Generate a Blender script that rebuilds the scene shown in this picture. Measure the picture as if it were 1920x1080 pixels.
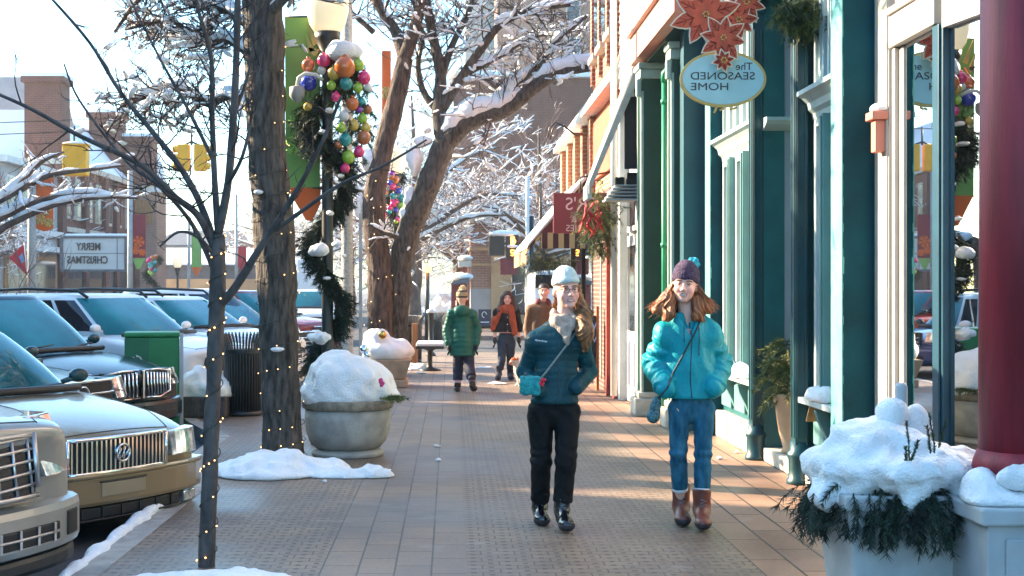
import bpy, bmesh, math, random
import numpy as np
from mathutils import Vector, Matrix, noise
R = math.radians
random.seed(7)

for o in list(bpy.data.objects):
    bpy.data.objects.remove(o)
SC = bpy.context.scene
COL = SC.collection

# ------------------------------------------------------------------ camera
CAMH, FPX, VX, VY = 1.58, 2500.0, 845.0, 540.0
cam = bpy.data.cameras.new("camera")
cam.sensor_width = 36.0
cam.lens = FPX / 1920 * 36
cam.shift_x = (960 - VX) / 1920
cam.clip_start = 0.05
cam.clip_end = 3000
cam.dof.use_dof = True
cam.dof.focus_distance = 9.2
cam.dof.aperture_fstop = 14.0
camo = bpy.data.objects.new("camera", cam)
COL.objects.link(camo)
camo.location = (0, 0, CAMH)
camo.rotation_euler = (R(90), 0, 0)
SC.camera = camo

# ------------------------------------------------------------------ light
SUN_EL, SUN_AZ = 24.0, 24.0          # azimuth: degrees from -X towards +Y
ts = Vector((-math.cos(R(SUN_EL)) * math.cos(R(SUN_AZ)), math.cos(R(SUN_EL)) * math.sin(R(SUN_AZ)), math.sin(R(SUN_EL))))
wd = bpy.data.worlds.new("World")
SC.world = wd
wd.use_nodes = True
nt = wd.node_tree
bg = nt.nodes["Background"]
sky = nt.nodes.new("ShaderNodeTexSky")
sky.sky_type = 'NISHITA'
sky.sun_disc = False
sky.sun_elevation = R(SUN_EL)
sky.sun_rotation = math.atan2(ts.x, ts.y)
sky.air_density = 1.0
sky.dust_density = 1.6
sky.ozone_density = 1.5
# thin bright winter overcast veil: part of the sky's blue is washed to white, more near the horizon
hs = nt.nodes.new("ShaderNodeHueSaturation")
hs.inputs["Saturation"].default_value = 1.15
nt.links.new(sky.outputs[0], hs.inputs["Color"])
tint = nt.nodes.new("ShaderNodeMixRGB"); tint.blend_type = 'MULTIPLY'; tint.inputs[0].default_value = 1.0
tint.inputs[2].default_value = (.76, 1.04, 1.10, 1)          # the cold cyan cast of the winter sky
nt.links.new(hs.outputs[0], tint.inputs[1])
nt.links.new(tint.outputs[0], bg.inputs["Color"])
bg.inputs["Strength"].default_value = 0.116
sl = bpy.data.lights.new("sun", 'SUN')
sl.energy = 4.7
sl.angle = R(0.5)
sl.color = (1.0, 0.78, 0.54)
so = bpy.data.objects.new("sun", sl)
COL.objects.link(so)
so.location = (-30, 8, 30)
so.rotation_euler = (-ts).to_track_quat('-Z', 'Y').to_euler()
SC.view_settings.view_transform = 'Standard'
SC.view_settings.look = 'None'
SC.view_settings.exposure = 2.4
SC.view_settings.gamma = 1
SC.render.engine = 'CYCLES'
SC.cycles.max_bounces = 8
SC.cycles.transparent_max_bounces = 12
SC.cycles.use_denoising = True
SC.render.film_transparent = False

# ------------------------------------------------------------------ helpers
def W(px, py, Y):
    """the point seen at pixel (px,py) of the 1920x1080 photograph at depth Y"""
    return Vector(((px - VX) / FPX * Y, Y, CAMH - (py - VY) / FPX * Y))

def PY(px, X):
    return X * FPX / (px - VX)

INV = {}

def tag(o, label=None, cat=None, group=None, kind=None):
    if label: o["label"] = label
    if cat: o["category"] = cat
    if group: o["group"] = group
    if kind: o["kind"] = kind
    return o

def thing(name, loc, label, cat, group=None, rz=0.0, local=False):
    o = bpy.data.objects.new(name, None)
    o.empty_display_size = 0.2
    COL.objects.link(o)
    o.location = loc
    o.rotation_euler = (0, 0, rz)
    if not local:
        INV[o.name] = Matrix.Translation(-Vector(loc))
    return tag(o, label, cat, group)

def link_child(o, parent):
    if parent is not None:
        o.parent = parent
        if parent.name in INV:
            o.matrix_parent_inverse = INV[parent.name]

def mesh_obj(name, me, parent=None):
    o = bpy.data.objects.new(name, me)
    COL.objects.link(o)
    link_child(o, parent)
    return o

def copy_child(src, parent):
    c = src.copy()
    COL.objects.link(c)
    c.parent = parent
    return c

def copy_tree(o, parent=None):
    c = o.copy()
    COL.objects.link(c)
    c.parent = parent
    for ch in list(o.children):
        copy_tree(ch, c)
    return c

def frames(pts):
    pts = [Vector(p) for p in pts]
    T = []
    for i in range(len(pts)):
        a = pts[max(0, i - 1)]; b = pts[min(len(pts) - 1, i + 1)]
        t = (b - a)
        T.append(t.normalized() if t.length > 1e-9 else Vector((0, 0, 1)))
    up = Vector((0, 0, 1)) if abs(T[0].z) < 0.9 else Vector((1, 0, 0))
    n = (up - T[0] * up.dot(T[0])).normalized()
    out = []
    for t in T:
        n = n - t * n.dot(t)
        if n.length < 1e-6:
            n = t.orthogonal()
        n.normalize()
        out.append((n.copy(), t.cross(n)))
    return pts, out

class MB:
    def __init__(s):
        s.v = []; s.f = []; s.m = []; s.s = []
    def add(s, verts, faces, mi=0, smooth=False):
        b = len(s.v)
        s.v.extend([tuple(p) for p in verts])
        for f in faces:
            s.f.append(tuple(b + i for i in f)); s.m.append(mi); s.s.append(smooth)
    def box(s, c, d, rz=0.0, mi=0, M=None):
        hx, hy, hz = d[0] / 2, d[1] / 2, d[2] / 2
        vs = [Vector((x, y, z)) for x in (-hx, hx) for y in (-hy, hy) for z in (-hz, hz)]
        m = Matrix.Rotation(rz, 3, 'Z')
        if M is not None: m = m @ M
        c = Vector(c)
        s.add([m @ p + c for p in vs], [(0, 1, 3, 2), (4, 6, 7, 5), (0, 4, 5, 1), (2, 3, 7, 6), (0, 2, 6, 4), (1, 5, 7, 3)], mi)
    def bx(s, x0, x1, y0, y1, z0, z1, mi=0):
        s.box(((x0 + x1) / 2, (y0 + y1) / 2, (z0 + z1) / 2), (abs(x1 - x0), abs(y1 - y0), abs(z1 - z0)), 0, mi)
    def tube(s, pts, rad, n=8, mi=0, caps=True, smooth=True, flat=1.0):
        if len(pts) < 2: return
        pts, fr = frames(pts)
        if not hasattr(rad, '__len__'): rad = [rad] * len(pts)
        vs = []
        for p, (a, b), r in zip(pts, fr, rad):
            for k in range(n):
                t = 2 * math.pi * k / n
                vs.append(p + a * (math.cos(t) * r * flat) + b * (math.sin(t) * r))
        fs = []
        for i in range(len(pts) - 1):
            for k in range(n):
                k2 = (k + 1) % n
                fs.append((i * n + k, i * n + k2, (i + 1) * n + k2, (i + 1) * n + k))
        if caps:
            fs.append(tuple(reversed(range(n))))
            fs.append(tuple((len(pts) - 1) * n + k for k in range(n)))
        s.add(vs, fs, mi, smooth)
    def lathe(s, prof, c=(0, 0, 0), n=24, mi=0, smooth=True, cap=True, sx=1, sy=1):
        c = Vector(c); vs = []; fs = []
        for r, z in prof:
            for k in range(n):
                t = 2 * math.pi * k / n
                vs.append(c + Vector((r * sx * math.cos(t), r * sy * math.sin(t), z)))
        for i in range(len(prof) - 1):
            for k in range(n):
                k2 = (k + 1) % n
                fs.append((i * n + k, i * n + k2, (i + 1) * n + k2, (i + 1) * n + k))
        if cap:
            fs.append(tuple(reversed(range(n))))
            fs.append(tuple((len(prof) - 1) * n + k for k in range(n)))
        s.add(vs, fs, mi, smooth)
    def sphere(s, c, r, nu=10, nv=7, mi=0, M=None):
        if not hasattr(r, '__len__'): r = (r, r, r)
        c = Vector(c); vs = []; fs = []
        for j in range(1, nv):
            ph = math.pi * j / nv
            for k in range(nu):
                t = 2 * math.pi * k / nu
                p = Vector((r[0] * math.sin(ph) * math.cos(t), r[1] * math.sin(ph) * math.sin(t), r[2] * math.cos(ph)))
                vs.append(c + (M @ p if M is not None else p))
        top = Vector((0, 0, r[2])); 
        vs.append(c + (M @ top if M is not None else top)); vs.append(c - (M @ top if M is not None else top))
        it, ib = len(vs) - 2, len(vs) - 1
        for j in range(nv - 2):
            for k in range(nu):
                k2 = (k + 1) % nu
                fs.append((j * nu + k, (j + 1) * nu + k, (j + 1) * nu + k2, j * nu + k2))
        for k in range(nu):
            k2 = (k + 1) % nu
            fs.append((it, k, k2)); fs.append((ib, (nv - 2) * nu + k2, (nv - 2) * nu + k))
        s.add(vs, fs, mi, True)
    def prism(s, poly, ext, mi=0):
        """closed outline (3-D points) pushed along ext"""
        n = len(poly); ext = Vector(ext)
        a = [Vector(p) for p in poly]; b = [p + ext for p in a]
        fs = [tuple(range(n)), tuple(reversed(range(n, 2 * n)))]
        for i in range(n):
            j = (i + 1) % n
            fs.append((i, n + i, n + j, j))
        s.add(a + b, fs, mi)
    def loft(s, rings, mi=0, smooth=True, caps=True, closed=True):
        n = len(rings[0]); vs = [p for r in rings for p in r]; fs = []
        for i in range(len(rings) - 1):
            for k in range(n if closed else n - 1):
                k2 = (k + 1) % n
                fs.append((i * n + k, i * n + k2, (i + 1) * n + k2, (i + 1) * n + k))
        if caps and closed:
            fs.append(tuple(reversed(range(n)))); fs.append(tuple((len(rings) - 1) * n + k for k in range(n)))
        s.add(vs, fs, mi, smooth)
    def build(s, name, mats, parent=None, bevel=0.0, subsurf=0, fix=False):
        me = bpy.data.meshes.new(name)
        me.from_pydata(s.v, [], s.f)
        for m in (mats if isinstance(mats, (list, tuple)) else [mats]):
            me.materials.append(m)
        me.polygons.foreach_set("material_index", s.m)
        me.polygons.foreach_set("use_smooth", s.s)
        me.update()
        if fix or True:
            bm = bmesh.new(); bm.from_mesh(me)
            bmesh.ops.recalc_face_normals(bm, faces=bm.faces)
            bm.to_mesh(me); bm.free()
        o = mesh_obj(name, me, parent)
        if bevel:
            b = o.modifiers.new("bevel", 'BEVEL'); b.width = bevel; b.segments = 2; b.limit_method = 'ANGLE'; b.angle_limit = R(40)
        if subsurf:
            b = o.modifiers.new("sub", 'SUBSURF'); b.levels = subsurf; b.render_levels = subsurf
        return o

# ------------------------------------------------------------------ materials
def srgb(r, g, b):
    f = lambda c: (c / 255 / 12.92) if c / 255 <= 0.04045 else ((c / 255 + 0.055) / 1.055) ** 2.4
    return (f(r), f(g), f(b))

def mat(name, col, rough=0.6, metal=0.0, var=0.15, scale=6.0, bump=0.0, bscale=40.0, coat=0.0, emit=None, estr=0.0,
        col2=None, spec=0.5, coords='Object', sheen=0.0, dirt=0.0, stretch=(1, 1, 1), trans=0.0):
    m = bpy.data.materials.new(name)
    m.use_nodes = True
    n = m.node_tree.nodes; l = m.node_tree.links
    b = n["Principled BSDF"]
    b.inputs["Roughness"].default_value = rough
    b.inputs["Metallic"].default_value = metal
    b.inputs["Specular IOR Level"].default_value = spec
    b.inputs["Coat Weight"].default_value = coat
    b.inputs["Coat Roughness"].default_value = 0.05
    if sheen: b.inputs["Sheen Weight"].default_value = sheen
    if trans: b.inputs["Transmission Weight"].default_value = trans
    tc = n.new("ShaderNodeTexCoord")
    mp = n.new("ShaderNodeMapping")
    mp.inputs["Scale"].default_value = stretch
    l.new(tc.outputs[coords], mp.inputs[0])
    if var > 0 or col2:
        nz = n.new("ShaderNodeTexNoise"); nz.inputs["Scale"].default_value = scale; nz.inputs["Detail"].default_value = 6
        l.new(mp.outputs[0], nz.inputs["Vector"])
        rp = n.new("ShaderNodeValToRGB")
        c1 = tuple(max(0, c * (1 - var)) for c in col); c2 = col2 if col2 else tuple(min(1, c * (1 + var)) for c in col)
        rp.color_ramp.elements[0].position = 0.32; rp.color_ramp.elements[1].position = 0.68
        rp.color_ramp.elements[0].color = (*c1, 1); rp.color_ramp.elements[1].color = (*c2, 1)
        l.new(nz.outputs["Fac"], rp.inputs[0])
        l.new(rp.outputs[0], b.inputs["Base Color"])
    else:
        b.inputs["Base Color"].default_value = (*col, 1)
    if bump > 0:
        nb = n.new("ShaderNodeTexNoise"); nb.inputs["Scale"].default_value = bscale; nb.inputs["Detail"].default_value = 5
        l.new(mp.outputs[0], nb.inputs["Vector"])
        bp = n.new("ShaderNodeBump"); bp.inputs["Strength"].default_value = bump; bp.inputs["Distance"].default_value = 0.02
        l.new(nb.outputs["Fac"], bp.inputs["Height"]); l.new(bp.outputs[0], b.inputs["Normal"])
    if emit:
        b.inputs["Emission Color"].default_value = (*emit, 1); b.inputs["Emission Strength"].default_value = estr
    return m

def brick_mat(name, c1, c2, mortar, bw=0.21, bh=0.07, axis='YZ', ms=0.012, rough=0.85):
    """brick wall; axis says which two object axes run along and up the wall"""
    m = bpy.data.materials.new(name); m.use_nodes = True
    n = m.node_tree.nodes; l = m.node_tree.links; b = n["Principled BSDF"]
    b.inputs["Roughness"].default_value = rough
    tc = n.new("ShaderNodeTexCoord"); sx = n.new("ShaderNodeSeparateXYZ"); cx = n.new("ShaderNodeCombineXYZ")
    l.new(tc.outputs["Object"], sx.inputs[0])
    ad = n.new("ShaderNodeMath"); ad.operation = 'ADD'
    l.new(sx.outputs["X"], ad.inputs[0]); l.new(sx.outputs["Y"], ad.inputs[1])
    l.new(ad.outputs[0], cx.inputs[0]); l.new(sx.outputs["Z"], cx.inputs[1])
    bt = n.new("ShaderNodeTexBrick")
    bt.inputs["Color1"].default_value = (*c1, 1); bt.inputs["Color2"].default_value = (*c2, 1); bt.inputs["Mortar"].default_value = (*mortar, 1)
    bt.inputs["Scale"].default_value = 1; bt.inputs["Mortar Size"].default_value = ms; bt.inputs["Brick Width"].default_value = bw; bt.inputs["Row Height"].default_value = bh
    l.new(cx.outputs[0], bt.inputs["Vector"])
    nz = n.new("ShaderNodeTexNoise"); nz.inputs["Scale"].default_value = 1.7; nz.inputs["Detail"].default_value = 8
    l.new(tc.outputs["Object"], nz.inputs["Vector"])
    mx = n.new("ShaderNodeMixRGB"); mx.blend_type = 'MULTIPLY'; mx.inputs[0].default_value = 0.6
    rp = n.new("ShaderNodeValToRGB"); rp.color_ramp.elements[0].position = 0.3; rp.color_ramp.elements[0].color = (.55, .55, .55, 1); rp.color_ramp.elements[1].position = .7
    l.new(nz.outputs["Fac"], rp.inputs[0]); l.new(bt.outputs["Color"], mx.inputs[1]); l.new(rp.outputs[0], mx.inputs[2])
    l.new(mx.outputs[0], b.inputs["Base Color"])
    bp = n.new("ShaderNodeBump"); bp.inputs["Strength"].default_value = 0.5; bp.inputs["Distance"].default_value = 0.01; bp.invert = True
    l.new(bt.outputs["Fac"], bp.inputs["Height"]); l.new(bp.outputs[0], b.inputs["Normal"])
    return m

def glass_mat(name, tint, refl=0.55, rough=0.01):
    m = bpy.data.materials.new(name); m.use_nodes = True
    n = m.node_tree.nodes; l = m.node_tree.links
    n.remove(n["Principled BSDF"]); out = n["Material Output"]
    g = n.new("ShaderNodeBsdfGlossy"); g.inputs["Roughness"].default_value = rough; g.inputs["Color"].default_value = (.95, .97, 1, 1)
    t = n.new("ShaderNodeBsdfTransparent"); t.inputs["Color"].default_value = (*tint, 1)
    lw = n.new("ShaderNodeLayerWeight"); lw.inputs["Blend"].default_value = 0.45
    mr = n.new("ShaderNodeMapRange"); mr.inputs["To Min"].default_value = refl; mr.inputs["To Max"].default_value = 1.0
    l.new(lw.outputs["Fresnel"], mr.inputs["Value"])
    mx = n.new("ShaderNodeMixShader"); l.new(mr.outputs[0], mx.inputs[0]); l.new(t.outputs[0], mx.inputs[1]); l.new(g.outputs[0], mx.inputs[2])
    l.new(mx.outputs[0], out.inputs["Surface"])
    return m

M = {}
M['snow'] = mat("snow", (.80, .82, .84), .6, var=.05, scale=9, bump=.7, bscale=70, spec=.25, col2=(.88, .90, .92))
M['dirty_snow'] = mat("dirty_snow", (.72, .72, .70), .6, var=.15, scale=4, bump=.5, bscale=25)
M['asphalt'] = mat("asphalt", (.055, .055, .058), .75, var=.35, scale=1.5, bump=.3, bscale=120)
M['bark'] = mat("bark", (.030, .025, .022), .9, var=.5, scale=16, bump=1.0, bscale=26, stretch=(1.6, 1.6, .35), col2=(.115, .097, .082))
M['bark_red'] = mat("bark_red", (.040, .024, .019), .9, var=.5, scale=14, bump=1.0, bscale=24, stretch=(1.6, 1.6, .35), col2=(.125, .080, .062))
M['bark_thin'] = mat("bark_thin", (.042, .036, .036), .7, var=.4, scale=12, bump=.5, bscale=50, stretch=(1, 1, .5), col2=(.10, .085, .08))
M['twig'] = mat("twig", (.055, .038, .034), .85, var=.3, scale=8)
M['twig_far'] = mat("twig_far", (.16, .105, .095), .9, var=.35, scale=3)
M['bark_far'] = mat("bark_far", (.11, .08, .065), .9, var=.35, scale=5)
M['black_metal'] = mat("black_metal", (.012, .013, .014), .4, var=.3, scale=9, metal=.0, spec=.6)
M['grey_metal'] = mat("grey_metal", (.33, .33, .32), .55, var=.15, scale=7, bump=.1)
M['pole_stone'] = mat("pole_stone", (.36, .33, .29), .8, var=.25, scale=30, bump=.4, bscale=60)
M['steel'] = mat("steel", (.55, .55, .56), .3, metal=1, var=.1)
M['chrome'] = mat("chrome", (.82, .84, .86), .08, metal=1, var=0)
M['concrete'] = mat("concrete", (.34, .32, .29), .85, var=.22, scale=7, bump=.3, bscale=70)
M['concrete_tan'] = mat("concrete_tan", (.42, .30, .20), .85, var=.18, scale=7, bump=.3, bscale=70)
M['stone'] = mat("stone", (.52, .46, .38), .85, var=.2, scale=5, bump=.3, bscale=50)
M['needles'] = mat("needles", (.018, .045, .018), .7, var=.6, scale=9, col2=(.05, .10, .03))
M['needles_yellow'] = mat("needles_yellow", (.10, .13, .03), .7, var=.5, scale=9, col2=(.22, .24, .06))
M['needles_dark'] = mat("needles_dark", (.012, .028, .020), .7, var=.6, scale=9, col2=(.025, .05, .03))
M['bulb'] = mat("bulb", (1, .7, .3), .3, var=0, emit=(1, .55, .2), estr=.7)
M['wire'] = mat("wire", (.02, .03, .02), .6, var=0)
M['black'] = mat("black", (.006, .006, .007), .6, var=0)
M['shop_dark'] = mat("shop_dark", (.02, .022, .025), .9, var=.3, scale=2)
M['pane'] = glass_mat("pane", (.55, .60, .62), .35)
M['pane_mirror'] = glass_mat("pane_mirror", (.40, .45, .46), .62)
# ================================================================== ground, sidewalk, sky-side blockers
def sidewalk_mat():
    m = bpy.data.materials.new("pavers"); m.use_nodes = True
    n = m.node_tree.nodes; l = m.node_tree.links; b = n["Principled BSDF"]
    b.inputs["Roughness"].default_value = .62
    tc = n.new("ShaderNodeTexCoord"); sp = n.new("ShaderNodeSeparateXYZ"); l.new(tc.outputs["Object"], sp.inputs[0])
    def mth(op, a, b_=None, c_=None):
        k = n.new("ShaderNodeMath"); k.operation = op
        for i, v in enumerate((a, b_, c_)):
            if v is None: continue
            if isinstance(v, (int, float)): k.inputs[i].default_value = v
            else: l.new(v, k.inputs[i])
        return k.outputs[0]
    X, Y = sp.outputs["X"], sp.outputs["Y"]
    def bricks(sx, w, h, swap, c1, c2, mo, ms, off=.5):
        cb = n.new("ShaderNodeCombineXYZ")
        if swap: l.new(Y, cb.inputs[0]); l.new(mth('ADD', X, sx), cb.inputs[1])
        else: l.new(mth('ADD', X, sx), cb.inputs[0]); l.new(Y, cb.inputs[1])
        bt = n.new("ShaderNodeTexBrick"); bt.offset = off
        bt.inputs["Scale"].default_value = 1; bt.inputs["Brick Width"].default_value = w; bt.inputs["Row Height"].default_value = h
        bt.inputs["Mortar Size"].default_value = ms; bt.inputs["Mortar Smooth"].default_value = .2
        bt.inputs["Color1"].default_value = (*c1, 1); bt.inputs["Color2"].default_value = (*c2, 1); bt.inputs["Mortar"].default_value = (*mo, 1)
        l.new(cb.outputs[0], bt.inputs["Vector"]); return bt
    def mixc(f, a, b_, mode='MIX'):
        k = n.new("ShaderNodeMixRGB"); k.blend_type = mode
        if isinstance(f, (int, float)): k.inputs[0].default_value = f
        else: l.new(f, k.inputs[0])
        for i, v in ((1, a), (2, b_)):
            if isinstance(v, tuple): k.inputs[i].default_value = (*v, 1)
            else: l.new(v, k.inputs[i])
        return k.outputs[0]
    mo = (.045, .038, .034)
    A = bricks(.02, .2, .1, False, (.33, .24, .172), (.275, .20, .148), (.13, .10, .08), .005)       # field of holed pavers
    B = bricks(.725, .41, .206, True, (.325, .24, .178), (.28, .208, .158), (.12, .10, .085), .006, .5)              # lengthwise band of four courses
    C = bricks(-1.73, .62, .225, True, (.38, .235, .155), (.31, .195, .14), mo, .008, .5)                 # red slabs by the shopfronts
    # dark drainage dots of the holed pavers, on a 0.1 m grid
    fx = mth('ABSOLUTE', mth('SUBTRACT', mth('FRACT', mth('DIVIDE', mth('ADD', X, .02), .1)), .5))
    fy = mth('ABSOLUTE', mth('SUBTRACT', mth('FRACT', mth('DIVIDE', mth('ADD', Y, mth('MULTIPLY', mth('FLOOR', mth('DIVIDE', mth('ADD', X, .02), .1)), .05)), .1)), .5))
    dot = mth('MULTIPLY', mth('LESS_THAN', fx, .15), mth('LESS_THAN', fy, .20))
    nz0 = n.new("ShaderNodeTexNoise"); nz0.inputs["Scale"].default_value = 1.3; nz0.inputs["Detail"].default_value = 3; l.new(tc.outputs["Object"], nz0.inputs["Vector"])
    dot = mth('MULTIPLY', dot, mth('MULTIPLY_ADD', nz0.outputs["Fac"], 1.6, -.25))
    dot = mth('MINIMUM', mth('MAXIMUM', dot, 0), .62)
    A2 = mixc(dot, A.outputs["Color"], (.035, .03, .028))
    inB = mth('MULTIPLY', mth('GREATER_THAN', X, -.73), mth('LESS_THAN', X, .09))
    inC = mth('GREATER_THAN', X, 1.73)
    c = mixc(inB, A2, B.outputs["Color"]); c = mixc(inC, c, C.outputs["Color"])
    nz = n.new("ShaderNodeTexNoise"); nz.inputs["Scale"].default_value = .9; nz.inputs["Detail"].default_value = 9; nz.inputs["Roughness"].default_value = .65
    l.new(tc.outputs["Object"], nz.inputs["Vector"])
    rp = n.new("ShaderNodeValToRGB"); rp.color_ramp.elements[0].position = .3; rp.color_ramp.elements[0].color = (.52, .51, .52, 1)
    rp.color_ramp.elements[1].position = .72; rp.color_ramp.elements[1].color = (1.12, 1.1, 1.06, 1)
    l.new(nz.outputs["Fac"], rp.inputs[0])
    c = mixc(1.0, c, rp.outputs[0], 'MULTIPLY')
    nz2 = n.new("ShaderNodeTexNoise"); nz2.inputs["Scale"].default_value = 40; nz2.inputs["Detail"].default_value = 4; l.new(tc.outputs["Object"], nz2.inputs["Vector"])
    rp2 = n.new("ShaderNodeValToRGB"); rp2.color_ramp.elements[0].position = .3; rp2.color_ramp.elements[0].color = (.8, .8, .8, 1); rp2.color_ramp.elements[1].position = .7
    l.new(nz2.outputs["Fac"], rp2.inputs[0]); c = mixc(1.0, c, rp2.outputs[0], 'MULTIPLY')
    # pale salt bloom and dark wet patches
    nz4 = n.new("ShaderNodeTexNoise"); nz4.inputs["Scale"].default_value = 1.9; nz4.inputs["Detail"].default_value = 10; nz4.inputs["Roughness"].default_value = .75; nz4.inputs["Distortion"].default_value = .6
    l.new(tc.outputs["Object"], nz4.inputs["Vector"])
    rp4 = n.new("ShaderNodeValToRGB"); rp4.color_ramp.elements[0].position = .56; rp4.color_ramp.elements[0].color = (0, 0, 0, 1); rp4.color_ramp.elements[1].position = .78; rp4.color_ramp.elements[1].color = (.42, .42, .42, 1)
    l.new(nz4.outputs["Fac"], rp4.inputs[0]); c = mixc(rp4.outputs[0], c, (.46, .42, .38))
    nz5 = n.new("ShaderNodeTexNoise"); nz5.inputs["Scale"].default_value = .75; nz5.inputs["Detail"].default_value = 8; nz5.inputs["Roughness"].default_value = .6
    mp5 = n.new("ShaderNodeMapping"); mp5.inputs["Location"].default_value = (13, 4, 2); l.new(tc.outputs["Object"], mp5.inputs[0]); l.new(mp5.outputs[0], nz5.inputs["Vector"])
    rp5 = n.new("ShaderNodeValToRGB"); rp5.color_ramp.elements[0].position = .60; rp5.color_ramp.elements[0].color = (0, 0, 0, 1); rp5.color_ramp.elements[1].position = .68; rp5.color_ramp.elements[1].color = (.5, .5, .5, 1)
    l.new(nz5.outputs["Fac"], rp5.inputs[0]); c = mixc(rp5.outputs[0], c, (.09, .07, .06))
    # salt and melt-water stains
    nz3 = n.new("ShaderNodeTexNoise"); nz3.inputs["Scale"].default_value = .45; nz3.inputs["Detail"].default_value = 6; l.new(tc.outputs["Object"], nz3.inputs["Vector"])
    rp3 = n.new("ShaderNodeValToRGB"); rp3.color_ramp.elements[0].position = .42; rp3.color_ramp.elements[0].color = (.42, .42, .42, 1); rp3.color_ramp.elements[1].position = .6; rp3.color_ramp.elements[1].color = (.75, .75, .75, 1)
    l.new(nz3.outputs["Fac"], rp3.inputs[0]); l.new(rp3.outputs[0], b.inputs["Roughness"])
    l.new(c, b.inputs["Base Color"])
    h = mixc(inB, A.outputs["Fac"], B.outputs["Fac"]); h = mixc(inC, h, C.outputs["Fac"])
    bp = n.new("ShaderNodeBump"); bp.inputs["Strength"].default_value = .5; bp.inputs["Distance"].default_value = .008; bp.invert = True
    l.new(h, bp.inputs["Height"]); l.new(bp.outputs[0], b.inputs["Normal"])
    return m
M['pavers'] = sidewalk_mat()
M['pavers_far'] = brick_mat("pavers_far", (.33, .20, .15), (.27, .17, .13), (.12, .09, .08), .3, .15)

ROAD = -0.15
g = MB(); g.add([(-260, -60, ROAD), (260, -60, ROAD), (260, 520, ROAD), (-260, 520, ROAD)], [(0, 1, 2, 3)])
tag(g.build("road", M['asphalt']), kind='structure')
def slab(name, poly, z0, z1, m, bevel=0):
    b = MB(); b.prism([(x, y, z1) for x, y in poly], (0, 0, z0 - z1))
    return tag(b.build(name, m, bevel=bevel), kind='structure')
walk_poly = [(-1.93, -6), (6, -6), (6, 33), (-1.93, 33), (-1.93, 20.0), (-3.1, 18.6), (-3.4, 17.2), (-3.0, 15.9), (-2.35, 14.2), (-2.3, 11.9), (-1.93, 11.0)]
slab("sidewalk", walk_poly, -.4, 0, M['pavers'])
kerb = [(-1.93, -6), (-1.93, 11.0), (-2.3, 11.9), (-2.35, 14.2), (-3.0, 15.9), (-3.4, 17.2), (-3.1, 18.6), (-1.93, 20.0), (-1.93, 33)]
def off(poly, d):
    out = []
    for i, (x, y) in enumerate(poly):
        a = Vector(poly[max(0, i - 1)]); b = Vector(poly[min(len(poly) - 1, i + 1)]); t = (b - a).normalized()
        out.append((x - t.y * d, y + t.x * d))
    return out
kb = MB()
ko = off(kerb, .15)
for i in range(len(kerb) - 1):
    kb.prism([(*kerb[i], .004), (*kerb[i + 1], .004), (*ko[i + 1], .004), (*ko[i], .004)], (0, 0, -.4))
tag(kb.build("kerb", M['concrete']), kind='structure')
slab("far_sidewalk", [(-1.9, 44), (9, 44), (9, 160), (-1.9, 160)], -.4, 0, M['pavers_far'])
slab("opposite_sidewalk", [(-34, -60), (-17.6, -60), (-17.6, 170), (-34, 170)], -.4, -.01, M['concrete'])

# unseen row added across the street, roofline and alleys shaped to shade the walk
M['brick_row'] = brick_mat("brick_row", (.24, .09, .06), (.18, .07, .05), (.3, .26, .23))
M['brick_tan'] = brick_mat("brick_tan", (.36, .25, .17), (.30, .21, .15), (.38, .34, .3))
M['win_dark'] = mat("win_dark", (.03, .04, .05), .05, var=.2, scale=.6, spec=.8)
M['white_trim'] = mat("white_trim", (.62, .61, .58), .6, var=.12, scale=5)
def shade_building(y0, y1, h, m, label, x=-20.0, notch=()):
    t = thing("shade_building", (x, (y0 + y1) / 2, ROAD), label, "building", "unseen shade buildings across the street")
    w = MB(); w.bx(x - 9, x, y0, y1, ROAD, h - .25); w.build("wall", m, t)
    c = MB(); c.bx(x - 8.9, x + .2, y0 + .01, y1 - .01, h - .25 + .002, h)
    for a, b, e in notch: c.bx(x - .6, x + .1, a, b, h + .002, h + e)
    c.build("cornice", M['white_trim'], t)
    n = max(1, int((y1 - y0) / 1.9)); st = (y1 - y0) / n
    for fl in range(2):
        for k in range(n):
            yc = y0 + st * (k + .5); z = 4.7 + 2.6 * fl - 0.2
            if z + 1.9 > h - .3: continue
            f = MB(); f.bx(x, x + .06, yc - .55, yc + .55, z, z + 1.8); fo = f.build("window", M['white_trim'], t)
            f = MB(); f.bx(x + .06, x + .075, yc - .45, yc + .45, z + .1, z + 1.7); f.build("pane", M['win_dark'], fo)
    f = MB(); f.bx(x, x + .1, y0 + .4, y1 - .4, .5, 3.2); fo = f.build("shopfront", M['white_trim'], t)
    f = MB(); f.bx(x + .1, x + .12, y0 + .6, y1 - .6, .7, 3.0); f.build("shop_pane", M['win_dark'], fo)
    a = MB(); a.prism([(x, y0 + .3, 3.9), (x, y0 + .3, 3.5), (x + 1.1, y0 + .3, 3.1)], (0, y1 - y0 - .6, 0)); a.build("awning", mat("awning_green", (.05, .12, .08), .8), t)
    return t
shade_building(-14, 9.0, 13.8, M['brick_tan'], "unseen tall tan brick row nearest the camera, added across the street for shade")
shade_building(9.0, 17.5, 15.5, M['brick_row'], "unseen tall dark red brick block, second from the camera, added across the street for shade")
shade_building(17.95, 19.55, 11.35, M['brick_tan'], "unseen narrow tan brick slip added across the street for shade, between two gaps for sun")
shade_building(19.95, 27.2, 10.4, M['brick_row'], "unseen low red brick block added across the street for shade, chimneys breaking its shadow edge", notch=((21.1, 21.8, .6), (23.1, 23.45, .5), (24.4, 25.4, .7), (26.5, 26.8, .8)))
shade_building(27.8, 29.5, 10.1, M['brick_tan'], "unseen narrow tan brick block with one chimney, added across the street for shade", notch=((28.6, 29.0, .9),))
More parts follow.
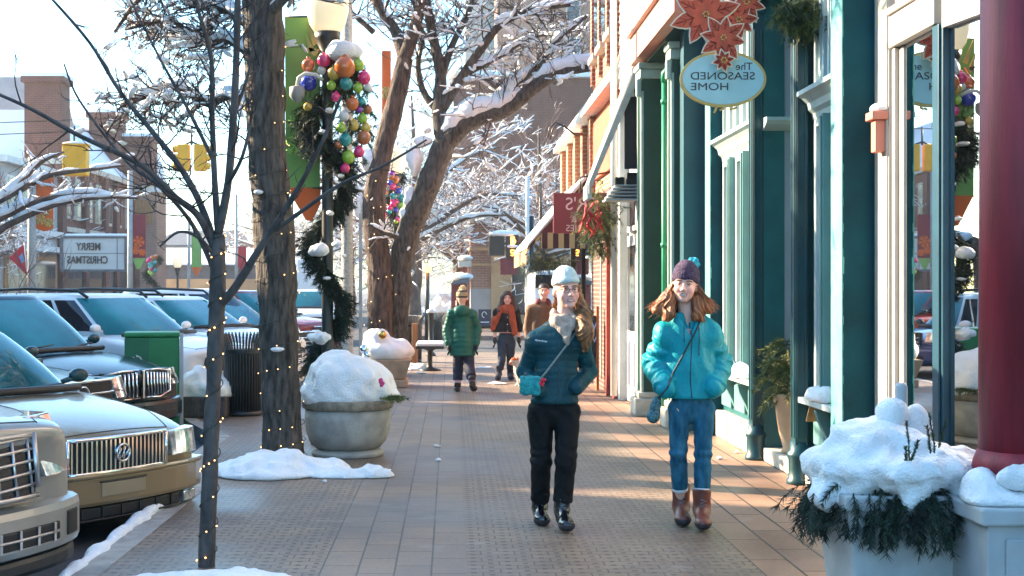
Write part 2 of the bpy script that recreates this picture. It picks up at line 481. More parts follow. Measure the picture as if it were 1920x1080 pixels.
shade_building(32.0, 33.4, 10.0, M['brick_row'], "unseen narrow red brick block standing alone, added across the street for shade")
# ================================================================== implicit-surface modelling (people, dog, draped snow)
def V3(x, y, z): return np.array([x, y, z], dtype=np.float32)

def smin(a, b, k):
    h = np.clip(.5 + .5 * (b - a) / k, 0, 1)
    return b * (1 - h) + a * h - k * h * (1 - h)
def smax(a, b, k): return -smin(-a, -b, k)

def cap(P, a, b, ra, rb, want_t=False, sy=1.0):
    a = np.asarray(a, np.float32); b = np.asarray(b, np.float32)
    sc = np.array([1, 1 / sy, 1], np.float32)
    Q = P * sc; a = a * sc; b = b * sc
    pa = Q - a; ba = b - a
    t = np.clip((pa @ ba) / max(1e-9, float(ba @ ba)), 0, 1)
    d = np.sqrt(((pa - t[..., None] * ba) ** 2).sum(-1)) - (ra + (rb - ra) * t)
    return (d, t) if want_t else d

def ell(P, c, r):
    p = P - np.asarray(c, np.float32); r = np.asarray(r, np.float32)
    k0 = np.sqrt(((p / r) ** 2).sum(-1)); k1 = np.sqrt(((p / (r * r)) ** 2).sum(-1)) + 1e-9
    return k0 * (k0 - 1) / k1

def chain(P, pts, rad, k=.02):
    d = None
    for i in range(len(pts) - 1):
        e = cap(P, pts[i], pts[i + 1], rad[i], rad[i + 1])
        d = e if d is None else smin(d, e, k)
    return d

def wob(P, f, ph=0.0):
    x, y, z = P[..., 0], P[..., 1], P[..., 2]
    return (np.sin(f * x + 1.7 * np.sin(f * .7 * z + ph) + ph) + np.sin(f * .83 * z + 1.3 * np.sin(f * .6 * y + 2 * ph) + 1.1) + np.sin(f * 1.1 * y + 1.9 * np.sin(f * .5 * x + ph))) / 3

def axis(lo, hi, h, fine=()):
    """grid coordinates at spacing h, with finer stretches (a, b, step)"""
    out = [lo]
    while out[-1] < hi:
        s = h
        for a, b, st in fine:
            if a <= out[-1] < b: s = min(s, st)
        out.append(out[-1] + s)
    return np.array(out, np.float32)

def sdf_mesh(fn, xs, ys, zs):
    G = np.stack(np.meshgrid(xs, ys, zs, indexing='ij'), -1).astype(np.float32)
    F = fn(G).astype(np.float32)
    S = F < 0
    n = [k - 1 for k in F.shape]
    cnt = np.zeros(n, np.int16); acc = np.zeros(n + [3], np.float32); ne = np.zeros(n, np.int16)
    def sl(A, o): return A[o[0]:o[0] + n[0], o[1]:o[1] + n[1], o[2]:o[2] + n[2]]
    cs = [(i, j, k) for i in (0, 1) for j in (0, 1) for k in (0, 1)]
    for o in cs: cnt += sl(S, o)
    act = (cnt > 0) & (cnt < 8)
    ii = np.argwhere(act)
    pos = np.zeros((len(ii), 3), np.float32); w = np.zeros(len(ii), np.float32)
    for o in cs:
        for ax in range(3):
            if o[ax] == 1: continue
            q = list(o); q[ax] = 1
            ia = tuple((ii + np.array(o)).T); ib = tuple((ii + np.array(q)).T)
            fa, fb = F[ia], F[ib]
            cr = (fa < 0) != (fb < 0)
            t = np.where(cr, fa / np.where(cr, fa - fb, 1), 0)
            p = G[ia] + (G[ib] - G[ia]) * t[:, None]
            pos += p * cr[:, None]; w += cr
    pos /= np.maximum(w, 1)[:, None]
    idx = -np.ones(n, np.int64); idx[act] = np.arange(len(ii))
    quads = []
    for ax in range(3):
        o = [0, 0, 0]; q = [0, 0, 0]; q[ax] = 1
        sa = S[:-1, :, :] if ax == 0 else S[:, :-1, :] if ax == 1 else S[:, :, :-1]
        sb = S[1:, :, :] if ax == 0 else S[:, 1:, :] if ax == 1 else S[:, :, 1:]
        e = np.argwhere(sa != sb)
        b, c = [(1, 2), (2, 0), (0, 1)][ax]
        ok = (e[:, b] > 0) & (e[:, c] > 0) & (e[:, b] < n[b]) & (e[:, c] < n[c])
        e = e[ok]
        if not len(e): continue
        def cell(db, dc):
            r = e.copy(); r[:, b] -= db; r[:, c] -= dc
            return idx[tuple(r.T)]
        qd = np.stack([cell(1, 1), cell(0, 1), cell(0, 0), cell(1, 0)], -1)
        fl = ~sa[tuple(e.T)]
        qd[fl] = qd[fl][:, ::-1]
        quads.append(qd)
    Q = np.concatenate(quads) if quads else np.zeros((0, 4), int)
    Q = Q[(Q >= 0).all(1)]
    return pos, Q

def sdf_obj(name, fn, xs, ys, zs, mats, parent=None, matfn=None, loc=(0, 0, 0)):
    v, q = sdf_mesh(fn, xs, ys, zs)
    me = bpy.data.meshes.new(name)
    me.from_pydata((v + np.asarray(loc, np.float32)).tolist(), [], q.tolist())
    for m in (mats if isinstance(mats, (list, tuple)) else [mats]): me.materials.append(m)
    me.polygons.foreach_set("use_smooth", [True] * len(me.polygons))
    if matfn is not None and len(q):
        c = v[q].mean(1)
        me.polygons.foreach_set("material_index", matfn(c).astype(np.int32).tolist())
    me.update()
    return mesh_obj(name, me, parent)

def front_y(fn, x, z, y0=-.5, y1=.35, n=300):
    """first surface met from the front at (x,z)"""
    ys = np.linspace(y0, y1, n)
    d = fn(np.stack([np.full(n, x), ys, np.full(n, z)], -1).astype(np.float32))
    k = np.argmax(d < 0)
    return float(ys[k]) if d[k] < 0 else None
# ================================================================== people
M['skin'] = mat("skin", (.78, .45, .36), .5, var=.06, scale=20)
M['skin'].node_tree.nodes["Principled BSDF"].inputs["Subsurface Weight"].default_value = .08
M['cheek'] = mat("cheek", (.76, .35, .29), .5, var=.05, scale=20)
M['lip'] = mat("lip", (.52, .20, .18), .4, var=.05)
M['teeth'] = mat("teeth", (.62, .58, .53), .3, var=.02)
M['eye_white'] = mat("eye_white", (.36, .28, .25), .2, var=.02)
M['iris'] = mat("iris", (.07, .045, .03), .15, var=0)
M['brow'] = mat("brow", (.26, .13, .08), .8, var=.1)
M['hair_ginger'] = mat("hair_ginger", (.20, .075, .025), .45, var=.6, scale=30, stretch=(1, 1, .12), col2=(.38, .17, .06), bump=.6, bscale=70)
M['hair_auburn'] = mat("hair_auburn", (.17, .05, .018), .45, var=.6, scale=30, stretch=(1, 1, .12), col2=(.48, .17, .055), bump=.6, bscale=70)
M['hair_dark'] = mat("hair_dark", (.045, .016, .010), .5, var=.4, scale=30, stretch=(1, 1, .15), col2=(.09, .03, .02), bump=.5, bscale=70)
M['hair_black'] = mat("hair_black", (.014, .011, .010), .5, var=.3, scale=30)
M['jacket_teal'] = mat("jacket_teal", (.0015, .050, .066), .45, var=.25, scale=9, bump=.25, bscale=60, spec=.3)
M['jacket_cyan'] = mat("jacket_cyan", (.003, .30, .36), .45, var=.10, scale=8, bump=.3, bscale=45, spec=.25)
M['jacket_green'] = mat("jacket_green", (.003, .095, .065), .4, var=.2, scale=9, bump=.25, bscale=50, spec=.35)
M['coat_black'] = mat("coat_black", (.012, .012, .016), .8, var=.3, scale=12, spec=.2)
M['coat_brown'] = mat("coat_brown", (.13, .06, .025), .7, var=.3, scale=9)
M['maroon_cloth'] = mat("maroon_cloth", (.12, .02, .03), .8, var=.2)
M['trouser_black'] = mat("trouser_black", (.007, .007, .008), .75, var=.3, scale=14, bump=.3, bscale=50, spec=.2)
M['jeans'] = mat("jeans", (.010, .095, .175), .8, var=.28, scale=14, bump=.4, bscale=120, col2=(.035, .18, .29), spec=.2, stretch=(1.6, 1.6, .5))
M['jeans_dark'] = mat("jeans_dark", (.016, .035, .06), .8, var=.3, scale=10)
M['navy'] = mat("navy", (.012, .016, .035), .8, var=.3)
M['boot_black'] = mat("boot_black", (.006, .006, .008), .15, var=.2, spec=.8)
M['boot_brown'] = mat("boot_brown", (.16, .045, .03), .35, var=.35, scale=14, bump=.2)
M['boot_sole'] = mat("boot_sole", (.035, .03, .035), .6, var=.2)
M['scarf_beige'] = mat("scarf_beige", (.46, .38, .32), .9, var=.15, scale=30, bump=.8, bscale=90)
M['scarf_rust'] = mat("scarf_rust", (.36, .07, .025), .9, var=.25, scale=14, bump=.6, bscale=60)
M['hat_mint'] = mat("hat_mint", (.55, .72, .72), .9, var=.06, scale=20, bump=.9, bscale=130)
M['hat_purple'] = mat("hat_purple", (.06, .035, .085), .9, var=.5, scale=60, bump=1, bscale=120, col2=(.11, .07, .14))
M['pom_cyan'] = mat("pom_cyan", (.02, .38, .50), .9, var=.3, scale=60, bump=1, bscale=90)
M['hat_tan'] = mat("hat_tan", (.42, .32, .18), .9, var=.4, scale=25, bump=.8, bscale=90)
M['hat_band'] = mat("hat_band", (.06, .05, .05), .9, var=.3, scale=20)
M['cuff_white'] = mat("cuff_white", (.7, .72, .74), .8, var=.05)
M['sock_pink'] = mat("sock_pink", (.72, .45, .55), .8, var=.1)
M['bag_teal'] = mat("bag_teal", (.015, .30, .32), .8, var=.35, scale=30, bump=.8, bscale=60)
M['bag_navy'] = mat("bag_navy", (.02, .05, .08), .6, var=.9, scale=70, col2=(.08, .26, .30))
M['strap_grey'] = mat("strap_grey", (.22, .25, .24), .7, var=.2, scale=60)
M['strap_dark'] = mat("strap_dark", (.02, .05, .06), .7, var=.2)
M['red_cloth'] = mat("red_cloth", (.55, .03, .06), .7, var=.2)
M['glove_black'] = mat("glove_black", (.012, .011, .012), .7, var=.2)
M['zip'] = mat("zip", (.01, .03, .04), .4, var=0)
M['lace'] = mat("lace", (.32, .34, .36), .7, var=.2, scale=50)

class Person:
    def __init__(s, name_label, base, px0, Y0, group=None):
        s.base = Vector(base); s.Y0 = Y0; s.label = name_label; s.group = group
    def J(s, px, py, dy=0.0):
        w = W(px, py, s.Y0 + dy) - s.base
        return np.array([w.x, w.y, w.z], np.float32)

def head_fn(c, yaw, tilt=0.0, scale=1.0):
    """returns f(P)->(sdf, local coords) of a head with face towards -y turned by yaw (positive: to picture right)"""
    rot = (Matrix.Rotation(yaw, 3, 'Z') @ Matrix.Rotation(tilt, 3, 'Y'))
    A = np.array(rot.inverted(), np.float32)
    c = np.asarray(c, np.float32)
    def loc(P): return ((P - c) @ A.T) / scale
    def f(P):
        p = loc(P); ax = p.copy(); ax[..., 0] = np.abs(ax[..., 0])
        d = ell(p, (0, .012, .025), (.075, .092, .098))
        d = smin(d, ell(p, (0, -.030, -.043), (.061, .060, .064)), .03)
        d = smin(d, ell(p, (0, -.066, -.090), (.025, .022, .017)), .02)
        d = smin(d, ell(ax, (.036, -.058, -.028), (.026, .026, .024)), .02)          # cheeks, full in a smile
        d = smin(d, ell(ax, (.030, -.080, .034), (.028, .012, .008)), .014)           # brow
        d = smax(d, -(np.sqrt(((ax - V3(.031, -.104, .012)) ** 2).sum(-1)) - .019), .010)  # sockets
        d = smin(d, np.sqrt(((ax - V3(.031, -.074, .010)) ** 2).sum(-1)) - .0135, .003)
        d = smin(d, cap(p, (0, -.082, .022), (0, -.104, -.022), .008, .012), .008)
        d = smin(d, ell(ax, (.011, -.094, -.026), (.009, .011, .008)), .006)
        d = smin(d, ell(p, (0, -.079, -.058), (.027, .014, .015)), .010)
        d = smax(d, -ell(p, (0, -.098, -.057), (.022, .010, .0045)), .003)
        d = smin(d, ell(ax, (.076, .012, -.005), (.010, .020, .030)), .008)
        return d * scale
    def col(c3):
        p = loc(c3); x, y, z = p[:, 0], p[:, 1], p[:, 2]; ax = np.abs(x)
        m = np.zeros(len(p), np.int32)
        fr = y < -.045
        m[fr & (((ax - .040) / .020) ** 2 + ((z + .028) / .018) ** 2 < 1)] = 6
        curve = z + .058 - 6.0 * x * x
        m[fr & (ax < .027) & (np.abs(curve) < .0105)] = 1
        m[fr & (ax < .017) & (np.abs(curve - .0005) < .0040)] = 2
        e = ((ax - .031) / .0120) ** 2 + ((z - .010) / .0036) ** 2
        m[fr & (e < 1)] = 3
        m[fr & (e < 1) & (np.abs(ax - .031) < .0060)] = 4
        m[fr & (np.abs(z - (.019 - 3 * (ax - .031) ** 2 * 8)) < .0024) & (np.abs(ax - .031) < .017)] = 4   # lash line
        m[fr & (np.abs(z - .034 + 12 * (ax - .033) ** 2) < .0045) & (ax > .012) & (ax < .052)] = 5
        return m
    return f, col, loc
FACE = ['skin', 'lip', 'teeth', 'eye_white', 'iris', 'brow', 'cheek']

def hand_sdf(P, wrist, tip_dir, side, s=1.0):
    """a relaxed, slightly curled hand hanging from wrist: palm, four fingers of different lengths, thumb"""
    w = np.asarray(wrist, np.float32); u = np.asarray(tip_dir, np.float32); u = u / np.linalg.norm(u)
    f = V3(0, -1, 0); f = f - u * (f @ u); f = f / np.linalg.norm(f)
    r = np.cross(u, f)
    d = cap(P, w, w + u * .045 * s, .026 * s, .034 * s, sy=1.0)
    d = smin(d, cap(P, w + u * .04 * s - f * .018, w + u * .085 * s + f * .018 * s, .020 * s, .019 * s), .02)
    for k, (o, L) in enumerate(((-.027, .066), (-.009, .078), (.009, .074), (.026, .058))):
        a = w + u * .085 * s + f * (o * s)
        b = a + u * (L * .55 * s) + r * side * (.008 * s)
        c = b + u * (L * .38 * s) + r * side * (.024 * s)
        d = smin(d, np.minimum(cap(P, a, b, .0095 * s, .0088 * s), cap(P, b, c, .0088 * s, .0072 * s)), .004)
    a = w + u * .035 * s + f * (.030 * s)
    b = a + u * .035 * s + f * .022 * s + r * side * .012
    d = smin(d, np.minimum(cap(P, a, b, .013 * s, .011 * s), cap(P, b, b + u * .03 * s + r * side * .008, .011 * s, .008 * s)), .008)
    return d

def foot_sdf(P, ank, toe, r_ank=.045, up=.10, sole=True, h=.034):
    a = np.asarray(ank, np.float32); t = np.asarray(toe, np.float32)
    v = t - a; v2 = v.copy(); v2[2] = 0
    heel = a - v2 / (np.linalg.norm(v2) + 1e-6) * .035; heel[2] = a[2] - .062 if a[2] > .08 else .028
    d = cap(P, a + V3(0, 0, up), a, r_ank * 1.15, r_ank)
    b = t * .82 + a * .18; b[2] = t[2]; sd = V3(.016, 0, 0)
    d = smin(d, cap(P, heel, b, .036, .046), .03)
    d = smin(d, cap(P, b + sd, t + sd * .6, .040, .038), .015); d = smin(d, cap(P, b - sd, t - sd * .6, .040, .038), .015)
    d = smin(d, cap(P, a, (t * .6 + a * .4), r_ank * .95, .036), .03)
    return d

def strand_tubes(mb, root, pts_fn, n, r=.0022, seg=6):
    for i in range(n):
        mb.tube(pts_fn(i), [r * (1 - .6 * k / seg) for k in range(seg + 1)], 3, caps=False)
# ------------------------------------------------------------------ woman in the dark teal jacket
def bag_strap(mb, fn, pts, r, n=40, lift=.006):
    out = []
    for k in range(n + 1):
        t = k / n
        x = pts[0][0] + (pts[1][0] - pts[0][0]) * t; z = pts[0][1] + (pts[1][1] - pts[0][1]) * t
        y = front_y(fn, x, z)
        if y is None: continue
        out.append([x, y - lift, z])
    for _ in range(2):
        for k in range(1, len(out) - 1):
            out[k][1] = min(out[k][1], (out[k - 1][1] + out[k + 1][1]) / 2)
    mb.tube(out, r, 6, flat=1.0)
    return out

def make_person(label, base, Y0, j, c, name="person", res=.009):
    """j: joints in local metres; c: clothing choices. One body mesh with clothing and hair as its children."""
    base = Vector(base)
    L, Rr = 0, 1
    hf, hcol, hloc = head_fn(j['head'], c.get('yaw', 0), c.get('tilt', 0), c.get('hs', 1.0))
    hc = np.asarray(j['head'], np.float32)
    hip, kn, an, toe, sh, el, wr = j['hip'], j['knee'], j['ankle'], j['toe'], j['shoulder'], j['elbow'], j['wrist']
    chest = np.asarray(j['chest'], np.float32); pel = np.asarray(j['pelvis'], np.float32); neck = np.asarray(j['neck'], np.float32)
    k = c.get('bulk', 1.0)
    hr, cr, wa = c.get('hip_r', .150), c.get('chest_r', .155), c.get('waist_r', .14)
    def legs(P, g=0.0, rs=(.088, .064, .048)):
        d = cap(P, pel, pel - V3(0, 0, .06), hr * .86 + g, hr * .80 + g, sy=.78)
        for s in (L, Rr):
            e = cap(P, hip[s], kn[s], rs[0] + g, rs[1] + g)
            if s == L: d0 = d
            legd = e
            d2 = cap(P, kn[s], an[s], rs[1] + g, rs[2] + g)
            d2 = smin(d2, cap(P, kn[s] * .75 + an[s] * .25 + V3(0, .015, 0), kn[s] * .45 + an[s] * .55 + V3(0, .012, 0), rs[1] * .8 + g, rs[2] + g), .03) if rs[2] < .055 else d2
            legd = smin(legd, d2, .02)
            ls = legd if s == L else np.minimum(ls, legd)
        return smin(d, ls, .03)
    def torso(P, g=0.0):
        d = cap(P, chest + V3(0, 0, .02), (chest + pel) / 2, cr + g, wa + g, sy=.68)
        d = smin(d, cap(P, (chest + pel) / 2, pel, wa + g, hr + g, sy=.74), .05)
        d = smin(d, cap(P, sh[L], sh[Rr], .058 + g, .058 + g), .06)
        d = smin(d, cap(P, neck - V3(0, 0, .03), (np.asarray(sh[L]) + sh[Rr]) / 2, .055 + g, .075 + g), .05)
        for s in (L, Rr): d = smin(d, cap(P, neck + V3(0, .012, -.035), np.asarray(sh[s]) + V3(0, 0, .0), .056 + g * .6, .050 + g), .03)
        return d
    def arms(P, g=0.0, ra=(.050, .042, .034), want=False):
        d = None; tt = None
        for s in (L, Rr):
            e1, t1 = cap(P, sh[s], el[s], ra[0] + g, ra[1] + g, True); e2, t2 = cap(P, el[s], wr[s], ra[1] + g, ra[2] + g, True)
            u = np.where(e1 < e2, t1, 1 + t2); e = smin(e1, e2, .03)
            tt = u if d is None else np.where(e < d, u, tt)
            d = e if d is None else np.minimum(d, e)
        return (d, tt) if want else d
    hands = c.get('hands', True)
    def body(P):
        d = smin(hf(P), cap(P, hc + V3(0, .015, -.05), neck - V3(0, 0, .03), .050, .056), .02)
        d = smin(d, torso(P, -.03), .02)
        d = smin(d, arms(P, -.008), .02)
        d = smin(d, legs(P, -.016), .02)
        for s in (L, Rr):
            d = smin(d, cap(P, an[s], toe[s], .032, .026), .02)
            if hands: d = smin(d, hand_sdf(P, wr[s], np.asarray(wr[s]) - el[s], 1 if s == L else -1), .01)
        return d
    allp = np.array([*hip, *kn, *an, *toe, *sh, *el, *wr, hc, chest, pel])
    lo = allp.min(0) - .22; hi = allp.max(0) + .22
    fr = c.get('face_res', .005)
    xs = axis(lo[0], hi[0], .016, ((hc[0] - .085, hc[0] + .085, fr),))
    ys = axis(lo[1], hi[1], .016, ((hc[1] - .12, hc[1] + .10, fr * 1.15),))
    zs = axis(-.01, hi[2], .02, ((hc[2] - .14, hc[2] + .12, fr), (.0, .3, .012)))
    def bcol(c3):
        m = np.zeros(len(c3), np.int32)
        near = (np.abs(c3 - hc).max(1) < .15)
        m[near] = hcol(c3[near]); return m
    body_o = sdf_obj(name, body, xs, ys, zs, [M[x] for x in FACE], None, bcol)
    body_o.location = base
    tag(body_o, label, "person")
    def child(nm, fn, b0, b1, m, h=res, matfn=None):
        return sdf_obj(nm, fn, axis(b0[0], b1[0], h), axis(b0[1], b1[1], h), axis(b0[2], b1[2], h), m if isinstance(m, list) else [m], body_o, matfn)
    # ---- trousers
    rs = c.get('leg_r', (.092, .070, .062)); cut = c.get('trouser_bottom', None)
    def trousers(P):
        d = legs(P, .004, rs)
        kz = (kn[0][2] + kn[1][2]) / 2
        zz = P[..., 2]; n1 = wob(P, 26, 1.0)
        d = d + .0045 * np.sin(zz * 70 + 3.0 * n1 + 30 * P[..., 0]) * np.clip(1.1 - np.abs(zz - kz) / .16, 0, 1) + .0035 * np.sin(zz * 95 + 2.5 * n1) * np.clip(1 - (zz - an[0][2]) / .22, 0, 1) + .0045 * np.sin(60 * P[..., 0] + 34 * zz + 2.5 * n1) * np.clip(1 - np.abs(zz - pel[2] + .08) / .14, 0, 1) + .002 * n1
        d = smax(d, P[..., 2] - (pel[2] + .10), .01)
        low = None
        for s in (L, Rr):                                   # hem cut square to each shin
            ax = np.asarray(kn[s] - an[s]); ax = ax / np.linalg.norm(ax)
            bot = np.asarray(an[s]) + ax * (c.get('hem', .05))
            e = -((P - bot) @ ax)
            e = np.where(np.sqrt(((P - bot) ** 2).sum(-1)) < .16, e, -1)
            low = e if low is None else np.maximum(low, e)
        return smax(d, low, .006)
    a_ = np.array([*hip, *kn, *an]); child('trousers', trousers, a_.min(0) - [.14, .16, .08], a_.max(0) + [.14, .16, .18], M[c['trousers']], res)
    # ---- jacket
    g = c.get('puff', .02); hemz = c['hem_z']; q = c.get('quilt', .055); qa = c.get('quilt_a', .006)
    flare = c.get('flare', 0)
    ra = c.get('arm_r', (.056, .050, .042))
    def jacket(P):
        d = torso(P, g)
        if 'skirt' in c:
            d = smin(d, cap(P, pel + V3(0, 0, .05), V3(pel[0], pel[1], hemz), hr + g, hr + g + flare, sy=.78), .05)
        else:
            d = smin(d, cap(P, pel, V3(pel[0], pel[1], hemz), hr + g, hr + g + flare, sy=.78), .03)
        da, t = arms(P, g * .8, ra, True)
        if c.get('puffer'):                                # sleeves gathered in soft rolls, body in hanging folds
            n1 = wob(P, 21, .3); n2 = wob(P, 44, 1.4)
            da = da - .0075 * np.sin(t * 15 + 2.2 * n1) - .004 * np.sin(t * 31 + 3 * n2)
            d = d - .0045 * np.sin(P[..., 0] * 52 + 2.4 * n1 + 14 * (P[..., 2] - hemz)) * np.clip((P[..., 2] - hemz) * 5, .2, 1) - .003 * n2
        if qa:
            d = d - qa * (np.sqrt(np.abs(np.sin(math.pi * (P[..., 2] + .25 * np.abs(P[..., 0] - chest[0]) * .3) / q))) - .6)
            da = da - qa * (np.sqrt(np.abs(np.sin(math.pi * t * .30 / q))) - .6)
        d = smin(d, da, c.get('arm_k', .018))
        d = d + c.get('wrinkle', .003) * wob(P, 30, .5) + c.get('wrinkle', .003) * .6 * wob(P, 62, 2.0)
        d = smin(d, cap(P, neck + V3(0, .005, -.055), neck + V3(0, .012, c.get('collar', .0)), .085, .078), .02)
        d = smax(d, P[..., 2] - (neck[2] + c.get('collar', .0) + .01), .012)
        d = smax(d, -(cap(P, neck + V3(0, -.012, -.09), neck + V3(0, -.012, .10), .042, .064)), .01)
        if c.get('open_neck'):
            z = P[..., 2] - (neck[2] - .16)
            d = smax(d, -np.maximum(np.maximum(np.abs(P[..., 0] - neck[0]) - z * .45, P[..., 1] + .05), -z), .01)
        return smax(d, hemz - P[..., 2], .012)
    b_ = np.array([*sh, *el, *wr, pel, chest]); 
    jb0 = b_.min(0) - [.14, .17, .10]; jb0[2] = min(jb0[2], hemz - .05); jb1 = b_.max(0) + [.14, .17, .22]
    jo = child(c.get('jacket_name', 'jacket'), jacket, jb0, jb1, [M[x] for x in c['jacket']], c.get('jres', .0075), c.get('jcol'))
    # ---- boots
    for s in (L, Rr):
        def boot(P, s=s):
            d = foot_sdf(P, an[s], toe[s], c.get('boot_r', .046), c.get('boot_h', .10))
            ax = np.asarray(kn[s] - an[s]); ax = ax / np.linalg.norm(ax)
            d = smax(d, ((P - np.asarray(an[s])) @ ax) - c.get('boot_h', .10), .008)
            d = d + .0015 * wob(P, 90, s)
            return smax(d, .004 - P[..., 2], .004)
        q0 = np.minimum(an[s], toe[s]) - [.09, .12, .12]; q0[2] = max(q0[2], -.01); q1 = np.maximum(an[s], toe[s]) + [.09, .12, c.get('boot_h', .10) + .06]
        low = min(an[s][2], toe[s][2])
        child('boot', boot, q0, q1, [M[x] for x in c['boots']], .0075, (lambda c3, low=low: (c3[:, 2] < max(0, low - .03) + .035).astype(int) if len(c['boots']) > 1 else np.zeros(len(c3), int)))
    return body_o, dict(hf=hf, hloc=hloc, hc=hc, jacket=jacket, child=child, base=base)

def local_fn(hloc_scale_c, f): pass

YB = 8.85
B = W(1040, 985, YB); B.z = 0
P1 = Person("", B, 1040, YB)
J = P1.J
w1 = dict(head=J(1062, 546, -.02), neck=J(1058, 594, .0), chest=J(1046, 655, .0), pelvis=J(1040, 752, .0),
          shoulder=[J(1004, 641, .01), J(1089, 640, .0)], elbow=[J(985, 698, .09), J(1104, 697, .08)], wrist=[J(1012, 735, -.09), J(1081, 728, -.11)],
          hip=[J(1014, 772, .0), J(1063, 772, .0)], knee=[J(1015, 865, .0), J(1061, 862, -.10)],
          ankle=[J(1012, 952, .13), J(1054, 957, -.10)], toe=[J(1017, 975, .0), J(1064, 985, -.27)])
c1 = dict(yaw=R(12), tilt=R(-4), hs=1.03, jacket=['jacket_teal'], trousers='trouser_black', boots=['boot_black', 'boot_sole'], hem_z=.815, quilt=.046, quilt_a=.005, puff=.012,
          hip_r=.138, chest_r=.122, waist_r=.116, leg_r=(.086, .064, .058), hem=.055, boot_h=.11, boot_r=.050, collar=.005, open_neck=True, face_res=.0042, flare=.0, arm_r=(.049, .044, .038), hands=False)
o1, k1 = make_person("woman in a dark teal quilted jacket, pale mint beanie and glasses, hands in pockets", B, YB, w1, c1)
def head_child(ki, nm, fn_local, ext, m, h=.006, matfn=None):
    hl = ki['hloc']; hc = ki['hc']
    return ki['child'](nm, lambda P: fn_local(hl(P), P), hc - np.array(ext[0]), hc + np.array(ext[1]), m, h, matfn)
def hat1(p, P):
    d = ell(p, (0, .018, .052), (.087, .106, .116))
    d = smax(d, -(p[..., 2] - .045 + .18 * p[..., 1]), .012)
    d = smin(d, smax(ell(p, (0, .012, .062), (.091, .112, .06)), np.abs(p[..., 2] - .062 + .18 * p[..., 1]) - .024, .012), .006)
    d = d - .0015 * np.sin(np.arctan2(p[..., 1], p[..., 0]) * 46) + .004 * wob(P, 28, 1.2)
    return d
head_child(k1, 'beanie', hat1, ((.13, .14, .04), (.13, .16, .19)), M['hat_mint'])
def scarf1(p, P):
    n = w1['neck']
    q = P - n
    ang = np.arctan2(q[..., 1], q[..., 0])
    rr = np.sqrt(q[..., 0] ** 2 + (q[..., 1] / .95) ** 2)
    d = np.sqrt(((rr - .066) / 1.0) ** 2 + ((q[..., 2] - .005 + .045 * np.sin(-ang) * 0 - .030 * np.sin(ang)) / 1.5) ** 2) - .028
    d = smin(d, np.sqrt((rr - .082) ** 2 + ((q[..., 2] + .030 - .040 * np.sin(ang)) / 1.4) ** 2) - .024, .008)
    d = smin(d, cap(P, n + V3(-.060, -.070, -.01), n + V3(.012, -.100, -.165), .026, .020), .012)
    d = smin(d, cap(P, n + V3(.062, -.065, -.01), n + V3(.012, -.105, -.13), .026, .018), .012)
    return d + .003 * wob(P, 55, .4) + .0035 * np.sin(60 * q[..., 0] + 75 * q[..., 2] * np.sign(q[..., 0] - .012))
k1['child']('scarf', lambda P: scarf1(None, P), w1['neck'] - np.array([.16, .18, .28]), w1['neck'] + np.array([.16, .16, .12]), M['scarf_beige'], .006)
hA = [J(1084, 552, -.02), J(1095, 590, -.06), J(1097, 625, -.11), J(1097, 655, -.12)]
def hair1(P):
    d = chain(P, hA, (.020, .050, .056, .024), .03)
    d = smin(d, cap(P, J(1083, 540, .02), J(1092, 600, .04), .025, .04), .03)
    d = smin(d, cap(P, J(1040, 548, .0), J(1040, 580, .02), .012, .014), .015)
    fl = P[..., 0] * 150 + 8 * np.sin(P[..., 2] * 22) + P[..., 1] * 90
    return d + .0055 * np.sin(fl) + .007 * wob(P, 30, 2)
k1['child']('hair', hair1, np.array(w1['head']) - np.array([.16, .22, .44]), np.array(w1['head']) + np.array([.24, .16, .06]), M['hair_ginger'], .006)
gm = MB()
rotg = Matrix.Rotation(c1['yaw'], 3, 'Z') @ Matrix.Rotation(c1['tilt'], 3, 'Y')
hv = Vector([float(q) for q in w1['head']])
for sgn in (-1, 1):
    ring = [hv + rotg @ Vector((sgn * .033 + .023 * math.cos(t), -.104, .008 + .017 * math.sin(t))) for t in [2 * math.pi * q / 18 for q in range(19)]]
    gm.tube(ring, .0014, 5, caps=False)
    gm.tube([hv + rotg @ Vector((sgn * .056, -.100, .014)), hv + rotg @ Vector((sgn * .078, -.05, .012)), hv + rotg @ Vector((sgn * .080, .01, .004))], .002, 5)
gm.tube([hv + rotg @ Vector((-.012, -.106, .010)), hv + rotg @ Vector((0, -.109, .013)), hv + rotg @ Vector((.012, -.106, .010))], .002, 5)
gm.build('glasses', M['black'], o1)
zp = MB(); xz = float(w1['chest'][0]); pts = []
for kz in range(26):
    z = 1.22 - kz * .016; y = front_y(k1['jacket'], xz - .012 * kz / 25, z)
    if y is not None: pts.append((xz - .012 * kz / 25, y - .001, z))
zp.tube(pts, .0035, 5); zp.build('zip', M['zip'], o1)
lm = MB()
for kx in range(9):
    x0, z0 = float(J(1003, 637)[0]) + .009 * kx, float(J(1003, 637)[2]) - .0012 * kx
    y = front_y(k1['jacket'], x0, z0)
    if y is not None: lm.box((x0, y - .002, z0), (.006, .004, (.008, .013, .008, .010)[kx % 4]))
lm.build('chest_logo', M['cuff_white'], o1)
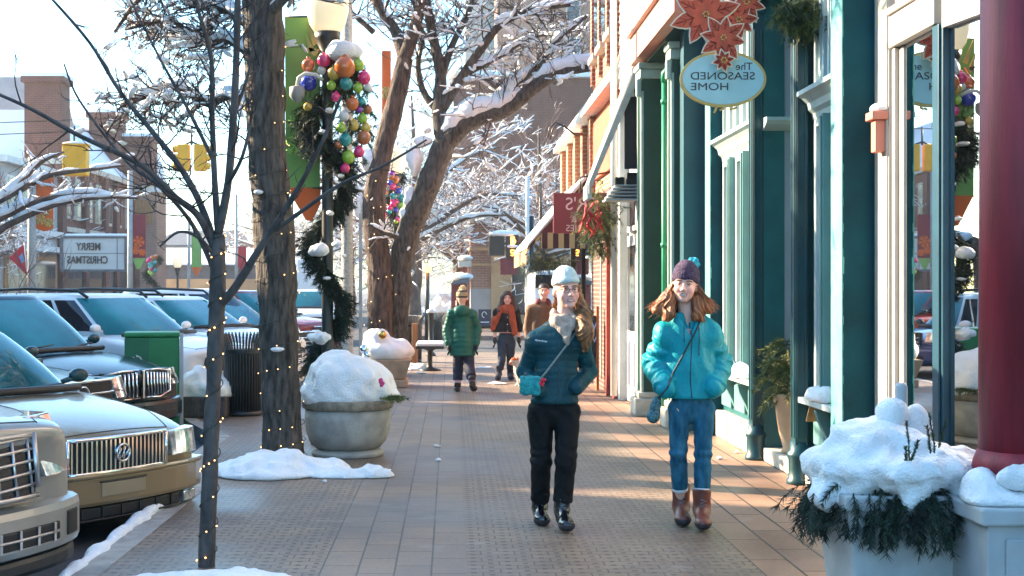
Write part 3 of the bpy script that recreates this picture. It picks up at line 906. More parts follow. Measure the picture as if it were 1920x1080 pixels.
# bag
bc = J(994, 722, -.14)
bagT = thing("shoulder_bag", B + Vector([float(q) for q in bc]), "small fluffy teal bag hanging at the hip of the woman in the dark teal jacket", "bag")
def bag1(P):
    q = np.abs(P - bc) - np.array([.047, .028, .042], np.float32)
    d = np.sqrt((np.maximum(q, 0) ** 2).sum(-1)) + np.minimum(q.max(-1), 0) - .018
    return d - .009 * wob(P, 95, .3) - .004 * wob(P, 190, 1.1)
bo = sdf_obj('pouch', bag1, axis(bc[0] - .1, bc[0] + .1, .006), axis(bc[1] - .08, bc[1] + .08, .006), axis(bc[2] - .09, bc[2] + .09, .006), [M['bag_teal']], bagT, None, loc=tuple(B))
sm = MB()
st = bag_strap(sm, k1['jacket'], ((float(J(1078, 622)[0]), float(J(1078, 622)[2])), (float(J(1008, 715)[0]), float(J(1008, 715)[2]))), .008)
sm.v = [tuple(Vector(p) + B) for p in sm.v]; sm.build('strap', M['strap_grey'], bagT)
tm = MB(); tc_ = B + Vector([float(q) for q in J(1016, 716, -.17)])
for kk in range(14): tm.sphere(tc_ + Vector((random.uniform(-.02, .02), random.uniform(-.01, .01), random.uniform(-.025, .02))), random.uniform(.008, .014), 6, 5)
tm.build('tassel', M['red_cloth'], bagT)

# ------------------------------------------------------------------ woman in the bright cyan jacket
B2 = W(1292, 985, YB); B2.z = 0
P2 = Person("", B2, 1292, YB); J2 = P2.J
w2 = dict(head=J2(1284, 536, -.02), neck=J2(1288, 584, .01), chest=J2(1289, 640, .0), pelvis=J2(1296, 745, .0),
          shoulder=[J2(1250, 628, .01), J2(1329, 627, .01)], elbow=[J2(1229, 682, .08), J2(1349, 682, .08)], wrist=[J2(1249, 729, -.10), J2(1338, 728, -.10)],
          hip=[J2(1274, 765, .0), J2(1319, 765, .0)], knee=[J2(1272, 848, -.03), J2(1318, 848, -.03)],
          ankle=[J2(1277, 950, .10), J2(1316, 957, -.06)], toe=[J2(1281, 975, -.03), J2(1319, 982, -.24)])
c2 = dict(puffer=True, yaw=R(-14), tilt=R(5), hs=1.02, jacket=['jacket_cyan'], trousers='jeans', boots=['boot_brown', 'boot_sole'], hem_z=.85, quilt=.10, quilt_a=.0, puff=.034,
          hip_r=.126, chest_r=.120, waist_r=.126, leg_r=(.071, .052, .042), hem=.12, boot_h=.14, boot_r=.054, collar=-.015, face_res=.0042, wrinkle=.003, flare=-.004, open_neck=True,
          arm_r=(.056, .057, .045), hands=False, arm_k=.008)
o2, k2 = make_person("woman in a bright cyan puffer jacket and skinny jeans with a purple bobble hat", B2, YB, w2, c2)
def hat2(p, P):
    d = ell(p, (0, .020, .055), (.087, .106, .118))
    d = smax(d, -(p[..., 2] - .022 + .25 * p[..., 1]), .01)
    d = smin(d, smax(ell(p, (0, .016, .05), (.090, .110, .10)), np.abs(p[..., 2] - .045 + .25 * p[..., 1]) - .026, .01), .006)
    return d - .0025 * np.sin(np.arctan2(p[..., 1], p[..., 0]) * 34) * np.abs(np.sin(p[..., 2] * 240)) + .002 * wob(P, 60, 1.2)
hat_o = head_child(k2, 'bobble_hat', hat2, ((.14, .14, .07), (.14, .17, .19)), M['hat_purple'], .0055)
def pom2(P):
    return np.sqrt(((P - pc2) ** 2).sum(-1)) - .040 - .010 * wob(P, 150, .7)
pc2 = J2(1300, 494, .05)
sdf_obj('bobble', pom2, axis(pc2[0] - .07, pc2[0] + .07, .006), axis(pc2[1] - .07, pc2[1] + .07, .006), axis(pc2[2] - .07, pc2[2] + .07, .006), [M['pom_cyan']], hat_o)
def hair2(P):
    d = chain(P, [J2(1262, 545, .0), J2(1250, 565, -.02), J2(1232, 582, -.05)], (.030, .052, .030), .03)
    d = smin(d, chain(P, [J2(1258, 555, -.05), J2(1254, 590, -.09), J2(1248, 600, -.10)], (.020, .036, .012), .03), .03)
    d = smin(d, chain(P, [J2(1307, 545, .02), J2(1314, 575, -.03), J2(1334, 582, -.05)], (.030, .052, .022), .03), .03)
    d = smin(d, chain(P, [J2(1303, 560, -.06), J2(1308, 592, -.09), J2(1318, 602, -.09)], (.016, .034, .010), .03), .03)
    d = smin(d, cap(P, J2(1250, 572, .07), J2(1322, 572, .07), .055, .055), .04)
    fl = np.arctan2(P[..., 0] - hc2[0], hc2[2] + .02 - P[..., 2] + .14) * 62 + 2.2 * np.sin(P[..., 2] * 40) + P[..., 1] * 70
    d = d + .006 * np.sin(fl) + .004 * wob(P, 42, 2)
    d = smax(d, -ell(P - hc2, (-.010, -.08, -.02), (.060, .085, .092)), .012)
    return d
hc2 = np.asarray(w2['head'])
hair_o = k2['child']('hair', hair2, hc2 - np.array([.27, .2, .24]), hc2 + np.array([.28, .18, .05]), M['hair_auburn'], .0058)
rnd = random.Random(5); hm = MB()
for i in range(150):
    side = -1 if i % 2 else 1
    p = Vector(hc2.tolist()) + Vector((side * rnd.uniform(.070, .088), rnd.uniform(-.03, .08), rnd.uniform(-.02, .02)))
    d = Vector((side * rnd.uniform(.12, .75), rnd.uniform(-.35, .1), -1)).normalized(); pts = [p.copy()]
    Ln = rnd.uniform(.14, .25)
    for s_ in range(7):
        d = (d + Vector((side * .06, 0, .05 if s_ > 3 else 0)) + Vector((rnd.uniform(-.1, .1), rnd.uniform(-.1, .1), 0))).normalized()
        p = p + d * Ln / 7; pts.append(p.copy())
    hm.tube(pts, [.0045 * (1 - .8 * q / 7) for q in range(8)], 3, caps=False)
hm.build('loose_hair', M['hair_auburn'], hair_o)['kind'] = 'stuff'
# jacket zip, drawstrings, cuffs of the jeans
zp = MB(); pts = []
for kz in range(36):
    z = 1.36 - kz * .0148; x = float(J2(1290, 640)[0]) + .006 * math.sin(kz * .2); y = front_y(k2['jacket'], x, z)
    if y is not None: pts.append((x, y - .001, z))
zp.tube(pts, .004, 5)
zp.build('zip', M['zip'], o2)
dm = MB()
for px_, pz0, pz1 in ((1305, 612, 665), (1277, 612, 640)):
    pts = []
    for kz in range(14):
        q = J2(px_, pz0 + (pz1 - pz0) * kz / 13); y = front_y(k2['jacket'], float(q[0]), float(q[2]))
        if y is not None: pts.append((float(q[0]), y - .003, float(q[2])))
    dm.tube(pts, .003, 5)
dm.build('drawstring', M['strap_dark'], o2)
cm = MB()
for s in (0, 1):
    axv = (w2['knee'][s] - w2['ankle'][s]); axv = axv / np.linalg.norm(axv); c0 = w2['ankle'][s] + axv * .135
    a = Vector(c0.tolist()); u = Vector(axv.tolist()); cm = MB()
    cm.tube([a - u * .012, a - u * .010, a + u * .010, a + u * .012], [.048, .052, .052, .048], 18)
    cm.build('turned_up_cuff', M['cuff_white'], o2)
for w_, o_ in ((w2, o2), (w1, o1)):
    for s in (0, 1):
        lc = MB(); a = Vector(w_['ankle'][s].tolist()); pts = []
        for q in range(11): pts.append((a.x + (.018 if q % 2 else -.018), a.y - .060 + .012 * max(0, .5 - q / 11), a.z - .03 + q * .011))
        lc.tube(pts, .003, 4); lc.build('boot_lace', M['lace'], o_)
bc2 = J2(1228, 766, -.06)
bagT2 = thing("shoulder_bag", B2 + Vector(bc2.tolist()), "dark navy patterned pouch on a long strap across the bright cyan jacket", "bag")
def bag2(P):
    d = cap(P, bc2 + V3(.012, 0, .055), bc2 + V3(-.012, 0, -.055), .030, .044)
    return d + .003 * wob(P, 90, 1)
sdf_obj('pouch', bag2, axis(bc2[0] - .09, bc2[0] + .09, .006), axis(bc2[1] - .08, bc2[1] + .08, .006), axis(bc2[2] - .13, bc2[2] + .13, .006), [M['bag_navy']], bagT2, None, loc=tuple(B2))
sm = MB()
st = bag_strap(sm, k2['jacket'], ((float(J2(1310, 598)[0]), float(J2(1310, 598)[2])), (float(J2(1243, 725)[0]), float(J2(1243, 725)[2]))), .006)
sm.tube([st[-1], (Vector(st[-1]) + Vector(bc2.tolist())) / 2 + Vector((0, -.03, .03)), Vector(bc2.tolist()) + Vector((.012, 0, .06))], .006, 6)
sm.v = [tuple(Vector(p) + B2) for p in sm.v]; sm.build('strap', M['strap_dark'], bagT2)
# ------------------------------------------------------------------ people further down the walk
def gloves(ki, j, which, m):
    for s in which:
        w = np.asarray(j['wrist'][s]); d = w - np.asarray(j['elbow'][s])
        ki['child']('glove', lambda P, w=w, d=d, s=s: hand_sdf(P, w, d, 1 if s == 0 else -1, 1.12), w - np.array([.13, .13, .22]), w + np.array([.13, .13, .08]), M[m], .0095)
YG = 20.3
B3 = W(868, 735, YG); B3.z = 0
J = Person("", B3, 868, YG).J
w3 = dict(head=J(866, 559, 0), neck=J(866, 578, .0), chest=J(867, 600, .0), pelvis=J(867, 640, 0),
          shoulder=[J(847, 589, 0), J(886, 589, 0)], elbow=[J(838, 618, .04), J(895, 618, .05)], wrist=[J(841, 645, -.03), J(893, 645, -.05)],
          hip=[J(860, 655, 0), J(878, 655, 0)], knee=[J(859, 690, .06), J(880, 688, -.08)], ankle=[J(858, 724, .02), J(885, 715, -.34)], toe=[J(857, 730, .24), J(889, 728, -.20)])
c3 = dict(yaw=R(180), hs=.98, jacket=['jacket_green'], trousers='navy', boots=['hair_black'], hem_z=.55, quilt=.075, quilt_a=.008, puff=.018, skirt=1, flare=.03, hip_r=.155, chest_r=.135, waist_r=.135,
          leg_r=(.085, .075, .070), hem=.09, boot_h=.05, boot_r=.046, collar=.02, face_res=.012, hands=False, jacket_name='coat', jres=.012, arm_r=(.052, .05, .042))
o3, k3 = make_person("woman in a long green quilted coat and bobble hat walking away down the sidewalk", B3, YG, w3, c3, res=.014)
gloves(k3, w3, (0, 1), 'glove_black')
def hat3(p, P):
    d = ell(p, (0, .01, .05), (.088, .105, .105)); d = smax(d, -(p[..., 2] - .0 ), .01)
    return d - .003 * np.sin(np.arctan2(p[..., 1], p[..., 0]) * 26)
h3 = head_child(k3, 'bobble_hat', hat3, ((.13, .14, .05), (.13, .14, .18)), [M['hat_tan'], M['hat_band']], .008, lambda c: ((np.sin((c[:, 2] - w3['head'][2]) * 75) > .35)).astype(int))
pc3 = np.asarray(J(868, 541, 0)); sdf_obj('bobble', lambda P: np.sqrt(((P - pc3) ** 2).sum(-1)) - .055 - .01 * wob(P, 120), axis(pc3[0] - .09, pc3[0] + .09, .01), axis(-.1, .1, .01), axis(pc3[2] - .09, pc3[2] + .09, .01), [M['hat_tan']], h3)
k3['child']('hair', lambda P: smin(cap(P, J(858, 566, .03), J(858, 578, -.02), .035, .03), cap(P, J(876, 566, .03), J(876, 578, -.02), .035, .03), .05) + .004 * wob(P, 90), np.asarray(w3['head']) - .2, np.asarray(w3['head']) + .16, M['hair_dark'], .012)
for s in (0, 1):
    sk = MB(); a = Vector(w3['ankle'][s].tolist()); b = Vector(w3['knee'][s].tolist()); u = (b - a).normalized()
    sk.tube([a - u * .03, a + u * .12], [.050, .048], 12); sk.build('sock', M['sock_pink'], o3)

nk3 = np.asarray(w3['neck'])
k3['child']('hood', lambda P: smax(smin(ell(P - nk3, (0, -.075, -.045), (.125, .075, .095)), ell(P - nk3, (0, -.02, -.01), (.12, .09, .05)), .03), -ell(P - nk3, (0, .02, .05), (.075, .085, .09)), .01) + .004 * wob(P, 40), nk3 - .22, nk3 + .2, M['jacket_green'], .010)
YR = 23.0
B4 = W(948, 712, YR); B4.z = 0
J = Person("", B4, 948, YR).J
w4 = dict(head=J(951, 560, -.02), neck=J(950, 577, 0), chest=J(949, 598, 0), pelvis=J(949, 632, 0),
          shoulder=[J(932, 586, 0), J(967, 586, 0)], elbow=[J(928, 612, .04), J(973, 612, .04)], wrist=[J(928, 634, -.03), J(973, 634, -.04)],
          hip=[J(942, 642, 0), J(957, 642, 0)], knee=[J(941, 674, -.14), J(957, 672, .02)], ankle=[J(935, 701, -.22), J(957, 702, .12)], toe=[J(933, 709, -.44), J(958, 708, -.08)])
c4 = dict(yaw=R(4), hs=.98, jacket=['coat_black'], trousers='jeans_dark', boots=['navy'], hem_z=.82, quilt_a=0, puff=.018, skirt=1, flare=.02, hip_r=.15, chest_r=.145, waist_r=.14,
          leg_r=(.088, .062, .052), hem=.08, boot_h=.12, boot_r=.052, collar=.01, face_res=.007, hands=False, jacket_name='coat', jres=.013)
o4, k4 = make_person("dark red haired woman in black coat and wide rust scarf walking towards the camera", B4, YR, w4, c4, res=.014)
gloves(k4, w4, (0, 1), 'glove_black')
n4 = np.asarray(w4['neck'])
def scarf4(P):
    q = P - n4; ang = np.arctan2(q[..., 1], q[..., 0]); rr = np.sqrt(q[..., 0] ** 2 + q[..., 1] ** 2)
    d = np.sqrt((rr - .09) ** 2 + ((q[..., 2] + .02) / 1.6) ** 2) - .045
    d = smin(d, cap(P, n4 + V3(-.10, -.02, -.05), n4 + V3(-.20, .0, -.22), .085, .075), .05)
    d = smin(d, cap(P, n4 + V3(-.19, .0, -.20), n4 + V3(-.215, .0, -.36), .07, .06), .03)
    d = smin(d, cap(P, n4 + V3(.07, -.10, -.05), n4 + V3(.14, -.11, -.42), .065, .055), .04)
    return d + .012 * wob(P, 28, .4) + .006 * np.sin(ang * 8)
k4['child']('scarf', scarf4, n4 - np.array([.36, .26, .55]), n4 + np.array([.32, .2, .12]), M['scarf_rust'], .012)
h4 = np.asarray(w4['head'])
def hair4(P):
    q = P - h4
    d = ell(q, (0, .02, .03), (.095, .105, .115))
    d = smin(d, cap(P, h4 + V3(-.075, .0, .0), h4 + V3(-.13, -.02, -.20), .05, .06), .05)
    d = smin(d, cap(P, h4 + V3(.075, .0, .0), h4 + V3(.12, -.02, -.20), .05, .055), .05)
    d = d + .007 * wob(P, 50, 1.2)
    return smax(d, -ell(q, (0, -.10, -.02), (.055, .10, .085)), .015)
k4['child']('hair', hair4, h4 - np.array([.26, .2, .34]), h4 + np.array([.25, .2, .18]), M['hair_dark'], .010)
for q in range(4):
    bt = MB()
    z = float(w4['chest'][2]) + .03 - q * .12; y = front_y(k4['jacket'], float(w4['chest'][0]) + .02, z)
    if y: bt.sphere((float(w4['chest'][0]) + .02, y - .004, z), .012, 8, 6); bt.build('coat_button', M['chrome'], o4)

YM = 20.6
B5 = W(1034, 735, YM); B5.z = 0
J = Person("", B5, 1018, YM).J
w5 = dict(head=J(1020, 547, -.02), neck=J(1018, 567, 0), chest=J(1016, 592, 0), pelvis=J(1016, 638, 0),
          shoulder=[J(995, 581, 0), J(1040, 581, 0)], elbow=[J(989, 615, .03), J(1046, 615, .04)], wrist=[J(992, 642, -.04), J(1042, 642, -.04)],
          hip=[J(1006, 648, 0), J(1027, 648, 0)], knee=[J(1006, 688, -.1), J(1027, 686, .03)], ankle=[J(1005, 723, -.15), J(1027, 722, .15)], toe=[J(1004, 733, -.4), J(1027, 731, -.07)])
c5 = dict(yaw=R(-6), hs=1.02, jacket=['coat_brown'], trousers='jeans_dark', boots=['hair_black'], hem_z=.78, quilt_a=0, puff=.02, hip_r=.165, chest_r=.17, waist_r=.155,
          leg_r=(.09, .068, .06), hem=.05, boot_h=.08, boot_r=.05, collar=.02, face_res=.007, hands=True, jacket_name='coat', jres=.013)
o5, k5 = make_person("dark-haired man in a brown coat half hidden behind the woman in the pale beanie", B5, YM, w5, c5, res=.014)
h5 = np.asarray(w5['head'])
k5['child']('hair', lambda P: smax(ell(P - h5, (0, .02, .048), (.084, .102, .085)), -(P[..., 2] - h5[2] - .010 + .65 * (P[..., 1] - h5[1])), .01) + .004 * wob(P, 80), h5 - .14, h5 + .17, M['hair_black'], .008)
n5 = np.asarray(w5['neck'])
k5['child']('collar', lambda P: smax(cap(P, n5 + V3(-.06, -.02, .0), n5 + V3(.06, -.02, .0), .065, .065), -cap(P, n5 + V3(0, -.05, -.1), n5 + V3(0, -.05, .1), .05, .055), .01), n5 - .2, n5 + .2, M['maroon_cloth'], .012)

# ------------------------------------------------------------------ the dog
M['dog_white'] = mat("dog_white", (.62, .58, .52), .9, var=.15, scale=30, bump=.8, bscale=80)
M['dog_orange'] = mat("dog_orange", (.48, .12, .04), .9, var=.25, scale=30, bump=.8, bscale=80)
YD = 21.4
D0 = W(982, 728, YD); D0.z = 0
def dog(P):
    b = cap(P, (-.06, 0, .27), (.20, .05, .26), .105, .085)                      # deep chest narrowing to the belly
    b = smin(b, cap(P, (-.08, 0, .30), (-.16, -.02, .38), .07, .055), .04)       # neck
    h = ell(P, (-.19, -.03, .41), (.068, .06, .062)); h = smin(h, cap(P, (-.22, -.04, .395), (-.285, -.055, .375), .035, .022), .02)
    h = smin(h, ell(P, (-.16, -.09, .435), (.022, .014, .045)), .012); h = smin(h, ell(P, (-.155, .03, .435), (.022, .014, .045)), .012)
    b = smin(b, h, .03)
    for sy in (-.055, .055):
        b = smin(b, chain(P, [V3(-.08, sy, .24), V3(-.075, sy, .12), V3(-.08, sy, .03)], (.045, .026, .022), .02), .03)
        b = smin(b, cap(P, (-.085, sy, .02), (-.11, sy, .018), .024, .020), .01)
        b = smin(b, chain(P, [V3(.19, sy + .04, .24), V3(.165, sy + .04, .16), V3(.215, sy + .05, .10), V3(.20, sy + .045, .03)], (.055, .040, .022, .020), .02), .03)
        b = smin(b, cap(P, (.195, sy + .045, .02), (.165, sy + .045, .018), .024, .020), .01)
    b = smin(b, chain(P, [V3(.26, .06, .30), V3(.31, .06, .38), V3(.28, .055, .45)], (.03, .032, .02), .03), .03)
    return b - .009 * wob(P, 75, .6)
def dcol(c):
    s = np.sin(c[:, 0] * 17 + 1.2) + .5 * np.sin(c[:, 2] * 23 + c[:, 1] * 9)
    m = (s > .55).astype(int)
    m[(c[:, 2] > .42) & (c[:, 0] < -.1)] = 1; m[c[:, 2] < .12] = 0
    m[(c[:, 0] < -.293)] = 2
    return m
do = sdf_obj("dog", dog, axis(-.36, .40, .011), axis(-.2, .22, .011), axis(-.01, .54, .011), [M['dog_white'], M['dog_orange'], M['black']], None, dcol)
do.location = D0; do.rotation_euler = (0, 0, R(24))
tag(do, "small fluffy white and orange dog at the feet of the woman in the rust scarf", "dog")
# ================================================================== shopfronts on the right
M['teal_brick'] = mat("teal_pier", (.002, .050, .070), .7, var=.3, scale=2.5, bump=.2, bscale=24, spec=.15)
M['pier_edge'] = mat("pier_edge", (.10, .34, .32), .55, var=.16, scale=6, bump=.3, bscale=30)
M['teal'] = mat("teal_paint", (.008, .095, .105), .42, var=.18, scale=4, bump=.08, bscale=30)
M['teal_dark'] = mat("teal_dark", (.003, .045, .058), .38, var=.2, scale=4, bump=.08, bscale=30)
M['teal_pale'] = mat("teal_pale", (.10, .24, .235), .5, var=.12, scale=4)
M['teal_white'] = mat("teal_white", (.42, .51, .50), .5, var=.10, scale=5)
M['blue_teal'] = mat("blue_teal", (.003, .060, .085), .5, var=.2, scale=2)
M['lavender'] = mat("lavender_door", (.30, .32, .38), .5, var=.08, scale=3)
M['wood_orange'] = mat("wood_orange", (.34, .15, .06), .5, var=.3, scale=8, stretch=(3, 3, .3))
M['soffit'] = mat("soffit", (.16, .15, .17), .7, var=.1)
M['green_paint'] = mat("green_paint", (.005, .045, .026), .45, var=.25, scale=2, bump=.06)
M['green_edge'] = mat("green_edge", (.34, .42, .38), .5, var=.1)
M['green_bright'] = mat("green_bright", (.02, .25, .12), .4, var=.1)
M['salmon'] = mat("salmon", (.50, .19, .14), .6, var=.1, scale=4)
M['siding'] = mat("white_siding", (.66, .66, .63), .6, var=.07, scale=4)
M['cream'] = mat("cream_paint", (.58, .50, .39), .55, var=.08, scale=4)
M['beige'] = mat("beige_frame", (.40, .37, .33), .5, var=.1, scale=4)
M['grey_panel'] = mat("grey_panel", (.30, .31, .32), .6, var=.06, scale=3)
M['navy_frame'] = mat("navy_frame", (.012, .055, .085), .35, var=.15)
M['red_paint'] = mat("red_paint", (.23, .012, .024), .55, var=.3, scale=5, stretch=(3, 3, .3), bump=.15)
M['plinth'] = mat("plinth_paint", (.40, .43, .45), .6, var=.10, scale=5, bump=.08)
M['planter_white'] = mat("planter_white", (.42, .45, .47), .6, var=.14, scale=6, bump=.1)
M['brick_red'] = brick_mat("brick_red", (.36, .085, .04), (.27, .06, .03), (.42, .32, .25), .21, .072)
M['brick_orange'] = brick_mat("brick_orange", (.46, .17, .07), (.40, .14, .06), (.45, .33, .24), .21, .072)
M['orange_panel'] = mat("orange_panel", (.48, .085, .035), .7, var=.15, scale=3)
M['terracotta'] = mat("terracotta", (.55, .36, .22), .8, var=.15, scale=6)

def framed_panel(t, name, x, y0, y1, z0, z1, d, m, m2, fr=.05):
    """panel facing -X with a raised frame"""
    b = MB(); b.bx(x, x + .05, y0, y1, z0, z1); o = b.build(name, m, t)
    f = MB()
    f.bx(x - d, x - .001, y0, y0 + fr, z0, z1); f.bx(x - d, x - .001, y1 - fr, y1, z0, z1)
    f.bx(x - d, x - .001, y0 + fr, y1 - fr, z0, z0 + fr); f.bx(x - d, x - .001, y0 + fr, y1 - fr, z1 - fr, z1)
    f.build("panel_frame", m2, o, bevel=.004)
    return o
def shop_window(t, x, y0, y1, z0, z1, fr, m, glass, nm="window", depth=.07, bars=()):
    f = MB()
    f.bx(x - depth, x + .02, y0, y0 + fr, z0, z1); f.bx(x - depth, x + .02, y1 - fr, y1, z0, z1)
    f.bx(x - depth, x + .02, y0 + fr, y1 - fr, z0, z0 + fr); f.bx(x - depth, x + .02, y0 + fr, y1 - fr, z1 - fr, z1)
    for yb in bars: f.bx(x - depth * .8, x + .015, yb - fr * .3, yb + fr * .3, z0 + fr, z1 - fr)
    o = f.build(nm, m, t, bevel=.006)
    g = MB(); g.bx(x - .012, x - .004, y0 + fr * .9, y1 - fr * .9, z0 + fr * .9, z1 - fr * .9); g.build("pane", glass, o)
    return o
def hood(t, x, y0, y1, z, m, name="cornice", proj=.16, h=.24):
    """moulded window head running along Y"""
    prof = [(0, 0), (-.03, .0), (-.04, .05), (-.07, .08), (-.08, .13), (-proj * .75, .17), (-proj, .19), (-proj, .225), (0, h)]
    b = MB(); b.prism([(x + a, y0, z + c) for a, c in prof], (0, y1 - y0, 0)); return b.build(name, m, t)
def column(t, x0, x1, y0, y1, z1, m, name="column", base=.32, g=.03):
    b = MB(); b.bx(x0, x1, y0, y1, base, z1)
    for a, c in ((x0 + .02, x1 - .02),):                       # raised fillets on the two visible faces
        b.bx(x0 - .008, x0 + .002, y0 + .015, y0 + .035, base + .05, z1 - .3); b.bx(x0 - .008, x0 + .002, y1 - .035, y1 - .015, base + .05, z1 - .3)
        b.bx(x0 + .012, x0 + .03, y0 - .008, y0 + .002, base + .05, z1 - .3); b.bx(x1 - .03, x1 - .012, y0 - .008, y0 + .002, base + .05, z1 - .3)
    o = b.build(name, m, t, bevel=.006)
    cx, cy, r = (x0 + x1) / 2, (y0 + y1) / 2, (x1 - x0) * .75
    q = MB(); q.lathe([(r * 1.35, .0), (r * 1.35, .03), (r * 1.15, .05), (r * 1.15, .20), (r * 1.3, .22), (r * 1.28, .25), (r * .98, .27), (r * .95, base + .02)], (cx, cy, 0), 16)
    q.build("base", m, o)
    q = MB(); q.bx(x0 - g, x1 + g, y0 - g, y1 + g, z1 - .10, z1 - .04); q.bx(x0 - g * .5, x1 + g * .5, y0 - g * .5, y1 + g * .5, z1 - .16, z1 - .10); q.build("capital", m, o, bevel=.008)
    return o

# ---------------- teal shop
T = thing("teal_shop", (3.0, 12.0, 0), "teal painted shopfront with paired columns and white window heads", "shop")
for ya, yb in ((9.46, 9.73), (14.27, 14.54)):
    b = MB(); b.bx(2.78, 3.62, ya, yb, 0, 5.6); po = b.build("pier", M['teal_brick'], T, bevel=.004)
    b = MB(); rr = random.Random(5); zz = [k * .06 for k in range(94)]       # paler teal sheet over the street face, ragged where it turns the corner
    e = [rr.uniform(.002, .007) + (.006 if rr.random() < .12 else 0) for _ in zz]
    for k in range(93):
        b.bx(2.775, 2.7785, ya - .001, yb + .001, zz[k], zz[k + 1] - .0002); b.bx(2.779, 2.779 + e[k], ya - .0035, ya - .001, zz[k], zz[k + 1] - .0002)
    b.build("pale_street_face", M['pier_edge'], po)
b = MB(); b.bx(2.58, 3.62, 14.75, 15.02, .0, 5.6); b.bx(2.58 - .004, 2.60, 14.742, 14.76, .0, 5.6); b.build("end_pier", M['blue_teal'], T)
def bay(y0, y1, n, near):
    x = 2.93
    z = .30
    s = MB()
    for k in range(3):
        ya = y0 + (y1 - y0) * k / 3; s.bx(x - .10, x + .4, ya + .02, ya + (y1 - y0) / 3 - .02, 0, .28)
    s.build("stone_base", M['stone'], T, bevel=.015)
    b = MB(); b.bx(x - .02, x + .4, y0, y1, .284, .66); bo = b.build("bulkhead", M['teal'], T)
    w = (y1 - y0) / n
    for k in range(n):
        ya = y0 + w * k
        f = MB(); f.bx(x - .05, x - .021, ya + .08, ya + w - .08, .34, .60); f.build("raised_panel", M['teal_pale'], bo, bevel=.012)
        f = MB(); f.prism([(x - .02, ya - .035 + .05, .36), (x - .02, ya - .035 + .05, .64), (x - .13, ya - .035 + .05, .64), (x - .11, ya - .035 + .05, .56), (x - .05, ya - .035 + .05, .44)], (0, .07, 0)); f.build("bracket", M['teal_pale'], bo, bevel=.006)
    b = MB(); b.bx(x - .15, x + .3, y0, y1, .662, .71); b.build("sill", M['teal_white'], T, bevel=.008)
    for k in range(n):
        ya = y0 + w * k
        shop_window(T, x + .04, ya + .03, ya + w - .03, .712, 2.92, .06, M['teal_white'], M['pane'], bars=())
        f = MB(); f.bx(x - .09, x + .05, ya - .028, ya + .028, .712, 2.92); f.bx(x - .105, x - .089, ya - .012, ya + .012, .75, 2.9); f.build("window_post", M['teal_pale'], T, bevel=.006)
    hood(T, x + .0, y0 - .02, y1 - .005, 2.92, M['teal_white'])
    for k in range(n * 2):
        ya = y0 + w / 2 * k
        shop_window(T, x + .04, ya + .02, ya + w / 2 - .02, 3.17, 4.18, .045, M['teal_white'], M['pane'], nm="transom")
    b = MB(); b.bx(x + 1.1, x + 1.15, y0, y1, 0, 4.2); b.build("interior", M['shop_dark'], T)
bay(9.74, 10.68, 2, True)
bay(12.38, 14.265, 3, False)
column(T, 2.765, 2.87, 10.70, 10.83, 4.25, M['teal_dark'])
column(T, 2.765, 2.87, 12.22, 12.36, 4.25, M['teal_dark'])
# recessed doorway
b = MB(); b.bx(2.87, 3.06, 12.225, 12.36, 0.12, 4.25); b.build("recess_side", M['teal'], T)
b = MB(); b.bx(3.06, 3.95, 12.24, 12.36, 0.12, 4.25); b.build("recess_panel", M['lavender'], T)
b = MB()
for za, zb in ((.2, .95), (1.0, 2.88), (3.2, 4.1)): b.bx(3.12, 3.40, 12.222, 12.238, za, zb)
b.build("wood_panel", M['wood_orange'], T, bevel=.006)
b = MB(); b.prism([(2.86, 12.225, 3.02), (2.86, 12.10, 3.07), (2.86, 12.06, 3.10), (2.86, 12.06, 3.13), (2.86, 12.225, 3.14)], (1.0, 0, 0)); b.build("recess_cornice", M['teal_white'], T)
b = MB(); b.bx(2.9, 3.95, 10.84, 10.9, 0.12, 4.25); b.build("recess_side", M['teal'], T)
b = MB(); b.bx(3.9, 3.96, 10.9, 12.22, .12, 4.25); dback = b.build("door_wall", M['teal_dark'], T)
b = MB(); b.bx(3.85, 3.899, 11.1, 12.0, .13, 2.4); dd = b.build("door", M['lavender'], T, bevel=.01)
b = MB(); b.bx(3.835, 3.849, 11.25, 11.85, .9, 2.2); b.build("pane", M['win_dark'], dd)
b = MB(); b.tube([(3.80, 11.2, .95), (3.80, 11.2, 1.3)], .015, 8); b.build("handle", M['steel'], dd)
b = MB(); b.bx(2.86, 4.0, 10.72, 12.34, 0, .12); b.build("step", M['stone'], T, bevel=.01)
b = MB(); b.bx(2.74, 3.62, 9.731, 14.268, 4.255, 4.6); b.build("soffit", M['soffit'], T)
b = MB(); b.bx(2.66, 3.62, 9.735, 14.265, 4.604, 5.0); b.bx(2.56, 3.62, 9.735, 14.265, 5.004, 5.12); b.build("fascia", M['teal'], T, bevel=.01)
b = MB(); b.bx(2.86, 8, 9.46, 15.0, 5.604, 8.6); b.build("upper_wall", M['brick_red'], T)

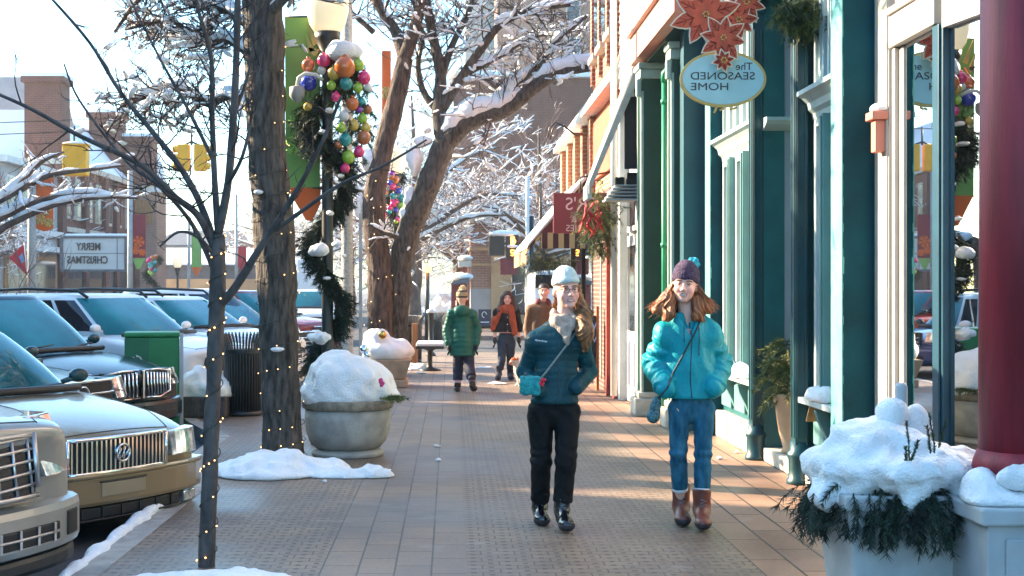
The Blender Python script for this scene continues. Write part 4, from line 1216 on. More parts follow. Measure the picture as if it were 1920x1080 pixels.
# ---------------- dark green shop
G = thing("green_shop", (2.8, 16.0, 0), "dark green shopfront with pale edged pilasters under a salmon fascia", "shop")
def pilaster(x0, x1, y0, y1, z1, base=True):
    b = MB(); b.bx(x0, x1, y0, y1, .30, z1); o = b.build("pilaster", M['green_paint'], G)
    e = MB(); e.bx(x0 - .012, x0 - .001, y0 + .0, y0 + .05, .3, z1 - .35); e.bx(x0 - .012, x0 - .001, y1 - .05, y1, .3, z1 - .35); e.bx(x0 - .006, x0 + .02, y0 - .008, y0 - .001, .3, z1 - .35)
    e.build("edge_moulding", M['green_edge'], o)
    q = MB(); q.bx(x0 - .05, x1, y0 - .05, y1 + .05, z1 - .08, z1); q.bx(x0 - .03, x1, y0 - .03, y1 + .03, z1 - .2, z1 - .08); q.bx(x0 - .07, x0 - .01, y0 - .03, y0 + .08, z1 - .42, z1 - .2); q.build("capital", M['green_edge'], o, bevel=.02)
    if base:
        q = MB(); q.bx(x0 - .09, x1, y0 - .06, y1 + .06, 0, .22); q.bx(x0 - .05, x1, y0 - .03, y1 + .03, .222, .296); q.build("stone_base", M['stone'], o, bevel=.02)
pilaster(2.36, 3.2, 16.45, 16.8, 4.36)
pilaster(2.50, 2.66, 15.05, 15.30, 4.36)
b = MB(); b.bx(2.95, 3.2, 15.3, 16.45, 0, .6); b.build("bulkhead", M['green_paint'], G)
shop_window(G, 3.0, 15.3, 16.45, .602, 4.3, .06, M['green_bright'], M['pane'])
b = MB(); b.bx(2.28, 2.42, 13.6, 16.95, 4.40, 4.74); b.build("fascia", M['salmon'], G)
b = MB(); b.bx(2.22, 2.42, 13.58, 16.97, 4.742, 4.80); b.bx(2.25, 2.42, 13.58, 16.97, 4.80 + .002, 4.86); b.build("cornice", M['cream'], G, bevel=.01)
b = MB(); b.bx(2.421, 3.2, 15.03, 16.95, 4.362, 4.6); b.build("soffit", M['green_paint'], G)
b = MB(); b.bx(2.34, 3.2, 15.03, 16.97, 4.862, 8.6); b.build("upper_wall", M['siding'], G)
b = MB(); b.bx(4.0, 4.1, 15.0, 16.8, 0, 4.3); b.build("interior", M['shop_dark'], G)
t = thing("downpipe", (2.46, 15.36, 0), "bright green downpipe beside the dark green shop's near pilaster", "pipe")
b = MB(); b.tube([(2.46, 15.36, 0.05), (2.46, 15.36, 3.95)], .03, 10); b.build("pipe", M['green_bright'], t)
for z in (.6, 2.05, 3.7):
    b = MB(); b.tube([(2.46, 15.36, z), (2.46, 15.36, z + .05)], .042, 10); b.build("bracket", M['green_bright'], t)
b = MB(); b.tube([(2.46, 15.36, 3.95), (2.46, 15.34, 4.05), (2.5, 15.30, 4.1)], .04, 8); b.build("elbow", M['green_bright'], t)

# ---------------- white sided upper storey with grey door below
Wt = thing("white_shop", (2.6, 18.0, 0), "white clapboard building with a glazed white door below", "shop")
b = MB(); b.bx(2.32, 3.4, 16.98, 18.2, 4.12, 8.6); wall = b.build("siding_wall", M['siding'], Wt)
b = MB()
for k in range(30): b.prism([(2.32, 16.985, 4.14 + k * .15), (2.295, 16.985, 4.14 + k * .15), (2.318, 16.985, 4.29 + k * .15)], (0, 1.2, 0))
b.build("clapboards", M['siding'], Wt)
b = MB(); b.bx(2.24, 2.34, 16.99, 18.75, 4.02, 4.118); b.build("band", M['white_trim'], Wt)
b = MB(); b.tube([(2.24, 18.3, .1), (2.24, 18.3, 8.6)], .045, 10); b.build("drainpipe", M['siding'], Wt)
b = MB(); b.bx(2.37, 2.50, 18.7, 18.9, 0, 4.0); b.build("door_post", M['plinth'], Wt, bevel=.01)
b = MB(); b.bx(2.50, 2.56, 17.5, 18.7, 0.02, 4.0); b.build("door_frame", M['plinth'], Wt)
b = MB(); b.bx(2.455, 2.499, 17.62, 18.55, .02, 2.3); d = b.build("door", M['white_trim'], Wt, bevel=.01)
b = MB(); b.bx(2.44, 2.454, 17.75, 18.42, 1.0, 2.15); b.build("pane", M['win_dark'], d)
b = MB(); b.bx(2.44, 2.454, 17.75, 18.42, .25, .85); b.build("lower_panel", M['lavender'], d)
b = MB(); b.bx(2.455, 2.499, 17.62, 18.55, 2.35, 3.1); d = b.build("transom", M['white_trim'], Wt)
b = MB(); b.bx(2.44, 2.454, 17.72, 18.45, 2.43, 3.02); b.build("pane", M['win_dark'], d)
b = MB(); b.bx(2.6, 3.3, 16.81, 17.49, 0, 4.0); b.build("dark_entry", M['shop_dark'], Wt)
# folded awning frame
A = thing("awning", (2.1, 17.1, 3.6), "narrow grey shed awning on a slanted arm above the white door", "awning")
b = MB(); b.prism([(1.76, 16.95, 2.78), (1.76, 16.95, 2.92), (2.40, 16.95, 4.52), (2.46, 16.95, 4.52), (2.46, 16.95, 4.40)], (0, .06, 0)); b.build("arm", M['grey_metal'], A)
b = MB(); b.prism([(1.775, 17.012, 2.88), (1.755, 17.012, 2.90), (2.34, 17.012, 4.42), (2.36, 17.012, 4.40)], (0, .5, 0)); b.build("canopy", M['plinth'], A)
b = MB(); b.bx(1.74, 1.80, 17.012, 17.5, 2.72, 2.90); b.build("valance", M['plinth'], A)
b = MB(); b.prism([(2.22, 17.02, 3.10), (2.22, 17.02, 3.95), (2.40, 17.02, 4.40), (2.62, 17.02, 4.40), (2.62, 17.02, 3.10)], (0, .02, 0)); b.build("under_awning_shade", M['shop_dark'], A)  # dark sheet standing in for the shade under the awning
t = thing("window_shelf", (2.3, 17.6, 2.9), "small slatted shelf with dark boxes under the slanted awning arm", "shelf")
b = MB()
for k in range(5): b.bx(2.02 + .03 * k, 2.44, 17.25, 17.75, 2.72 + .045 * k, 2.74 + .045 * k)
b.build("slats", M['plinth'], t)
b = MB(); b.bx(2.14, 2.26, 17.3, 17.5, 2.92, 3.02); b.bx(2.29, 2.42, 17.3, 17.6, 2.92, 3.08); b.build("boxes", M['black'], t, bevel=.01)

# ---------------- brick shop with red sign and striped awning
Bk = thing("brick_shop", (2.6, 22.0, 0), "sunlit orange and red brick shop behind the maroon hanging sign", "shop")
b = MB(); b.bx(2.37, 3.4, 18.95, 22.4, 0, 3.1); b.build("brick_pier", mat("dark_brick", (.12, .05, .04), .9, var=.3, scale=12) if False else brick_mat("dark_brick", (.16, .06, .045), (.11, .045, .035), (.25, .19, .16), .21, .072), Bk)
b = MB(); b.bx(2.42, 3.4, 18.95, 28.5, 3.104, 4.45); b.build("upper_band", M['brick_orange'], Bk)
b = MB(); b.bx(2.36, 2.418, 18.97, 22.1, 3.35, 4.30); b.build("painted_panel", M['orange_panel'], Bk)
for yy in (22.3, 23.6, 25.0, 26.5, 28.0):
    b = MB(); b.bx(2.33, 2.418, yy, yy + .35, 3.11, 4.44); b.build("pilaster", M['brick_orange'], Bk)
b = MB(); b.bx(2.20, 2.6, 18.3, 28.6, 4.452, 4.56); b.bx(2.27, 2.6, 18.3, 28.6, 4.562, 4.7); b.build("cornice", M['white_trim'], Bk, bevel=.015)
b = MB(); b.bx(2.37, 6, 18.75, 22.1, 4.704, 9.5); bw = b.build("upper_wall", M['brick_red'], Bk)
for ya in (19.3, 20.4, 21.4):
    f = MB(); f.bx(2.34, 2.368, ya - .3, ya + .3, 5.3, 7.6); fo = f.build("window", M['maroon_cloth'], Bk)
    f = MB(); f.bx(2.325, 2.339, ya - .22, ya + .22, 5.4, 7.5); f.build("pane", M['win_dark'], fo)
    f = MB(); f.bx(2.24, 2.368, ya - .36, ya + .36, 5.2, 5.296); f.build("sill", M['stone'], fo)
for ya in (18.9, 19.85, 20.9, 21.95):
    b = MB(); b.bx(2.31, 2.368, ya - .11, ya + .11, 4.9, 9.4); b.build("brick_strip", M['brick_red'], Bk)
b = MB(); rl = random.Random(2)
for yy in (19.45, 20.9):
    b.tube([(2.355, yy + .015 * math.sin(k * 2.1), 3.05 - k * .1) for k in range(30)], .012, 5)
tag(b.build("icicle_lights", M['siding']), "two vertical strings of white lights down the dark brick pier", "lights")
shop_window(Bk, 2.6, 22.45, 28.2, .5, 3.0, .08, M['black_metal'], M['pane'], nm="shopfront", bars=(24, 26))
b = MB(); b.bx(3.3, 3.4, 22.4, 28.4, 0, 3.1); b.build("interior", M['shop_dark'], Bk)
b = MB(); b.bx(2.55, 2.75, 22.4, 28.2, 0, .498); b.build("bulkhead", M['maroon_cloth'], Bk)
b = MB(); b.bx(2.33, 2.368, 19.0, 19.25, 0, 3.0); b.bx(2.28, 2.34, 19.5, 19.62, 0, 2.9); b.build("red_board", M['salmon'] if False else mat("red_board", (.36, .05, .035), .6, var=.2), Bk)
# maroon sign
M['maroon_sign'] = mat("maroon_sign", (.17, .010, .018), .45, var=.08, scale=5)
M['sign_pink'] = mat("sign_letter_pale", (.62, .42, .40), .5, var=.05)
def text_mesh(name, body, size, loc, m, parent, mirror=True, width=None, bold=0.0, face='-Y', ext=.004, align='CENTER'):
    """lettering as a thin raised mesh; mirror writes it the wrong way round as the photograph shows it"""
    cu = bpy.data.curves.new("text", 'FONT'); cu.body = body; cu.size = size; cu.align_x = align; cu.align_y = 'CENTER'; cu.extrude = ext; cu.offset = bold
    to = bpy.data.objects.new("text", cu); COL.objects.link(to)
    bpy.context.view_layer.update()
    me = bpy.data.meshes.new_from_object(to.evaluated_get(bpy.context.evaluated_depsgraph_get()))
    bpy.data.objects.remove(to); bpy.data.curves.remove(cu)
    xs = [v.co.x for v in me.vertices]
    sc = (width / (max(xs) - min(xs))) if width else 1
    for v in me.vertices:
        x, y, z = v.co
        x *= sc * (-1 if mirror else 1)
        if face == '-Y': v.co = (loc[0] + x, loc[1] - z, loc[2] + y)
        elif face == '+X': v.co = (loc[0] + z, loc[1] + x, loc[2] + y)
        else: v.co = (loc[0] - z, loc[1] - x, loc[2] + y)
    bm = bmesh.new(); bm.from_mesh(me); bmesh.ops.recalc_face_normals(bm, faces=bm.faces); bm.to_mesh(me); bm.free()
    me.materials.clear(); me.materials.append(m)
    me.polygons.foreach_set("material_index", [0] * len(me.polygons))
    return mesh_obj(name, me, parent)
S = thing("hanging_sign", (2.0, 19.5, 2.4), "maroon hanging sign with pale mirrored letters and snow on top", "sign")
b = MB(); b.bx(1.50, 2.42, 19.48, 19.54, 2.38, 2.97); b.build("board", M['maroon_sign'], S, bevel=.006)
text_mesh("lettering", "ER'S", .26, (1.90, 19.475, 2.80), M['sign_pink'], S)
text_mesh("lettering", "&", .13, (1.80, 19.475, 2.58), M['sign_pink'], S)
text_mesh("lettering", "ORIES", .135, (1.86, 19.475, 2.45), M['sign_pink'], S)
b = MB(); b.tube([(1.9, 19.51, 2.97), (1.9, 19.51, 3.2), (2.45, 19.51, 3.3)], .014, 6); b.build("hanger", M['black_metal'], S)
b = MB(); b.tube([W(1028, 258, 20.2), W(1030, 240, 20.2), W(1042, 229, 20.2), W(1060, 237, 20.2), W(1075, 250, 20.2), W(1092, 250, 20.2)], .012, 6); b.tube([W(1032, 262, 20.4), W(1036, 242, 20.4), W(1046, 231, 20.4), W(1062, 240, 20.4), W(1078, 253, 20.4), W(1092, 253, 20.4)], .012, 6)
tag(b.build("gooseneck_lamp", M['black_metal']), "pair of curved black gooseneck lamp arms above the maroon sign", "lamp")
# striped awning
def stripe_mat():
    m = bpy.data.materials.new("awning_stripes"); m.use_nodes = True; n = m.node_tree.nodes; l = m.node_tree.links; bb = n["Principled BSDF"]; bb.inputs["Roughness"].default_value = .8
    tc = n.new("ShaderNodeTexCoord"); sp = n.new("ShaderNodeSeparateXYZ"); l.new(tc.outputs["Object"], sp.inputs[0])
    a = n.new("ShaderNodeMath"); a.operation = 'ADD'; l.new(sp.outputs["X"], a.inputs[0]); l.new(sp.outputs["Y"], a.inputs[1])
    f = n.new("ShaderNodeMath"); f.operation = 'MULTIPLY'; f.inputs[1].default_value = 5.2; l.new(a.outputs[0], f.inputs[0])
    g_ = n.new("ShaderNodeMath"); g_.operation = 'FRACT'; l.new(f.outputs[0], g_.inputs[0])
    h = n.new("ShaderNodeMath"); h.operation = 'GREATER_THAN'; h.inputs[1].default_value = .5; l.new(g_.outputs[0], h.inputs[0])
    mx = n.new("ShaderNodeMixRGB"); mx.inputs[1].default_value = (.06, .012, .016, 1); mx.inputs[2].default_value = (.55, .38, .16, 1); l.new(h.outputs[0], mx.inputs[0]); l.new(mx.outputs[0], bb.inputs["Base Color"])
    return m
M['stripes'] = stripe_mat()
A = thing("awning", (1.9, 24, 2.6), "striped tan and maroon awning with snow over the brick shop's dark window", "awning")
b = MB(); b.prism([(1.36, 23.6, 2.22), (1.36, 23.6, 2.27), (2.40, 23.6, 3.5), (2.40, 23.6, 3.42)], (0, 4.6, 0)); b.build("canopy", M['stripes'], A)
b = MB(); b.bx(1.34, 1.356, 23.6, 28.2, 2.0, 2.24); b.build("valance", M['stripes'], A)
b = MB(); b.bx(1.60, 2.38, 23.575, 23.587, 2.28, 2.56); b.build("end_valance", M['stripes'], A)
b = MB(); b.prism([(1.60, 23.59, 2.561), (2.38, 23.59, 2.561), (2.38, 23.59, 3.38)], (0, .012, 0)); b.build("cheek", M['maroon_cloth'], A)
b = MB(); b.prism([(1.34, 23.55, 2.275), (1.36, 23.55, 2.36), (2.40, 23.55, 3.60), (2.40, 23.55, 3.505)], (0, 4.7, 0)); tag(b.build("awning_snow", M['snow'], bevel=.02), "sheet of bluish snow lying on the striped awning's slope", "snow")
# sandwich board
S = thing("sandwich_board", (2.2, 19.3, 0), "dark chalkboard in an orange wood frame leaning by the brick shop", "sign")
b = MB(); b.bx(1.96, 2.25, 20.6, 20.63, .35, 1.15); b.build("board", mat("chalkboard", (.02, .03, .035), .7, var=.4, scale=6), S)
b = MB(); b.bx(2.25, 2.29, 20.58, 20.66, .0, 1.30); b.bx(1.93, 1.96, 20.58, 20.66, .0, 1.2); b.build("wood_frame", mat("orange_wood", (.42, .12, .04), .6, var=.2), S)
text_mesh("lettering", "Win", .20, (2.10, 20.595, 1.0), mat("chalk_blue", (.35, .5, .75), .6, var=.2), S)
text_mesh("lettering", "well", .20, (2.10, 20.595, .80), mat("chalk_white", (.6, .65, .7), .6, var=.2), S)

# ---------------- near shop: cream pilaster, tall panes, red column
N = thing("corner_shop", (3.2, 8.0, 0), "cream and navy framed shop window nearest the camera behind the red column", "shop")
b = MB(); b.bx(3.0, 3.6, 9.18, 9.44, 0, 5.6); b.build("cream_pilaster", M['cream'], N, bevel=.006)
b = MB(); b.bx(3.012, 3.099, 9.165, 9.178, 0, 5.6); b.build("shaded_return", M['grey_panel'], N)  # grey board puts the pilaster's shaded side into the colour
b = MB(); b.bx(3.10, 3.5, 9.10, 9.178, 0, 5.6); b.bx(3.07, 3.2, 8.98, 9.098, .30, 5.6); b.build("jamb", M['beige'], N, bevel=.006)
XG = 3.02
b = MB(); b.bx(XG - .03, XG + .10, 8.98, 9.04, .3, 3.2); b.bx(XG + .0, XG + .10, 8.90, 8.978, .3, 3.2); b.build("window_frame", M['beige'], N, bevel=.008)
b = MB(); b.bx(XG - .05, XG + .2, 8.2, 9.05, 3.204, 3.42); b.bx(XG - .07, XG + .2, 8.2, 9.05, 3.422, 3.47); b.build("top_rail", M['beige'], N, bevel=.008)
b = MB(); b.bx(XG + .012, XG + .02, 8.3, 8.90, .32, 3.2); b.build("pane", M['pane_mirror'], N)
b = MB(); b.bx(XG + .05, XG + .09, 8.66, 8.92, .32, 3.2); b.build("curtain_panel", M['grey_panel'], N)
b = MB(); b.bx(XG - .02, XG + .16, 8.13, 8.30, .0, 3.2); b.bx(XG - .035, XG - .021, 8.16, 8.27, .1, 3.2); b.build("navy_post", M['navy_frame'], N, bevel=.008)
PHI = R(9.1)
tx, ty = math.sin(PHI), -math.cos(PHI)
def along(p, d, s=0): return (p[0] + tx * d - math.cos(PHI) * s, p[1] + ty * d - math.sin(PHI) * s)
P0 = (XG + .03, 8.13)
def slab_along(mb, d0, d1, s0, s1, z0, z1):
    q = [along(P0, d0, s0), along(P0, d1, s0), along(P0, d1, s1), along(P0, d0, s1)]
    mb.prism([(x, y, z0) for x, y in q], (0, 0, z1 - z0))
b = MB(); slab_along(b, .02, 4.4, 0, .008, .32, 3.16); b.build("pane", M['pane_mirror'], N)
b = MB(); slab_along(b, 0, 4.4, -.06, .05, .0, .318); b.build("bulkhead", M['navy_frame'], N)
b = MB(); slab_along(b, 0, 4.4, -.06, .06, 3.165, 3.44); b.build("top_rail", M['grey_panel'], N)
b = MB(); slab_along(b, 0, 2.4, 0, .008, 3.5, 4.5); b.bx(XG + .012, XG + .02, 8.3, 8.98, 3.5, 4.5); b.build("transom_pane", M['pane_mirror'], N)
b = MB(); slab_along(b, 0, 2.4, -.06, .05, 4.5, 5.6); b.bx(XG - .04, XG + .3, 8.15, 8.97, 4.5, 5.6); b.bx(XG - .03, XG + .06, 8.9, 8.97, 3.475, 4.498); b.build("lintel", M['beige'], N)
b = MB(); b.bx(XG - .02, XG + .3, 8.32, 8.97, 0, .298); b.build("bulkhead", M['beige'], N)
b = MB(); b.bx(4.6, 4.7, 4.2, 9.4, 0, 5.5); b.bx(3.2, 4.6, 9.30, 9.40, 0, 5.4); b.build("interior", M['shop_dark'], N)
b = MB(); b.bx(3.05, 8, 3.0, 9.44, 5.61, 9); b.build("upper_wall", M['brick_tan'], N)
b = MB(); b.bx(2.93, 3.07, 9.20, 9.30, 2.52, 2.74); b.bx(2.90, 3.06, 9.17, 9.33, 2.742, 2.80); t = b.build("pilaster_bracket", M['salmon'], N, bevel=.008)
C_ = thing("red_column", (2.75, 6.4, .56), "round dark red column standing on the pale plinth at the right edge", "column")
b = MB(); b.lathe([(.205, .80), (.20, 2.0), (.19, 4.4)], (2.75, 6.4, 0), 40); b.build("shaft", M['red_paint'], C_)
b = MB(); b.lathe([(.255, .585), (.255, .64), (.235, .66), (.225, .70), (.235, .72), (.228, .75), (.207, .805)], (2.75, 6.4, 0), 40); b.build("base", M['red_paint'], C_)
b = MB(); b.lathe([(.19, 4.4), (.27, 4.5), (.27, 4.6)], (2.75, 6.4, 0), 40); b.build("capital", M['red_paint'], C_)
Pl = thing("plinth", (2.75, 6.4, 0), "pale grey square plinth with snow under the red column", "plinth")
b = MB(); b.bx(2.44, 3.12, 6.06, 6.78, 0, .50); b.build("body", M['plinth'], Pl, bevel=.008)
b = MB(); b.bx(2.40, 3.16, 6.02, 6.82, .502, .58); b.build("cap", M['plinth'], Pl, bevel=.012)
b = MB(); b.bx(2.52, 3.04, 6.046, 6.059, .08, .44); b.build("panel", M['plinth'], Pl, bevel=.008)
# ---------------- oval shop sign with poinsettias
M['sign_blue'] = mat("sign_blue", (.32, .54, .60), .5, var=.05)
M['gold'] = mat("gold_paint", (.52, .36, .11), .45, var=.12)
M['letter'] = mat("letter_dark", (.035, .035, .04), .5, var=0)
M['poin'] = mat("poinsettia", (.46, .065, .028), .6, var=.25, scale=14)
M['poin_dark'] = mat("poinsettia_line", (.22, .025, .015), .6, var=.1)
M['poin_edge'] = mat("poinsettia_edge", (.70, .62, .50), .6, var=.05)
YS = 10.7
S = thing("oval_sign", W(1355, 148, YS), "oval pale blue hanging sign with mirrored lettering topped by orange poinsettias", "sign")
c0 = W(1356, 148, YS); sc = YS / FPX
def oval(rx, rz, y0, y1, m, nm, n=56):
    b = MB(); b.prism([(c0.x + rx * math.cos(2 * math.pi * k / n), y0, c0.z + rz * math.sin(2 * math.pi * k / n)) for k in range(n)], (0, y1 - y0, 0)); return b.build(nm, m, S, bevel=.004)
oval(81 * sc, 53 * sc, YS, YS + .035, M['gold'], "rim"); oval(76 * sc, 48 * sc, YS - .006, YS + .041, M['sign_blue'], "board")
def ptxt(s, size, px, py, wpx):
    p = W(px, py, YS - .008); text_mesh("lettering", s, size, (p.x, p.y, p.z), M['letter'], S, width=wpx * sc, bold=0.0, ext=.002)
ptxt("The", .085, 1395, 125, 31); ptxt("SEASONED", .085, 1355, 143, 120); ptxt("HOME", .085, 1331, 163, 70)
def poinsettia(cx, cy, r, Y, rot=0, n=8, nm="poinsettia"):
    p0 = W(cx, cy, Y); rr = r * Y / FPX
    out = MB(); pet = MB(); ln = MB(); yel = MB()
    def petal(mb, a, L, w, y, th):
        d = Vector((math.cos(a), 0, math.sin(a))); e = Vector((-math.sin(a), 0, math.cos(a)))
        o = Vector((p0.x, y, p0.z))
        pts = [o + d * (L * u) + e * (w * L * v) for u, v in ((.0, .06), (.25, .55), (.45, .85), (.62, .75), (.80, .48), (1.0, 0), (.80, -.48), (.62, -.75), (.45, -.85), (.25, -.55), (.0, -.06))]
        mb.prism(pts, (0, th, 0))
    for k in range(n):
        a = rot + 2 * math.pi * k / n; L = rr * (1 if k % 2 == 0 else .88)
        petal(out, a, L + .016, .29, Y - .004 - .0006 * k, .008)
        petal(pet, a, L, .26, Y - .014 - .0011 * (k % 2) - .0003 * k, .009)
        d = Vector((math.cos(a), 0, math.sin(a))); e = Vector((-math.sin(a), 0, math.cos(a))); o = Vector((p0.x, Y - .0175, p0.z))
        ln.tube([o, o + d * L * .9], .0035, 4)
        for u in (.35, .55):
            ln.tube([o + d * L * u, o + d * L * (u + .16) + e * L * .13], .0022, 4); ln.tube([o + d * L * u, o + d * L * (u + .16) - e * L * .13], .0022, 4)
    for k in range(n):
        petal(pet, rot + math.pi / n + 2 * math.pi * k / n, rr * .55, .28, Y - .026 - .0004 * k, .008)
    fo = pet.build(nm, M['poin'], S)
    out.build("white_edge", M['poin_edge'], fo); ln.build("veins", M['poin_dark'], fo)
    for k in range(7): yel.sphere((p0.x + .02 * math.cos(k), Y - .035, p0.z + .02 * math.sin(k)), .008, 6, 5)
    yel.build("flower_centre", M['gold'], fo)
poinsettia(1322, 28, 66, YS - .02, .3); poinsettia(1355, 72, 46, YS - .05, .6); poinsettia(1356, 114, 20, YS - .08, .2); poinsettia(1384, 38, 36, YS + .03, .1); poinsettia(1398, 5, 40, YS + .05, .5)
b = MB(); b.tube([W(1355, 96, YS + .02), W(1355, -60, YS + .02)], .012, 6); b.tube([W(1330, -60, YS + .02), (2.8, YS + .02, W(1330, -60, YS).z)], .018, 8); b.build("bracket", M['black_metal'], S)
b = MB()
for q in ((1338, 201, 1345, 212), (1352, 203, 1356, 207), (1368, 203, 1374, 206), (1376, 201, 1381, 205)): b.tube([W(q[0] + 6, q[1], YS), W(q[2] - 6, q[3], YS)], .010, 5)
b.build("gold_scroll", M['gold'], S)
# ================================================================== needles, snow, planters, lamp posts
def needle_spray(mb, p, d, L, rnd, n=40, nl=.05, w=.003, droop=.3, mi=0):
    """one drooping evergreen twig with needles on both sides"""
    d = Vector(d).normalized(); p = Vector(p); seg = 6; pts = [p.copy()]; ds = []
    for k in range(seg):
        d = (d + Vector((rnd.uniform(-.12, .12), rnd.uniform(-.12, .12), -droop / seg * 2 + rnd.uniform(-.05, .05)))).normalized()
        p = p + d * L / seg; pts.append(p.copy()); ds.append(d.copy())
    mb.tube(pts, [.004 * (1 - .6 * k / seg) for k in range(seg + 1)], 3, mi, caps=False)
    for i in range(n):
        t = rnd.random() * seg; k = min(int(t), seg - 1); o = pts[k].lerp(pts[k + 1], t - k); dd = ds[k]
        s = Vector((rnd.gauss(0, 1), rnd.gauss(0, 1), rnd.gauss(0, 1))); s = (s - dd * s.dot(dd))
        if s.length < 1e-4: continue
        s.normalize(); e = (dd * .9 + s * rnd.uniform(.5, 1.1)).normalized(); l = nl * rnd.uniform(.6, 1.2)
        q = e.cross(Vector((rnd.gauss(0, 1), rnd.gauss(0, 1), rnd.gauss(0, 1)))).normalized() * w
        mb.add([o - q, o + q, o + e * l], [(0, 1, 2)], mi)

def snow_lump(name, c, r, parent=None, seed=0, h=.02, rough=.12, flat=None, m='snow', label=None, cat="snow", extra=None, group=None, fq=9):
    """lumpy heap of snow; r = three half axes"""
    c = np.asarray(c, np.float32); r = np.asarray(r, np.float32)
    def f(P):
        d = ell(P, c, r)
        if extra is not None: d = smin(d, extra(P), .06)
        d = d + rough * float(r.min()) * (wob(P, fq, seed) + .5 * wob(P, fq * 2.3, seed + 1) + .30 * wob(P, fq * 5.5, seed + 2)) + .0035 * wob(P, 120, seed)
        if flat is not None: d = smax(d, flat - P[..., 2], .01)
        return d
    e = r * 1.35 + .05
    xs = axis(c[0] - e[0], c[0] + e[0], h); ys = axis(c[1] - e[1], c[1] + e[1], h); zs = axis((flat - .02) if flat is not None else c[2] - e[2], c[2] + e[2], h * .8)
    o = sdf_obj(name, f, xs, ys, zs, [M[m]], parent)
    if label: tag(o, label, cat, group)
    return o

# ---------------- ground snow
snow_lump("snow_patch", (-1.50, 11.45, .02), (.64, .55, .13), seed=2, h=.016, flat=.002, rough=.42, fq=7, label="bright snow heap on the pavers round the foot of the thick light-wrapped tree")
snow_lump("snow_patch", (-.86, 11.2, .0), (.40, .22, .075), seed=5, h=.016, flat=.002, rough=.5, fq=10, label="thin tail of snow trailing off the heap towards the middle of the walk")
snow_lump("snow_patch", (-1.28, 7.15, .0), (.52, .30, .05), seed=4, h=.018, flat=.002, rough=.5, label="flat snow patch at the foot of the thin young tree")
rnd = random.Random(3)
for i, (px, py, r) in enumerate(((430, 760, .09), (405, 770, .06), (822, 838, .05), (822, 865, .04), (725, 883, .06), (760, 722, .16), (790, 700, .12), (935, 720, .22), (910, 690, .2), (610, 905, .03), (700, 650, .2), (1560, 885, .05), (1350, 862, .04), (1382, 850, .03))):
    Y = 3950 / (py - 540); p = W(px, py, Y)
    snow_lump("snow_scrap", (p.x, p.y, 0), (r, r * 1.0, .03), seed=i, h=.012 if r < .1 else .02, flat=.002, rough=.5, fq=25 if r < .1 else 12, group="scraps of snow left on the walk",
              label="small scrap of snow left on the brick walk")
def ridge(name, pts, r, label, seed=0, m='snow', h=.02):
    pts = [np.array(p, np.float32) for p in pts]
    def f(P):
        d = chain(P, pts, [r] * len(pts), .03)
        return smax(d + r * .45 * (wob(P, 11, seed) + .5 * wob(P, 27, seed)), -.15 - P[..., 2], .01)
    lo = np.min(pts, 0) - r * 2; hi = np.max(pts, 0) + r * 2
    o = sdf_obj(name, f, axis(lo[0], hi[0], h), axis(lo[1], hi[1], h), axis(lo[2], hi[2], h), [M[m]]); return tag(o, label, "snow")
ridge("snow_ridge", [(-2.12, 7.1, -.02), (-2.12, 8.0, -.02), (-2.13, 8.7, -.01), (-2.10, 9.5, .02)], .05, "narrow ridge of snow along the kerb in front of the parked cars", 1)

# ---------------- round concrete planter
def bowl_planter(c, s, label):
    t = thing("planter", c, label, "planter")
    b = MB(); b.lathe([(.30 * s, 0), (.33 * s, .0), (.345 * s, .03), (.33 * s, .055), (.27 * s, .075)], c, 48); b.build("foot", M['concrete'], t)
    b = MB(); b.lathe([(.26 * s, .07), (.31 * s, .085), (.36 * s, .14), (.395 * s, .24), (.405 * s, .36), (.402 * s, .44), (.36 * s, .445), (.1, .45)], c, 48); b.build("bowl", M['concrete'], t)
    b = MB(); b.lathe([(.402 * s, .445), (.425 * s, .455), (.428 * s, .52), (.42 * s, .535), (.36 * s, .535), (.36 * s, .48)], c, 48, cap=False); b.build("rim", mat("rim_concrete", (.24, .20, .15), .9, var=.35, scale=14, bump=.5), t)
    return t
pc = W(652, 850, 12.6); pc.z = 0
bowl_planter(pc, 1.0, "round concrete bowl planter heaped with snow behind the thick tree")
pcn = np.array(pc, np.float32)
snow_lump("snow_mound", (pc.x, pc.y, .60), (.42, .40, .34), seed=3, h=.02, flat=.50, rough=.22, fq=6, label="big smooth heap of snow on the round concrete planter",
          extra=lambda P: smin(ell(P, pcn + V3(-.10, 0, .72), (.26, .25, .28)), ell(P, pcn + V3(.20, -.05, .62), (.22, .22, .20)), .06))
rnd = random.Random(11)
b = MB()
for k in range(16):
    a = rnd.uniform(-.9, .9); b_ = Vector((pc.x + .30 + .1 * rnd.random(), pc.y - .28 + .15 * rnd.random(), .56)); needle_spray(b, b_, (math.cos(a) * .8, -.5 + .6 * math.sin(a), .2), rnd.uniform(.10, .2), rnd, 50, .045, .004)
tag(b.build("evergreen_sprig", M['needles_yellow']), "yellowish evergreen sprig poking out of the snow at the rim of the round planter", "greenery")
b = MB(); g0 = W(683, 655, 12.35)
b.sphere(g0, .045, 14, 10); b.sphere(g0 + Vector((.03, -.02, -.05)), .035, 12, 8); ob = b.build("silver_bauble", M['chrome']); tag(ob, "silver bauble set in the snow on top of the round planter", "ornament")
b = MB(); g0 = W(716, 717, 12.15)
for k in range(6): b.sphere(g0 + Vector((rnd.uniform(-.02, .02), 0, rnd.uniform(-.03, .03))), .018, 8, 6)
tag(b.build("pink_berries", mat("pink_berry", (.70, .05, .22), .5, var=.2)), "bright pink berry cluster beside the sprig on the round planter", "ornament")
